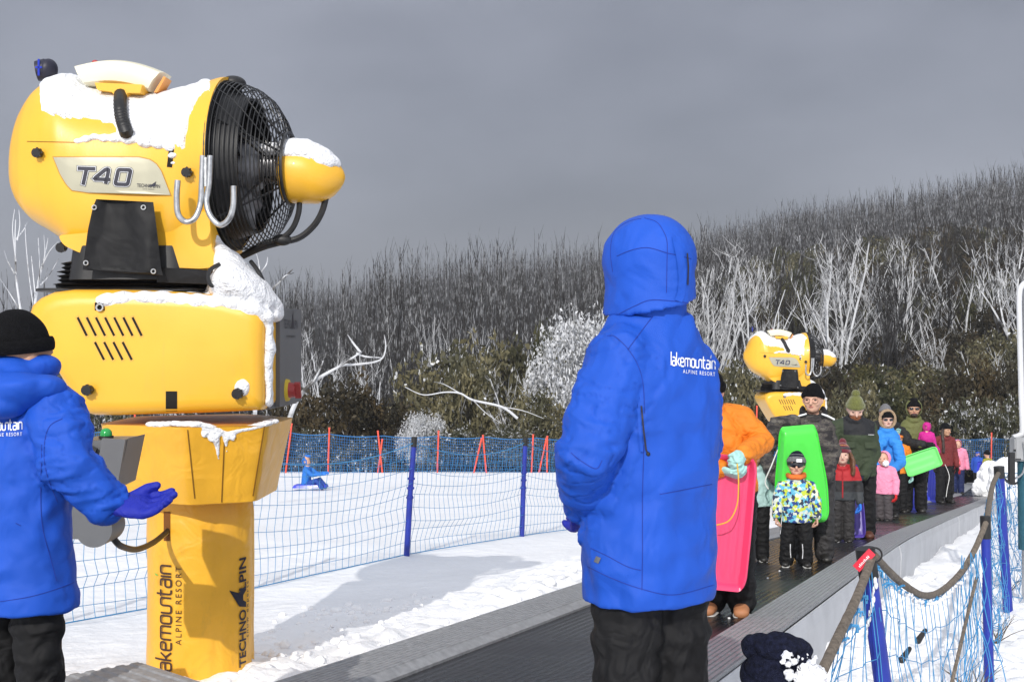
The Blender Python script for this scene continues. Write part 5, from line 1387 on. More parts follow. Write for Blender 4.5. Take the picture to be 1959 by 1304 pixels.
mb = MB(); nkp = Vector((Hc.x, Hc.y + .01, Hc.z - .13)); tube(mb, [nkp + Vector((0, 0, -.09)), nkp + Vector((0, -.004, .04))], [(.108, .112), (.100, .104)], seg=30, ref=(0, 1, 0)); p['on']('collar', remesh(mb, .007, 3, lambda q, n: .004 * noise.noise(q * 16)), ROYAL, p['jacket'])
mb = MB(); ellipsoid(mb, p['hp'](0, -.22, -.30), (.30 * p['hh'], .26 * p['hh'], .22 * p['hh']), p['HM']); p['on']('face_gaiter', mb, KNITB)
jb = jacket_bvh(p); fn = caster(jb, .0004); hb_ = jacket_bvh(p, 'hood'); fh = caster(hb_, .0004)
for s in ([(1263, 590), (1245, 610), (1222, 640), (1202, 667)], [(1162, 642), (1177, 644), (1202, 668), (1222, 702), (1231, 740), (1233, 790)], [(1232, 850), (1229, 950), (1229, 1050), (1228, 1128)], [(1124, 1083), (1170, 1105), (1228, 1126), (1290, 1137), (1366, 1118)],
          [(1130, 1048), (1160, 1062), (1200, 1083), (1226, 1090)], [(1092, 865), (1110, 880), (1140, 896), (1152, 880)], [(1262, 945), (1300, 938), (1340, 930), (1362, 926)]): seamline(p, s, fn, SEAMB, .0013)
for s in ([(1227, 418), (1200, 425), (1175, 445), (1168, 480), (1172, 520)], [(1233, 417), (1255, 424), (1268, 440), (1276, 462), (1276, 500), (1275, 560)], [(1180, 490), (1210, 478), (1240, 474), (1276, 484)], [(1276, 484), (1300, 489), (1322, 495)], [(1185, 600), (1215, 585), (1245, 574), (1290, 576), (1322, 580)]): seamline(p, s, fh, SEAMB, .0012)
v, f = ribbon([Vector((*q, 0)) for q in [(1293, 452), (1298, 475), (1303, 500), (1306, 530), (1304, 560), (1298, 576)]], 15, 4); local_link(p, v, f, caster(hb_, .004), 'hood_strap', ROYAL, hood)
v, f = ribbon([Vector((*q, 0)) for q in [(1315, 484), (1317, 510), (1316, 545)]], 3, 4); local_link(p, v, f, caster(hb_, .004), 'hood_cord', NAVYI, hood)
v, f = ribbon([Vector((*q, 0)) for q in [(1227, 776), (1231, 820), (1236, 860), (1240, 868)]], 3.4, 5); local_link(p, v, f, caster(jb, .003), 'pocket_zip', NAVYI)
v, f = ribbon([Vector((*q, 0)) for q in [(1222, 780), (1224, 820), (1228, 864)]], 6, 5); local_link(p, v, f, caster(jb, .005), 'zip_flap', ROYAL)
h_ = fn(1240, 868); mb = MB(); ellipsoid(mb, p['M'].inverted() @ h_, (.006, .006, .006)); p['on']('zip_pull', NAVYI and BLK, BLK) if False else p['on']('zip_pull', mb, BLK)
v, f = ribbon([Vector((*q, 0)) for q in [(1138, 1068), (1147, 1072)]], 12, 4); local_link(p, v, f, caster(jb, .005), 'hem_toggle', DMET)
V, Fc, V2, F2, leaf, LW = lake_logo(.20)
lf = lambda x, y: caster(jb, .0035)(1284 + x * 84 / LW, 698 - y * 15.5 + x * .85 - .0 * y)
local_link(p, V, Fc, lf, 'lettering', WHITEI); local_link(p, V2, F2, lf, 'lettering', WHITEI); local_link(p, leaf[0], leaf[1], lf, 'lettering', WHITEI)

# left attendant, beanie, arm stretched out over the control pedestal
feet = Vector((-1.62, 3.94, -1.50))
sec2 = [(.40, .132, .100, 0, 0), (.43, .130, .098, 0, 0), (.50, .118, .092, 0, 0), (.62, .116, .090, 0, 0), (.72, .122, .088, 0, 0), (.78, .116, .080, 0, 0), (.815, .09, .07, 0, 0), (.84, .06, .055, 0, 0)]
lm = person(feet, 1.58, 150, 'attendant in black beanie and blue jacket reaching out a blue glove at left edge', jacket=ROYAL, pants=BLKP, hem=.40, bulk=1.10, pb=.88, sections=sec2, vox=.0085, gloves=(ROYALG, ROYALG), wr=1.5, armr=1.25,
            arms=((P(108, 792, 3.86), P(132, 888, 3.80), P(203, 962, 3.84)), None), curl=(.20, .5), hat=(KNITB, KNITB, None, None), head=(-8, 6, 0), headc=P(36, 684, 3.93), skin=SK2, palm=((.1, .5, .8), None), gsize=1.15, gthick=1.45, hdir=((1, .12, -.10), None))
p = lm; Mi = p['M'].inverted()
mb = MB()
for (a, b_, dd, r_) in ((0, 735, 3.85, .09), (40, 745, 3.80, .085), (85, 740, 3.82, .06), (20, 700, 3.90, .09), (70, 700, 3.92, .075), (-40, 740, 3.95, .09), (10, 770, 3.80, .07), (30, 712, 3.88, .08), (-10, 705, 3.9, .08)): ellipsoid(mb, Mi @ P(a, b_, dd), (r_, r_, r_ * .62))
p['on']('hood', remesh(mb, .0085, 5, lambda q, n: .012 * (1 - 2.2 * abs(noise.noise(Vector((q.x * 5, q.y * 5, q.z * 14)))))), ROYAL)
jb = jacket_bvh(p); fn = caster(jb, .0004)
for s in ([(120, 800), (95, 815), (85, 850), (88, 900), (110, 960)], [(80, 850), (78, 950), (82, 1010), (95, 1060), (108, 1110)], [(0, 1150), (60, 1140), (120, 1122), (180, 1096)], [(30, 1000), (40, 1005)]): seamline(p, s, fn, SEAMB, .0014)
lf2 = lambda x, y: caster(jb, .004)(-44 + x * 86 / LW, 824 - y * 14 - x * .3)
local_link(p, V, Fc, lf2, 'lettering', WHITEI); local_link(p, V2, F2, lf2, 'lettering', WHITEI)
mb = MB(); S, E, W = p['J'][0]; d = (W - E).normalized(); tube(mb, [W - d * .01, W + d * .006], .060, seg=18); p['on']('glove_trim', mb, mat('dark_red_trim', (.2, .01, .02), rough=.7))

# crouching child at the bottom edge
mb = None
kid = person(Vector((.752, 3.42, -1.99)), 1.10, 190, 'child in snowy dark navy beanie at the very bottom right, below the rope', child=True, jacket=cloth('navy_puffer', (0.01, 0.012, 0.03)), pants=BLKP, hem=.42, hat=(NAVYK, NAVYK, None, None), bulk=1.25)
p = kid; Mi = p['M'].inverted(); ht = p['hc']
l = [(p['hp'](.18, -.1, .55), (.05, .05, .04)), (p['hp'](-.22, .15, .5), (.055, .05, .05)), (p['hp'](0, .2, .62), (.07, .06, .04)), (p['hp'](-.35, 0, .35), (.04, .05, .06))]
mb = MB(); [ellipsoid(mb, c, r_) for c, r_ in l]; p['on']('beanie_tuft', remesh(mb, .006, 2, lambda q, n: .008 * noise.noise(q * 40)), NAVYK)
mb = MB()
for i in range(45):
    a = rnd.uniform(-.2, 1.1); c = P(1530 + rnd.uniform(-34, 30) + a * 18, 1258 + a * 34 + rnd.uniform(-16, 14), 3.31 + rnd.uniform(-.02, .03)); ellipsoid(mb, Mi @ c, (rnd.uniform(.004, .009),) * 3, seg=8, rings=5)
for a, b_, r_ in ((1550, 1272, .014), (1560, 1296, .032), (1535, 1300, .024), (1510, 1290, .014), (1550, 1312, .04)): ellipsoid(mb, Mi @ P(a, b_, 3.32), (r_, r_, r_ * 1.2))
p['on']('stuck_snow', remesh(mb, .003, 2, lambda q, n: .004 * noise.noise(q * 70) + .003 * noise.noise(q * 190)), SNOWB)

# ------------------------------------------------------------ sleds
def plastic(n, c): return mat(n, c, rough=.32, var=.04, vscale=4, coat=.15, spec=.5)
PINKP = plastic('pink_plastic', (0.85, 0.06, 0.17)); GRNP = plastic('green_plastic', (0.07, 0.68, 0.06)); LGRNP = plastic('light_green_plastic', (0.18, 0.72, 0.18))
BLUP = plastic('blue_plastic', (0.03, 0.05, 0.62)); PURP = plastic('purple_plastic', (0.07, 0.04, 0.30)); YROPE = mat('yellow_cord', (0.75, 0.42, 0.03), rough=.7, var=.1); WROPE = mat('white_cord', (0.75, 0.75, 0.73), rough=.7, var=.1)
def sled_mesh(L_, W_, dep, ribs_=5, taper=.82, rib_h=.004):
    mb = MB(); NU, NV = 44, 34
    outl = []
    V = []
    for i in range(NU + 1):
        u = i / NU
        for j in range(NV + 1):
            v = j / NV * 2 - 1
            # squeeze a square grid to a rounded rectangle, narrower towards the top
            uu_ = u * 2 - 1; c = .26; x, y = v, uu_
            k = max(0, (abs(x) - (1 - c)) / c); q = max(0, (abs(y) - (1 - c)) / c); m_ = math.hypot(k, q)
            if m_ > 1e-6 and k > 0 and q > 0:
                f = max(k, q) / m_; x = math.copysign(1 - c + k * f * c, x); y = math.copysign(1 - c + q * f * c, y)
            w = W_ / 2 * (taper + (1 - taper) * sstep(1.0, .3, u)); X = x * w; Z = (y + 1) / 2 * L_
            e = min(1 - abs(v), (1 - abs(uu_)) * L_ / W_)
            wall = 1 - sstep(.03, .20, e)
            Y = -dep * (1 - wall) + (rib_h * math.cos(v * math.pi * ribs_) if abs(v) < .72 and .10 < u < .84 else 0) * (1 - wall)
            Y += .10 * dep * sstep(.8, 1, u)
            if e < .001: Y -= .012
            V.append((X, Y, Z))
    mb.add(V, [(i * (NV + 1) + j, i * (NV + 1) + j + 1, (i + 1) * (NV + 1) + j + 1, (i + 1) * (NV + 1) + j) for i in range(NU) for j in range(NV)])
    me = mb.mesh('sled'); o = bpy.data.objects.new('t', me); COL.objects.link(o); s = o.modifiers.new('s', 'SOLIDIFY'); s.thickness = .005; s.offset = 0
    nm = bpy.data.meshes.new_from_object(o.evaluated_get(bpy.context.evaluated_depsgraph_get())); bpy.data.objects.remove(o); return nm
def sled(bottom, up, face, L_, W_, m, label, dep=.07, flip=False, rope=None, group='plastic sleds of the queue', **k):
    """stands with its tail at bottom, runs along up; the hollow side looks against face (flip: towards it)"""
    z = Vector(up).normalized(); y = Vector(face); y = (y - z * y.dot(z)).normalized()
    if flip: y = -y
    x = y.cross(z); M = Matrix((x, y, z)).transposed().to_4x4(); M.translation = Vector(bottom)
    root = bpy.data.objects.new('sled', None); COL.objects.link(root); root.matrix_basis = M; tag(root, label, 'sled', group); root.empty_display_size = .1
    me = sled_mesh(L_, W_, dep, **k); o = link('tray', me, m, root, world_coords=False)
    if rope:
        rm, pts, r_ = rope; mb = MB(); Mi = M.inverted(); tube(mb, [Mi @ q for q in smooth_path(pts, 6)], r_, seg=6); link('rope', mb.mesh('rope'), rm, root, world_coords=False)
    # rim handles
    mb = MB()
    for sx in (-1, 1):
        box(mb, (sx * W_ * .40, -.0, L_ * .93), (.03, .012, .012))
    link('handle', mb.mesh('handle'), m, root, world_coords=False, smooth=False) if False else None
    return root
def camo():
    m = bpy.data.materials.new('grey_camouflage_cloth'); m.use_nodes = True; N, L, b = nodes_of(m); b.inputs['Roughness'].default_value = .75
    t = N.new('ShaderNodeTexCoord'); mp_ = N.new('ShaderNodeMapping'); mp_.inputs['Scale'].default_value = (1, 1, 1.9); L.new(t.outputs['Object'], mp_.inputs[0])
    n1 = N.new('ShaderNodeTexNoise'); n1.inputs['Scale'].default_value = 11; n1.inputs['Detail'].default_value = 4; L.new(mp_.outputs[0], n1.inputs['Vector'])
    r = N.new('ShaderNodeValToRGB'); r.color_ramp.interpolation = 'CONSTANT'; e = r.color_ramp.elements
    e[0].position = 0; e[0].color = (.014, .012, .013, 1); e[1].position = .44; e[1].color = (.045, .038, .038, 1)
    a = e.new(.50); a.color = (.075, .066, .055, 1); a = e.new(.56); a.color = (.03, .026, .03, 1); a = e.new(.60); a.color = (.11, .10, .085, 1)
    L.new(n1.outputs[0], r.inputs[0]); L.new(r.outputs[0], b.inputs['Base Color']); return m
def kidpat():
    m = bpy.data.materials.new('patterned_kids_cloth'); m.use_nodes = True; N, L, b = nodes_of(m); b.inputs['Roughness'].default_value = .7
    t = N.new('ShaderNodeTexCoord'); v = N.new('ShaderNodeTexVoronoi'); v.inputs['Scale'].default_value = 36; v.distance = 'MANHATTAN'; L.new(t.outputs['Object'], v.inputs['Vector'])
    s_ = N.new('ShaderNodeSeparateColor'); L.new(v.outputs['Color'], s_.inputs[0])
    r = N.new('ShaderNodeValToRGB'); r.color_ramp.interpolation = 'CONSTANT'; e = r.color_ramp.elements
    e[0].position = 0; e[0].color = (.02, .05, .22, 1); e[1].position = .17; e[1].color = (.62, .68, .62, 1)
    for p_, c in ((.36, (.10, .42, .62)), (.52, (.52, .60, .05)), (.68, (.30, .62, .70)), (.80, (.03, .04, .07)), (.90, (.80, .80, .55))): a = e.new(p_); a.color = (*c, 1)
    L.new(s_.outputs[0], r.inputs[0]); L.new(r.outputs[0], b.inputs['Base Color']); return m
CAMO = camo(); KPAT = kidpat()
ORNG = cloth('orange_shell', (0.75, 0.22, 0.015)); MINT = cloth('mint_puffer', (0.42, 0.62, 0.60)); MINTG = cloth('mint_glove', (0.38, 0.66, 0.62)); OLV = cloth('olive_green_parka', (0.022, 0.034, 0.014))
OLVD = cloth('black_yoke', (0.010, 0.012, 0.014)); REDJ = cloth('red_shell', (0.40, 0.015, 0.022)); SKYB = cloth('bright_blue_shell', (0.03, 0.24, 0.68)); PNKJ = cloth('pale_pink_snowsuit', (0.85, 0.30, 0.46)); PNK2 = cloth('soft_pink_snowsuit', (0.80, 0.28, 0.42))
MAG = cloth('magenta_snowsuit', (0.55, 0.015, 0.25)); OLH = cloth('olive_hood', (0.13, 0.14, 0.045)); BLKJ = cloth('black_jacket', (0.012, 0.012, 0.013)); REDG = cloth('red_glove', (0.65, 0.02, 0.02)); BLUG = cloth('bright_blue_glove', (0.03, 0.20, 0.75)); NVG = cloth('navy_glove', (0.010, 0.014, 0.03))
FUR = mat('tan_fur', (0.42, 0.30, 0.19), rough=.95, var=.5, vscale=120, bump=1, bscale=300); GRYJ = cloth('charcoal_shell', (0.045, 0.045, 0.05)); GREYP = cloth('grey_snow_pants', (0.075, 0.065, 0.07)); MARJ = cloth('maroon_shell', (0.16, 0.02, 0.02)); WPOM = mat('white_pompom', (.85, .84, .85), rough=.95, var=.05)
def yaw_to_cam(x, y): return math.degrees(math.atan2(-x, y)) if False else math.degrees(math.atan2(x, y)) * 1.0
def face_rot(pos, extra=0): return -math.degrees(math.atan2(pos.x, pos.y)) * 1.0 + extra if False else math.degrees(math.atan2(-pos.x, pos.y)) + extra
Q = 'people riding the conveyor in a queue'
def feetp(px, py): return PG(px, py)
def hfor(pos, ptop): return (CY - ptop) / F * pos.y - pos.z

# orange jacket person behind the pink sled
f = feetp(1390, 1172); d = f.y; h = 1.66
orange = person(f, h, face_rot(f, -6), 'person in orange jacket and mint glove holding the pink sled upright', Q, jacket=ORNG, pants=BLKP, bulk=1.35, hem=.50, gloves=(MINTG, MINTG), boots=BOOTT, sole=BOOTW, skin=SK1, wr=1.3, gsize=1.15,
    arms=((P(1345, 812, d - .1), P(1330, 880, d - .25), P(1372, 895, d - .35)), (P(1418, 800, d), P(1458, 846, d - .10), P(1424, 868, d - .36))), curl=(.6, 1.0), hood=None, lean=(-.07, -.02), head=(10, 25, 0), hat=(KNITB, KNITB, None, None), palm=(None, (0, 1, 0)))
dS = d - .42
mid = P(1392, 1126, dS); topc = P(1402, 876, dS - .05)
mid2 = P(1366, 1128, dS)
pk = sled(mid2 + Vector((0, 0, 0)), (P(1392, 878, dS + .02) - mid2), (0.05, -1, 0), .885, .42, PINKP, 'bright pink sled held upright in front of the orange jacket', dep=.06, flip=False, ribs_=7, taper=.96,
     rope=(YROPE, [P(1410, 884, dS - .06), P(1413, 920, dS - .09), P(1410, 965, dS - .09), P(1395, 995, dS - .09), P(1370, 1004, dS - .09)], .0045))
# small child in mint puffer behind the pink sled
f = feetp(1444, 1072); mk = person(f, 1.16, face_rot(f, 5), 'child in pale mint puffer jacket half hidden behind the pink sled', Q, child=True, jacket=MINT, pants=BLKP, bulk=1.35, hem=.46, gloves=('bare', 'bare'), skin=SK2, boots=BOOT, sole=BOOTW, wr=.8, hat=(MINT, MINT, None, None), vox=.008,
     arms=(None, ((.15, .0, .60), (.175, -.03, .46))))
# camouflage man with the green sled
f = feetp(1556, 1072); h = hfor(f, 741); d = f.y
cm = person(f, h, face_rot(f, 4), 'man in grey camouflage jacket, black beanie and glasses behind green sled', Q, jacket=CAMO, pants=BLKP2, bulk=1.28, hem=.46, gloves=(NVG, NVG), boots=BOOT, hat=(KNITB, KNITB, None, None), head=(-14, 0, 0), skin=SK1, vox=.0095,
     arms=((P(1486, 812, d), P(1462, 868, d - .02), P(1486, 918, d - .22)), (P(1570, 812, d), P(1594, 862, d - .02), P(1580, 912, d - .22))), curl=(.7, .7), gsize=1.05)
p = cm
for sx in (-1, 1):
    mb = MB(); c = p['hp'](sx * .16, -.435, .0); tube(mb, [c + p['HM'] @ Vector((.12 * p['hh'] * math.cos(a), -.0, .10 * p['hh'] * math.sin(a))) for a in np.linspace(0, 6.283, 17)], .010 * p['hh'], seg=5, cap=False); p['on']('glasses', mb, mat('bronze_frame', (.25, .12, .08), rough=.3, metal=.6))
mb = MB(); tube(mb, [p['nk'] + Vector((0, -.07 * h, .0)) + Vector((x * .085 * h, -.02 * h * (1 - abs(x)), -.062 * h + .04 * h * abs(x) ** 2)) for x in np.linspace(-1, 1, 9)], .012, seg=6)
mb = MB()
for sx in (-1, 1): tube(mb, [Vector((sx * .045 * h, -.055 * h, p['sh'] + .035 * h)), Vector((sx * .075 * h, -.035 * h, p['sh'] + .025 * h)), Vector((sx * .115 * h, -.01 * h, p['sh'] + .004 * h))], .006 * h, seg=8, round_cap=True)
p['on']('white_piping', mb, WHITEI)
mb = MB(); tube(mb, [Vector((.062 * h * math.sin(a), -.062 * h * math.cos(a) + .01 * h, p['sh'] + .03 * h - .03 * h * math.cos(a))) for a in np.linspace(-2.2, 2.2, 15)], (.018 * h, .038 * h), seg=10, ref=(0, 0, 1)); p['on']('collar', remesh(mb, .008, 2), BLKJ)
dS = d - .36; bt = P(1536, 1000, dS); tp = P(1526, 819, dS - .10)
gs = sled(bt, tp - bt, (0, -1, .1), .93, .50, GRNP, 'vivid green sled held upright before the camouflage man', dep=.10, flip=True, ribs_=3, taper=.72, rope=(WROPE, [P(1488, 860, dS - .03), P(1476, 890, dS - .05), P(1464, 920, dS), P(1470, 935, dS)], .006))
# goggles child
f = feetp(1523, 1083); h = hfor(f, 851); d = f.y
gk = person(f, h * .93, face_rot(f, 2), 'small child in ski goggles, pompom beanie and blue yellow patterned jacket', Q, child=True, jacket=KPAT, pants=BLKP, bulk=1.55, hem=.40, gloves=('bare', 'bare'), skin=SK1, boots=BOOT, sole=BOOTW, vox=.007,
     arms=((P(1498, 930, d), P(1488, 960, d - .02), P(1486, 983, d - .05)), (P(1548, 930, d), P(1560, 960, d - .02), P(1562, 985, d - .05))), curl=(.6, .6),
     legs=[((-.06, 0, .42), (-.075, -.02, .24), (-.085, 0, .05)), ((.06, 0, .42), (.075, -.02, .24), (.085, 0, .05))],
     hat=(NAVYK, GREYK, mat('navy_pom', (.01, .015, .05), rough=.95), [(.16, .05, GREYK), (.30, .03, GREYK)]))
p = gk
mb = MB(); ellipsoid(mb, p['hp'](0, -.30, .02), (.33 * p['hh'], .20 * p['hh'], .17 * p['hh']), p['HM'], 24, 14); p['on']('goggles', mb, LENS)
mb = MB(); tube(mb, [p['hp'](.42 * math.cos(a), .48 * math.sin(a), .05) for a in np.linspace(0, 6.283, 25)], (.02 * p['hh'], .07 * p['hh']), seg=8, cap=False, ref=(0, 0, 1)); p['on']('goggle_strap', mb, BLK)
mb = MB(); tube(mb, [p['hp'](.36 * math.cos(a), .36 * math.sin(a), -.50 + .05 * math.sin(a)) for a in np.linspace(0, 6.283, 21)], .13 * p['hh'], seg=10, cap=False); p['on']('scarf', remesh(mb, .008, 2, lambda q, n: .006 * noise.noise(q * 30)), mat('orange_scarf', (.65, .14, .02), rough=.8, var=.4, vscale=12))
mb = MB(); box(mb, p['hp'](.12, -.52, .24), (.05, .006, .03)); p['on']('hat_label', mb, WHITEI)
def reflective(p, x, z0, z1, y=-.085):
    return [Vector((x, y, z0)), Vector((x * 1.02, y, z1))]
pm_o = [o for o in gk['root'].children if o.name.startswith('pants')][0]
pb_ = BVHTree.FromPolygons([gk['M'] @ v.co for v in pm_o.data.vertices], [tuple(q.vertices) for q in pm_o.data.polygons])
gkp = dict(gk); gkp['jacket'] = pm_o
for s in ([(1496, 985), (1494, 1010), (1491, 1040)], [(1554, 985), (1557, 1010), (1554, 1042)], [(1512, 1040), (1512, 1055), (1513, 1066)], [(1535, 1040), (1536, 1055), (1535, 1068)]): seamline(gkp, s, caster(pb_, .001), WHITEI, .004, 'reflective_piping', 6)
# girl in red and charcoal
f = feetp(1612, 1036); h = hfor(f, 838); d = f.y
def redgrey():
    m = bpy.data.materials.new('red_and_charcoal_cloth'); m.use_nodes = True; N, L, b = nodes_of(m); b.inputs['Roughness'].default_value = .7
    t = N.new('ShaderNodeTexCoord'); s_ = N.new('ShaderNodeSeparateXYZ'); L.new(t.outputs['Object'], s_.inputs[0])
    r = N.new('ShaderNodeValToRGB'); r.color_ramp.interpolation = 'CONSTANT'; e = r.color_ramp.elements
    e[0].position = 0; e[0].color = (.04, .045, .05, 1); e[1].position = .49 * h; e[1].color = (.018, .018, .020, 1); a = e.new(.600 * h); a.color = (.42, .016, .022, 1)
    L.new(s_.outputs[2], r.inputs[0]); L.new(r.outputs[0], b.inputs['Base Color']); return m
rg = person(f, h * .93, face_rot(f, 0), 'girl in striped maroon pompom beanie and red and charcoal jacket, bright blue gloves', Q, child=True, jacket=redgrey(), pants=BLKP2, bulk=1.4, hem=.44, gloves=(BLUG, BLUG), skin=SK3, boots=BOOT, sole=BOOTW, vox=.008,
     hat=(MAROON, MAROON, MAROON, [(.20, .07, GRYJ), (.34, .05, TANK_)]), gsize=1.15)
p = rg; mb = MB()
for sx in (-1, 1):
    for j in range(3): tube(mb, smooth_path([p['hp'](sx * (.36 + .03 * j), -.02 - .08 * j, .1), p['hp'](sx * (.46 + .05 * j), -.05 - .1 * j, -.3), p['hp'](sx * (.50 + .04 * j), -.20 - .08 * j, -.7), p['hp'](sx * .52, -.30 - .05 * j, -1.0)], 5), .10 * p['hh'], seg=8, round_cap=True)
p['on']('hair', remesh(mb, .007, 1, lambda q, n: .008 * noise.noise(Vector((q.x * 60, q.y * 60, q.z * 12)))), HAIRB)
mb = MB(); tube(mb, [Vector((0, -.112 * h, .44 * h)), Vector((0, -.112 * h, .60 * h)), Vector((0, -.10 * h, .72 * h))], .008, seg=6); p['on']('zip', mb, REDJ)
# purple sled behind the girl
b0 = feetp(1638, 1030); sled(P(1630, 1028, b0.y - .1), (0, .25, 1), (-.1, -1, 0), .88, .34, PURP, 'dark purple sled standing behind the girl in red', dep=.05)
# bearded man in green
f = feetp(1642, 1027); h = hfor(f, 757); d = f.y
def greenyoke():
    m = bpy.data.materials.new('green_parka_with_black_yoke'); m.use_nodes = True; N, L, b = nodes_of(m); b.inputs['Roughness'].default_value = .75
    t = N.new('ShaderNodeTexCoord'); s_ = N.new('ShaderNodeSeparateXYZ'); L.new(t.outputs['Object'], s_.inputs[0])
    ab = N.new('ShaderNodeMath'); ab.operation = 'ABSOLUTE'; L.new(s_.outputs[0], ab.inputs[0])
    g1 = N.new('ShaderNodeMath'); g1.operation = 'LESS_THAN'; g1.inputs[1].default_value = .19; L.new(ab.outputs[0], g1.inputs[0])
    g2_ = N.new('ShaderNodeMath'); g2_.operation = 'GREATER_THAN'; g2_.inputs[1].default_value = 1.27; L.new(s_.outputs[2], g2_.inputs[0])
    mu = N.new('ShaderNodeMath'); mu.operation = 'MULTIPLY'; L.new(g1.outputs[0], mu.inputs[0]); L.new(g2_.outputs[0], mu.inputs[1])
    mx = N.new('ShaderNodeMix'); mx.data_type = 'RGBA'; L.new(mu.outputs[0], mx.inputs[0]); mx.inputs[6].default_value = (.030, .045, .020, 1); mx.inputs[7].default_value = (.009, .010, .013, 1)
    L.new(mx.outputs[2], b.inputs['Base Color'])
    nz = N.new('ShaderNodeTexNoise'); nz.inputs['Scale'].default_value = 9; L.new(t.outputs['Object'], nz.inputs[0]); bp_ = N.new('ShaderNodeBump'); bp_.inputs['Strength'].default_value = .6; bp_.inputs['Distance'].default_value = .04; L.new(nz.outputs[0], bp_.inputs['Height']); L.new(bp_.outputs[0], b.inputs['Normal'])
    return m
gm = person(f, h, face_rot(f, 6), 'bearded man in olive pompom beanie and dark green parka looking down', Q, jacket=greenyoke(), pants=BLKP, bulk=1.35, hem=.44, gloves=(NVG, NVG), boots=BOOTR, hat=(OLIVEK, OLIVEK, OLIVEK, None), head=(4, 28, 0), skin=SK3, vox=.0095, lean=(-.03, -.02),
     arms=((P(1600, 815, d), P(1590, 870, d), P(1598, 905, d - .25)), (P(1662, 815, d), P(1672, 868, d), P(1652, 908, d - .25))), curl=(.6, .7))
p = gm; mb = MB(); ellipsoid(mb, p['hp'](0, -.22, -.32), (.27 * p['hh'], .26 * p['hh'], .22 * p['hh']), p['HM']); p['on']('beard', remesh(mb, .006, 1, lambda q, n: .007 * noise.noise(q * 70)), GINGER)
mb = MB()
for sx in (-1, 1): box(mb, Vector((sx * .075 * h, -.102 * h, .66 * h)), (.085 * h, .010 * h, .045 * h)); 
p['on']('chest_pocket', remesh(mb, .008, 2), p['jacket'].data.materials[0]); mb = MB(); box(mb, Vector((.075 * h, -.110 * h, .735 * h)), (.04 * h, .002, .004)); p['on']('chest_mark', mb, WHITEI)
# woman in blue with fur hood and the pink child before her
f = feetp(1703, 992); h = hfor(f, 789); d = f.y
wb_ = person(f + Vector((-.0, .2, 0)), h, face_rot(f, 8), 'woman in bright blue jacket with fur trimmed hood and dark sunglasses', Q, jacket=SKYB, pants=BLKP, bulk=1.25, hem=.47, gloves=(REDG, REDG), hat=(KNITB, KNITB, None, None), hood=(SKYB, FUR, 68), skin=SK3, vox=.010, gsize=1.2,
     arms=((P(1680, 850, d), P(1674, 885, d), P(1680, 915, d - .2)), (P(1716, 848, d), P(1724, 885, d - .1), P(1706, 898, d - .45))), head=(6, 0, 0))
sunglasses(wb_, r=.14)
f = feetp(1692, 996); h = hfor(f, 862); d = f.y
pkid = person(f, h * .98, face_rot(f, -20), 'toddler in pale pink snowsuit jacket with hood and white pompom, red mittens', Q, child=True, jacket=PNKJ, pants=GREYP, bulk=1.6, hem=.40, gloves=(REDG, REDG), hood=(PNKJ, None, 60), skin=SK1, vox=.008, gsize=1.3)
mb = MB(); ellipsoid(mb, pkid['hp'](.30, -.42, -.30), (.24 * pkid['hh'],) * 3); pkid['on']('pompom', remesh(mb, .007, 0, lambda q, n: .01 * noise.noise(q * 60)), WPOM)
# person with orange banded beanie and raised mint glove
f = feetp(1717, 980); h = 1.66; d = f.y + .1
ob = person(f, 1.62, face_rot(f, 10), 'person behind the blue woman with one mint glove raised and orange banded beanie', Q, jacket=ORNG, pants=BLKP, bulk=1.25, hem=.50, gloves=(MINTG, MINTG), hat=(NAVYK, mat('orange_knit', (.7, .2, .02), rough=.9), None, None), skin=SK2, vox=.010,
     arms=((P(1705, 850, d), P(1708, 862, d - .3), P(1716, 832, d - .6)), None), curl=(.1, .5), palm=((0, -1, 0), None), gsize=1.1)
# olive hooded man carrying the magenta child
f = feetp(1748, 979); h = hfor(f, 766); d = f.y
hm = person(f, h, face_rot(f, 4), 'bearded man in olive hood and sunglasses carrying a magenta child', Q, jacket=OLH, pants=BLKP, bulk=1.2, hem=.50, gloves=(BLKP, BLKP), hood=(OLH, None, 62), hat=(KNITB, KNITB, None, None), skin=SK2, vox=.010, boots=BOOT,
     arms=((P(1728, 825, d), P(1738, 848, d - .2), P(1765, 850, d - .42)), (P(1772, 825, d), P(1782, 850, d - .15), P(1764, 862, d - .35))), curl=(.5, .5))
sunglasses(hm, r=.13); p = hm; mb = MB(); ellipsoid(mb, p['hp'](0, -.24, -.36), (.22 * p['hh'], .20 * p['hh'], .15 * p['hh']), p['HM']); p['on']('beard', mb, HAIRD)
mb = MB(); tube(mb, [p['nk'] + Vector((0, -.05 * h, -.02 * h)), P(1768, 845, d - .3) - Vector(p['root'].location) if False else p['M'].inverted() @ P(1755, 835, d - .15)], .05, seg=8)
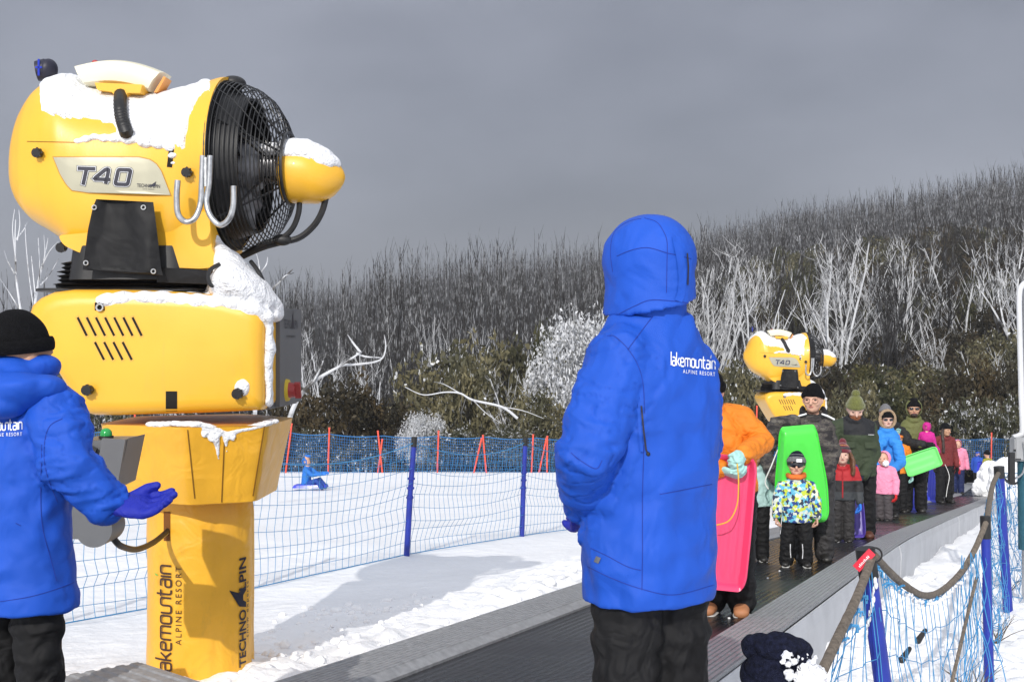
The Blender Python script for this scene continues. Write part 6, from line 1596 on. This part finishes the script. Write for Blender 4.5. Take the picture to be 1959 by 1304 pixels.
# sleeves of his black outer jacket
sm_ = MB()
for S, E, W in p['J']: tube(sm_, [S, S.lerp(E, .5), E, E.lerp(W, .5), W], [.056 * h, .056 * h, .052 * h, .046 * h, .040 * h], seg=14, round_cap=True)
p['on']('outer_sleeves', remesh(sm_, .010, 3, lambda q, n: .008 * noise.noise(q * 14)), BLKJ)
cpos = P(1773, 893, d - .32)
mc = person(cpos, .90, face_rot(cpos, 165), 'magenta hooded toddler carried in the arms of the olive hooded man', None, child=True, jacket=MAG, pants=MAG, bulk=1.7, hem=.30, gloves=(MAG, MAG), hood=(MAG, None, 50), skin=SK1, vox=.008, sit=True,
     legs=[((-.08, 0, .22), (-.12, -.10, .12), (-.14, -.02, .02)), ((.08, 0, .22), (.12, -.10, .12), (.14, -.02, .02))], arms=(((-.16, -.02, .50), (-.22, -.10, .40)), ((.16, -.02, .50), (.24, -.06, .42))), gsize=.9)
dd = d - .55; a_, b__ = P(1731, 893, dd), P(1812, 866, dd)
sled(P(1731, 894, dd), P(1811, 866, dd - .05) - P(1731, 894, dd), (0, -1, 0.1), .74, .43, LGRNP, 'light green sled held sideways below the magenta toddler', dep=.05, taper=.96, ribs_=3, rope=(WROPE, [P(1808, 888, dd - .02), P(1816, 910, dd), P(1812, 935, dd), P(1810, 950, dd)], .006))
# dark haired person peering over the light green sled
f = feetp(1806, 962); d = f.y
dh = person(f, hfor(f, 812), face_rot(f, 30), 'dark haired person in black beanie and maroon jacket right of the magenta toddler', Q, jacket=MARJ, pants=BLKP, bulk=1.1, hem=.48, hat=(KNITB, KNITB, None, None), skin=SK2, vox=.011, head=(25, 0, 8))
p = dh; mb = MB()
for sx in (-1, 1): tube(mb, smooth_path([p['hp'](sx * .34, 0, .1), p['hp'](sx * .45, -.05, -.4), p['hp'](sx * .5, -.25, -1.2), p['hp'](sx * .45, -.3, -1.9)], 5), .13 * p['hh'], seg=8, round_cap=True)
p['on']('hair', remesh(mb, .009, 1, lambda q, n: .01 * noise.noise(Vector((q.x * 50, q.y * 50, q.z * 10)))), HAIRD)
# far end of the queue
f = feetp(1832, 945); d = f.y; h = hfor(f, 842)
person(f, h, face_rot(f, 15), 'person in soft pink hooded jacket and dark trousers near the far end of the queue', Q, jacket=PNK2, pants=cloth('navy_pants', (.01, .02, .09)), bulk=1.3, hem=.46, hood=(PNK2, None, 60), skin=SK1, vox=.013)
c_ = P(1829, 905, d - .5); person(c_, .78, face_rot(c_, 20), 'small child in coral pink suit held before the soft pink jacket', None, child=True, jacket=cloth('coral_suit', (.75, .12, .14)), pants=REDJ, bulk=1.5, hem=.35, hood=(PNK2, None, 60), skin=SK1, vox=.012, sit=True,
    legs=[((-.08, 0, .22), (-.12, -.12, .14), (-.14, -.06, .02)), ((.08, 0, .22), (.12, -.12, .14), (.14, -.06, .02))])
f = feetp(1822, 950); f2 = P(1822, 848, f.y); person(f + Vector((0, .5, 0)), hfor(f, 838), face_rot(f, 0), 'person in red beanie mostly hidden behind the soft pink jacket', Q, jacket=MARJ, pants=BLKP, bulk=1.1, hat=(REDJ, REDJ, None, None), vox=.014)
f = feetp(1735, 975); person(f + Vector((-.1, 1.2, 0)), hfor(f + Vector((0, 1.2, -.1)), 785), face_rot(f, 0), 'person in grey beanie just visible behind the olive hood', Q, jacket=BLKJ, pants=BLKP, hat=(GREYK, GREYK, None, None), vox=.014)
f = feetp(1870, 932); person(f, hfor(f, 864), face_rot(f, 150), 'person in dark blue hooded jacket with back turned at the far end of the belt', Q, jacket=cloth('mid_blue_shell', (.02, .08, .45)), pants=BLKP, bulk=1.2, hem=.42, hood=(cloth('mid_blue_shell', (.02, .08, .45)), None, 45), vox=.016)
def sled_px(px0, py0, px1, py1, W_, m, label, off=-.35, dep=.05):
    f = feetp((px0 + px1) / 2, max(py0, py1)); a = P(px0, py0, f.y + off); b_ = P(px1, py1, f.y + off + .12); sled(a, b_ - a, (.1, -1, 0), (b_ - a).length, W_, m, label, dep=dep)
    return f
sled_px(1786, 960, 1790, 886, .40, BLUP, 'royal blue sled standing below the light green sled', -.1)
sled_px(1820, 944, 1823, 884, .40, BLUP, 'royal blue sled standing in front of the soft pink jacket', -.3)
sled_px(1755, 975, 1752, 900, .30, BLUP, 'royal blue sled between the legs of the olive hooded man and light green sled', .3)
f = P(1900, 928, 46); 
e1_ = person(P(1889, 930, 46) , 1.35, 200, 'child in black and yellow jacket beyond the end of the belt', 'children beyond the end of the belt', child=True, jacket=cloth('black_yellow', (.30, .28, .02)), pants=BLKP, bulk=1.2, hat=(KNITB, KNITB, None, None), vox=.018)
person(P(1897, 934, 45), 1.0, 200, 'child in mint suit beyond the end of the belt beside the tall snow pile', 'children beyond the end of the belt', child=True, jacket=MINT, pants=MINT, bulk=1.3, hood=(MINT, None, 60), vox=.018)
sled(P(1880, 934, 44.6), (.25, 0, 1), (0, -1, 0), .9, .36, BLUP, 'blue sled leaning left of the mint suited child'); sled(P(1876, 924, 47), (0, 0, 1), (0, -1, 0), .85, .30, BLUP, 'blue sled standing left of the black and yellow jacket')
# child on a sled out on the snow
d = 33.0; zg = ground_z((590 - CX) / F * d, d, False); pc = Vector(((588 - CX) / F * d, d, zg + .06))
NAVB = cloth('blue_striped_puffer', (0.02, 0.16, 0.55), wr if False else .65)
person(pc, 1.14, 75, 'child in blue hooded puffer suit sitting on a sled out on the snow field', None, child=True, jacket=NAVB, pants=cloth('blue_pants', (.015, .06, .30)), bulk=1.45, hem=.05, hood=(NAVB, None, 55), vox=.012, sit=True, gloves=(BLUG, BLUG), headc=(0, .02, .63),
       sections=[(.02, .13, .11, 0, .03), (.12, .14, .11, 0, .03), (.30, .13, .10, 0, .02), (.45, .12, .09, 0, .01), (.50, .09, .07, 0, .01), (.54, .06, .05, 0, .01)],
       legs=[((-.07, 0, .08), (-.10, -.28, .20), (-.09, -.42, .04)), ((.07, 0, .08), (.10, -.28, .20), (.09, -.42, .04))], arms=(((-.13, -.02, .44), (-.15, -.20, .33), (-.12, -.42, .36)), ((.13, -.02, .44), (.15, -.20, .33), (.12, -.42, .36))))
sl = sled(pc + Vector((-.38, .03, .01)), (1, -.08, .03), (0, 0, -1), .95, .46, BLUP, 'royal blue sled under the sitting child on the snow field', dep=.08, group=None)

# ------------------------------------------------------------ control pedestal by the left attendant
ped = empty('control_pedestal', Vector(((205 - CX) / F * 5.6, 5.6, -2.0)), 'grey metal control pedestal with green lamp beside the yellow tower', 'control pedestal')
d = 5.6
def pz(py, dd=5.6): return (CY - py) / F * dd
def pp(px, py, dd=5.6): return P(px, py, dd)
mb = MB(); prism(mb, [pp(150, 842), pp(238, 842), pp(245, 838), pp(226, 930), pp(190, 948), pp(150, 905)], (0, .26, 0)); mb.build('console', GREY, ped, smooth=False)
mb = MB(); prism(mb, [pp(195, 838, 5.57), pp(240, 840, 5.57), pp(222, 945, 5.57), pp(180, 930, 5.57)], (0, .022, 0)); mb.build('console_door', mat('grey_door_paint', (.12, .122, .13), rough=.45), ped, smooth=False)
mb = MB(); c = pp(192, 1006, 5.64); tube(mb, [c + Vector((0, -.09, 0)), c + Vector((0, .10, 0))], .085, seg=32); box(mb, c + Vector((-.12, .01, .06)), (.20, .15, .22)); mb.build('motor_housing', GREY, ped)
mb = MB(); box(mb, Vector((c.x - .27, 5.66, -1.68)), (.12, .12, 1.0)); mb.build('post', GREY, ped, smooth=False)
mb = MB(); c = pp(203, 838, 5.68); tube(mb, [c, c + Vector((0, 0, .012))], .034, seg=20); mb.build('lamp_base', BLK, ped)
mb = MB(); tube(mb, [c + Vector((0, 0, .01)), c + Vector((0, 0, .022))], .028, seg=20, round_cap=True); mb.build('green_lamp', mat('green_lens', (.01, .32, .06), rough=.15, coat=.5), ped)
mb = MB(); tube(mb, [pp(172, 842, 5.6), pp(172, 828, 5.6)], .014, seg=12, round_cap=True); mb.build('red_button', REDP, ped)
mb = MB(); prism(mb, [pp(168, 850, 5.56), pp(185, 858, 5.56), pp(176, 882, 5.56), pp(160, 870, 5.56)], (0, .02, 0)); mb.build('key_pad', BLK, ped, smooth=False)
mb = MB(); tube(mb, smooth_path([pp(216, 1028, 5.7), pp(232, 1044, 5.8), pp(262, 1050, 6.2), pp(295, 1036, 6.7), pp(326, 1010, 6.95)], 8), .016, seg=9); mb.build('cable', BLK, ped)
mb = MB(); tube(mb, smooth_path([pp(262, 1053, 6.2), pp(295, 1040, 6.68), pp(325, 1016, 6.93)], 8), .007, seg=7); mb.build('cable', STEEL, ped)

# ------------------------------------------------------------ nets, posts, ropes
NETB = mat('light_blue_net_twine', (0.05, 0.26, 0.52), rough=.6, var=.15, vscale=12)
NETD = mat('dense_blue_net', (0.015, 0.16, 0.42), rough=.6, var=.15, vscale=2)
POSTB = mat('blue_post_plastic', (0.012, 0.03, 0.30), rough=.45, var=.15, vscale=8, bump=.1)
POLER = mat('coral_red_pole', (0.80, 0.10, 0.06), rough=.5, var=.12, vscale=5)
ROPE = mat('grey_brown_padded_rope', (0.17, 0.14, 0.11), rough=.9, var=.35, vscale=50, bump=1.0, bscale=140)
WRAP = mat('frosted_wrap', (0.55, 0.56, 0.58), rough=.7, var=.3, vscale=30, bump=.6, bscale=90)
def net(name, polytop, polybot, nx, ny, r, m, label, rnd_amp=.02, rope_r=None, cat='net', seg=3, skip=0.0):
    """polytop/polybot: functions t->Vector; individual twines, knotted cells"""
    root = empty(name, polybot(0), label, cat); V = MB(); rr_ = random.Random(len(label))
    G = [[None] * (ny + 1) for _ in range(nx + 1)]
    for i in range(nx + 1):
        t = i / nx; a, b_ = polytop(t), polybot(t)
        for j in range(ny + 1):
            s = j / ny; p = a.lerp(b_, s); k = rnd_amp * (1 if 0 < j < ny else .15)
            G[i][j] = p + Vector((k * noise.noise(Vector((t * 23, s * 5, 1))) * 2, k * noise.noise(Vector((t * 17, s * 6, 7))) * 2, k * noise.noise(Vector((t * 19, s * 7, 13))) * 1.5 - .02 * math.sin(s * math.pi)))
    for i in range(nx + 1): tube(V, G[i], r, seg=seg, cap=False)
    for j in range(ny + 1): tube(V, [G[i][j] for i in range(nx + 1)], r * (rope_r or 1.6) if j in (0, ny) else r, seg=seg, cap=False)
    V.build('mesh', m, root); return root
def sagline(pts, sag):            # piecewise points with sag between
    pts = [Vector(p) for p in pts]; n = len(pts) - 1
    def f(t):
        t = min(max(t, 0), 1) * n; i = min(n - 1, int(t)); s = t - i; p = pts[i].lerp(pts[i + 1], s); p.z -= sag * 4 * s * (1 - s); return p
    return f
# left net along the belt
pa = Vector((-1.27, 14.3)); stp = Vector((1.40, 2.70)); tops = []; bots = []; PG_ = 'blue posts of the left net'
for k in range(-3, 12):
    q = pa + stp * k; zb = terr_l(q.y) if q.y < 14 else min(terr_l(q.y), 0)
    zb = ground_z(q.x, q.y, False); lean = rnd.uniform(-.02, .06) if k not in (0, 1) else (.11, .06)[k]
    ht = {0: 1.40, 1: 1.38}.get(k, 1.38)
    if k == 0: zb = min(zb, -2.50)
    if k == 1: zb = min(zb, -2.70)
    top = Vector((q.x + lean, q.y, zb + ht)); bot = Vector((q.x, q.y, zb)); tops.append(top - Vector((0, 0, .05))); bots.append(bot + Vector((0, 0, .02)))
    root = empty('net_post', bot, {0: 'nearer clearly visible blue post of the left net, right of the yellow gun', 1: 'farther clearly visible blue post of the left net, left of the hooded attendant'}.get(k, 'blue post of the left net mostly hidden behind gun, attendant or queue'), 'post', PG_)
    mb = MB(); sp_n = 8
    tube(mb, [bot - Vector((0, 0, .3)), bot.lerp(top, .52)], .036, seg=12); tube(mb, [bot.lerp(top, .52), bot.lerp(top, .94)], .032, seg=12); mb.build('pole', POSTB, root)
    mb = MB(); tube(mb, [bot.lerp(top, .93), top + Vector((0, 0, .02))], .035, seg=12); mb.build('cap', BLK, root)
    mb = MB()
    for z_ in (.50, .58, .66): c = bot.lerp(top, z_); tube(mb, [c - Vector((0, 0, .012)), c + Vector((0, 0, .012))], .044, seg=10)
    mb.build('clip', POSTB, root)
zz = len(tops) - 1
net('safety_net', sagline(tops, .16), sagline(bots, .0), 26 * zz // 1, 9, .0032, NETB, 'wide meshed pale blue net strung along the left side of the conveyor', .028, 2.2)
# far fence
A0, A1 = P(380, 905, 42), P(1190, 914, 43.5); A2 = P(1500, 912, 47); A3 = P(1990, 884, 58)
fpx = [(100, 0), (190, 0), (280, 0), (370, 0), (460, 0), (550, 0), (629, 0), (733, 0), (836, 0), (931, 0), (1027, 0), (1120, 0), (1230, 0), (1340, 0), (1450, 0), (1570, 0), (1690, 0), (1800, 0), (1897, 0), (1990, 0)]
def fdep(px): return float(np.interp(px, [0, 1190, 1500, 1990], [42, 43.5, 47, 58]))
def fbase(px): return P(px, float(np.interp(px, [0, 550, 1050, 1500, 1990], [902, 906, 913, 905, 888])), fdep(px))
def ftop(px): return P(px, float(np.interp(px, [0, 550, 700, 850, 1050, 1200, 1500, 1990], [826, 826, 833, 834, 838, 836, 838, 838])), fdep(px))
bt_ = [fbase(px) for px, _ in fpx]; tt_ = [ftop(px) for px, _ in fpx]
net('far_fence_net', sagline(tt_, .07), sagline(bt_, 0), 420, 14, .009, NETD, 'dense dark blue net fence across the far edge of the snow field', .03, 2.5, 'net')
def rpole(px0, py0, px1, py1, d, label): 
    a, b_ = P(px1, py1, d), P(px0, py0, d - .05); root = empty('marker_pole', a, label, 'marker pole', 'coral red poles of the far net')
    mb = MB(); tube(mb, [a - Vector((0, 0, .2)), b_], .030, seg=8); mb.build('pole', POLER, root); mb = MB(); tube(mb, [b_, b_ + (b_ - a).normalized() * .05], .036, seg=8); mb.build('cap', POLER, root)
where = 'coral red pole %s in the far blue net'
for q, t_ in (((558, 812, 545, 905), 'nearest the yellow gun, tilted'), ((630, 820, 627, 906), 'second from the yellow gun, upright'), ((723, 826, 733, 908), 'of the left crossed pair, leaning right'), ((731, 842, 721, 908), 'of the left crossed pair, leaning left'),
              ((839, 826, 836, 910), 'standing single between the two blue posts'), ((924, 834, 932, 913), 'of the middle pair, leaning right'), ((921, 840, 902, 912), 'of the middle pair, steeply leaning left'), ((1020, 833, 1016, 913), 'just right of the farther blue post'),
              ((1047, 836, 1046, 913), 'of the right pair, upright'), ((1045, 840, 1027, 912), 'of the right pair, leaning left'), ((1448, 778, 1446, 900), 'behind the orange jacket'), ((1897, 829, 1896, 884), 'at the far right beyond the belt end'), ((258, 795, 256, 905), 'seen in the gap under the gun box')):
    rpole(*q, fdep(q[0]) - .1, where % t_)

# ------------------------------------------------------------ right fence
RP = 'blue posts of the right fence'
def rpost(top, bot, r, label, cap=.16):
    root = empty('fence_post', bot, label, 'post', RP); top, bot = Vector(top), Vector(bot)
    mb = MB(); tube(mb, [bot, bot.lerp(top, .30), bot.lerp(top, .301), top], [r * 1.05, r * 1.05, r, r], seg=20); mb.build('pole', POSTB, root)
    L_ = (top - bot).length; mb = MB(); tube(mb, [bot.lerp(top, 1 - cap / L_), top + (top - bot).normalized() * .004], r * 1.12, seg=20); mb.build('cap', BLK, root)
    return root
p1t, p1b = P(1655, 1050, 5.0), P(1712, 1480, 5.05); p2t, p2b = P(1885, 988, 7.8), P(1893, 1330, 7.8); p3t, p3b = P(1911, 893, 11.0), P(1930, 1195, 11.1)
rpost(p1t, p1b, .036, 'nearest blue fence post with black cap and red tag at bottom right', .12)
rpost(p2t, p2b, .030, 'icy blue fence post in the middle of the right fence', .14); rpost(p3t, p3b, .042, 'thick leaning blue fence post below the grey electric box', .10)
p4b = Vector((6.9, 15.0, belt_z(15) - .55)); rpost(p4b + Vector((0, 0, 1.3)), p4b, .03, 'far blue fence post at the right edge')
def rope(pts, r, label, name='padded_rope', n=10, m=ROPE):
    mb = MB(); w = smooth_path(pts, n); k = len(w); tube(mb, w, [r * (1 + .10 * noise.noise(Vector((i * .9, 2, 3)))) for i in range(k)], seg=10); o = mb.build(name, m); return tag(o, label, 'rope')
rope([P(1570, 1290, 3.9), P(1600, 1225, 4.15), P(1640, 1140, 4.6), P(1668, 1066, 4.98)], .018, 'thick grey brown rope rising from the snowy beanie to the nearest post')
rope([P(1672, 1062, 5.0), P(1698, 1090, 5.3), P(1730, 1118, 5.7), P(1766, 1138, 6.2), P(1800, 1130, 6.7), P(1838, 1095, 7.2), P(1865, 1050, 7.5), P(1886, 1000, 7.75)], .018, 'thick grey brown rope sagging between the nearest and the icy post')
rope([P(1888, 1000, 7.8), P(1893, 960, 8.8), P(1900, 925, 10), P(1910, 905, 11)], .020, 'dark rope between the icy post and the thick leaning post')
rope([P(1912, 905, 11), P(1935, 925, 11.6), P(1959, 915, 12.2), P(1990, 890, 13)], .012, 'thin drooping cable under the grey electric box', m=BLK)
rope([P(1868, 1105, 7.3), P(1850, 1180, 6.9), P(1836, 1240, 6.5), P(1815, 1330, 6.3)], .010, 'loose rope end hanging down in the tangled net')
# small net panels
def quadnet(tops_, bots_, nx, ny, label, r=.0035, amp=.03, sag=.0, name='fence_net'): return net(name, sagline(tops_, sag), sagline(bots_, 0), nx, ny, r, NETB, label, amp, 1.8)
quadnet([P(1600, 1232, 4.15), P(1640, 1150, 4.6), P(1666, 1075, 4.95)], [P(1560, 1400, 4.0), P(1610, 1400, 4.4), P(1700, 1400, 5.0)], 9, 4, 'torn blue net under the rope left of the nearest post', .0023, .015)
quadnet([P(1674, 1075, 5.0), P(1700, 1105, 5.3), P(1730, 1130, 5.7), P(1768, 1148, 6.2), P(1800, 1140, 6.7), P(1838, 1106, 7.2), P(1868, 1060, 7.5)], [P(1700, 1400, 5.0), P(1730, 1390, 5.3), P(1760, 1380, 5.7), P(1790, 1370, 6.2), P(1820, 1350, 6.7), P(1850, 1340, 7.2), P(1885, 1320, 7.7)], 24, 4, 'blue net hanging from the sagging rope between two posts', .0023, .018)
quadnet([P(1880, 1000, 7.8), P(1890, 950, 9.2), P(1912, 905, 11)], [P(1893, 1310, 7.8), P(1910, 1240, 9.2), P(1932, 1190, 11.1)], 22, 9, 'tangled blue net between the icy post and the thick leaning post', .0026, .05)
quadnet([P(1914, 905, 11), P(1940, 905, 13), P(1975, 900, 16)], [P(1932, 1185, 11.1), P(1955, 1120, 13), P(1990, 1060, 16)], 22, 9, 'tangled blue net running off to the right edge', .0032, .06)
mb = MB()                          # hanging bundle of twine
for i in range(13):
    a = P(1862 + rnd.uniform(-22, 20), 1040 + rnd.uniform(0, 60), 7.5 + rnd.uniform(-.3, .2)); pts = [a]
    for k in range(5): a = a + Vector((rnd.uniform(-.05, .04) - .012, rnd.uniform(-.10, .04), -rnd.uniform(.08, .22))); pts.append(a)
    tube(mb, smooth_path(pts, 3), .003, seg=4)
tag(mb.build('net_bundle', NETB), 'bunched blue net strands hanging beside the icy post', 'net')
mb = MB()                          # frost lumps under the rope and blue knots
for t in range(34):
    s = t / 33; px = 1680 + s * 180; py = float(np.interp(px, [1672, 1698, 1730, 1766, 1800, 1838, 1865], [1078, 1106, 1130, 1148, 1142, 1108, 1064])) + 4; d = float(np.interp(px, [1672, 1766, 1865], [5.0, 6.2, 7.5])); r_ = rnd.uniform(.006, .014)
    ellipsoid(mb, P(px, py + rnd.uniform(-2, 5), d), (r_ * 1.5, r_, r_), seg=8, rings=5)
for k in range(14): ellipsoid(mb, P(1676 - k * 1.6 + rnd.uniform(-2, 2), 1110 + k * 9, 4.95), (rnd.uniform(.004, .009), .010, .016), seg=8, rings=5)
for k in range(22): ellipsoid(mb, P(1876 - k * .3, 1080 + k * 10, 7.72), (.013, .02, .03), seg=8, rings=5)
tag(mb.build('rime_ice', SNOWB), 'white rime ice clinging to the net and posts of the right fence', 'ice', kind='stuff')
for px, py, d in [(1678, 1088, 5), (1700, 1116, 5.3), (1718, 1124, 5.5), (1640, 1170, 4.6), (1650, 1140, 4.7), (1628, 1195, 4.5), (1610, 1225, 4.3), (1592, 1252, 4.1), (1766, 1152, 6.2), (1790, 1146, 6.5)]:
    mb = MB(); a = P(px, py, d)
    for q in range(5): b_ = a + Vector((rnd.uniform(-.03, .03), rnd.uniform(-.02, .02), rnd.uniform(-.035, .02))); tube(mb, [a, a.lerp(b_, .5) + Vector((.01, 0, .008)), b_], .005, seg=5)
    tag(mb.build('twine_knot', NETB), 'frayed light blue twine knot tied on the padded rope', 'twine', 'twine knots on the rope')
tg = empty('tag_strap', P(1650, 1072, 4.9), 'red printed tag strap hooked on the nearest post cap', 'tag')
a, b_ = P(1637, 1087, 4.93), P(1668, 1054, 4.93); dv = (b_ - a); nn = Vector((-dv.z, 0, dv.x)).normalized() * .018
mb = MB(); prism(mb, [a - nn, b_ - nn, b_ + nn, a + nn], (0, -.008, 0)); mb.build('strap', mat('tag_red', (.70, .03, .06), rough=.4), tg, smooth=False)
v, f, asp = text2d("SUMMIT PTY"); 
v, f, asp = text2d("LL ANDRES ..")
place2d(v, f, lambda x, y: a + dv * (.12 + x * .62) + nn * (y * .9 - .45) + Vector((0, -.0095, 0)), 'lettering', WHITEI, tg) if False else None
v2 = []; f2 = []
for i in range(9):                 # the print is worn to short white bars
    x = .15 + i * .07; n0 = len(v2); v2 += [(x, .1), (x + .04, .1), (x + .04, .8 if i % 3 else .5), (x, .8 if i % 2 else .6)]; f2.append((n0, n0 + 1, n0 + 2, n0 + 3))
place2d(v2, f2, lambda x, y: a + dv * x + nn * (y * .9 - .45) + Vector((0, -.0095, 0)), 'worn_print', WHITEI, tg)
mb = MB(); c = P(1672, 1060, 4.98); tube(mb, [c + Vector((.03 * math.cos(t), -.01, .03 * math.sin(t))) for t in np.linspace(0, 6.28, 16)], .004, seg=6, cap=False); mb.build('ring', BLK, tg)

# grey lamp mast with electric box
ms = empty('lamp_mast', P(1962, 1100, 11.6), 'white bent pipe mast with grey electric box at the right edge', 'mast'); d = 11.6
mb = MB(); tube(mb, smooth_path([P(1990, 536, d), P(1968, 538, d), P(1954, 548, d), P(1950, 570, d), P(1951, 640, d), P(1954, 760, d), P(1956, 822, d), P(1950, 832, d), P(1938, 836, d)], 6), .026, seg=12); mb.build('pipe', mat('pale_pipe', (.62, .63, .65), rough=.4), ms)
mb = MB(); box(mb, P(1962, 850, d + .12) + Vector((0, 0, 0.05)), (.055, .05, 3.1)); mb.build('channel', STEEL, ms, smooth=False)
mb = MB(); box(mb, P(1956, 858, d - .02), (.20, .14, .225)); bm = bmesh.new(); me = mb.mesh('electric_box'); bm.from_mesh(me); bmesh.ops.bevel(bm, geom=bm.edges[:], offset=.012, segments=2, affect='EDGES'); bm.to_mesh(me); bm.free(); link('electric_box', me, mat('box_grey', (.36, .37, .38), rough=.45), ms, smooth=False)
mb = MB(); box(mb, P(1941, 861, d - .10), (.02, .01, .02)); box(mb, P(1948, 878, d - .10), (.05, .01, .01)); mb.build('latch', BLK, ms, smooth=False)
mb = MB(); tube(mb, smooth_path([P(1958, 845, d - .12), P(1962, 880, d - .14), P(1956, 905, d - .14), P(1940, 915, d - .1), P(1925, 912, d)], 6), .010, seg=7); mb.build('cable', STEEL, ms)
mb = MB(); tube(mb, [P(1962, 880, d), P(1964, 1050, d)], .075, seg=16); mb.build('padding', mat('teal_padding', (.02, .10, .14), rough=.6, fold=.4), ms)
mb = MB(); box(mb, P(1893, 905, 11.2) if False else P(1935, 895, 11.5), (.05, .05, .30)); mb.build('clamp', BLK, ms)
# snow pile at the right, lumps on the belt side, clods
def pile(px, py, d, r, label, n=14, amp=.12):
    c = P(px, py, d); l = [(c + Vector((rnd.uniform(-r, r) * .5, rnd.uniform(-r, r) * .5, rnd.uniform(-.5, .4) * r)), (r * rnd.uniform(.4, .65),) * 3) for i in range(n)] + [(c - Vector((0, 0, r)), (r * 1.1, r, r * .9))]
    return tag(link('snow_pile', blobs(l, r * .05, r * amp, 3 / r, 2), SNOW), label, 'snow pile')
pile(1925, 900, 30, .42, 'rounded lump of snow left of the grey electric box'); pile(1895, 905, 44, .6, 'low bank of snow behind the end of the belt'); 
rb = random.Random(3)
bb_ = MB()
for i in range(90):
    y = rb.uniform(5.2, 14); n = -1.40 + abs(rb.gauss(0, .30)); q = npt(n, y); r_ = rb.uniform(.02, .065) * (1 - .5 * min(1, (n + 1.4))); z = ground_z(q.x, q.y) + r_ * .25
    me_c = Vector((q.x, q.y, z)); ellipsoid(bb_, me_c, (r_ * rb.uniform(.8, 1.3), r_ * rb.uniform(.8, 1.3), r_ * .8), Matrix.Rotation(rb.uniform(0, 3), 3, 'Z'), 10, 6)
for i in range(110):
    y = rb.uniform(5.6, 13); n = LN - .48 - abs(rb.gauss(0, .38)); q = npt(n, y)
    if y < 7.5 and rb.random() < .4: continue
    r_ = rb.uniform(.015, .055); z = ground_z(q.x, q.y) + r_ * .1
    ellipsoid(bb_, Vector((q.x, q.y, z)), (r_ * rb.uniform(.8, 1.4), r_ * rb.uniform(.8, 1.4), r_ * .7), Matrix.Rotation(rb.uniform(0, 3), 3, 'Z'), 10, 6)
for i in range(160):
    x = rb.uniform(-1.7, -.9); y = rb.uniform(6.6, 10.5); x = -1.35 + rb.gauss(0, .35) + (y - 7.2) * .1; r_ = rb.uniform(.01, .035)
    if (x - G1.x) ** 2 + (y - 7.2) ** 2 < .16: continue
    ellipsoid(bb_, Vector((x, y, ground_z(x, y) + r_ * .15)), (r_ * 1.2, r_, r_ * .8), None, 8, 5)
cl = remesh(bb_, .011, 1, lambda q, n: .020 * noise.noise(q * 16) + .008 * noise.noise(q * 45)); tag(link('snow_clods', cl, SNOW), 'loose churned snow clods heaped along both kerbs of the conveyor', 'snow', kind='stuff')
mb = MB()
for i in range(26):
    q = PG(rb.uniform(1180, 1560), rb.uniform(1090, 1280)); n = nrm(q.x, q.y)
    if LN < n < RN: ellipsoid(mb, q + Vector((0, 0, .004)), (.010, .010, .006), None, 7, 4)
tag(mb.build('snow_crumbs', SNOW), 'small snow crumbs scattered on the wet black belt', 'snow', kind='stuff')
# twigs poking through the snow on the right
for px, py, d, k in ((1905, 1200, 9.4, 12), (1850, 1290, 6.8, 8), (1870, 1230, 7.4, 7), (1930, 1130, 12.5, 9)):
    c = P(px, py, d); c.z = min(c.z, ground_z(c.x, c.y)); mb = MB()
    for i in range(k):
        a = c.copy(); pts = [a]; dd = Vector((rb.uniform(-.6, .6), rb.uniform(-.5, .5), 1)); 
        for j in range(4): dd += Vector((rb.uniform(-.3, .3), rb.uniform(-.3, .3), -.1)); a = a + dd.normalized() * .07; pts.append(a)
        tube(mb, pts, [.005, .004, .003, .002, .0015], seg=4)
    tag(mb.build('dry_twigs', mat('dry_twig', (.10, .07, .04), rough=.9, var=.3)), {1905: 'tuft of dry brown twigs in the snow between the two far posts', 1850: 'thin dry twigs in the snow under the net at the bottom edge', 1870: 'dry twigs beside the foot of the icy post', 1930: 'dry twigs in the snow near the right edge'}[px], 'twigs')
for px, py, d, lb in ((1770, 1205, 6.6, 'dark wet stick end above the sagging net line'), (1740, 1240, 6.2, 'dark wet stick end poking out of the snow behind the nearest post')):
    mb = MB(); a = P(px, py, d); tube(mb, [a, a + Vector((-.05, -.03, -.05))], [.012, .018], seg=8, round_cap=True); tag(mb.build('stick', BOOT), lb, 'stick')

# ------------------------------------------------------------ haze
mb = MB(); box(mb, (0, 740, 50), (3000, 1600, 130))
hz_m = bpy.data.materials.new('haze'); hz_m.use_nodes = True; N = hz_m.node_tree.nodes; N.clear()
ho = N.new('ShaderNodeOutputMaterial'); pv = N.new('ShaderNodeVolumePrincipled'); pv.inputs['Density'].default_value = 0.0006
pv.inputs['Color'].default_value = (0.66, 0.68, 0.73, 1); pv.inputs['Anisotropy'].default_value = 0.0
hz_m.node_tree.links.new(pv.outputs[0], ho.inputs['Volume'])
hzo = mb.build('haze', hz_m, None, smooth=False); tag(hzo, kind='stuff')
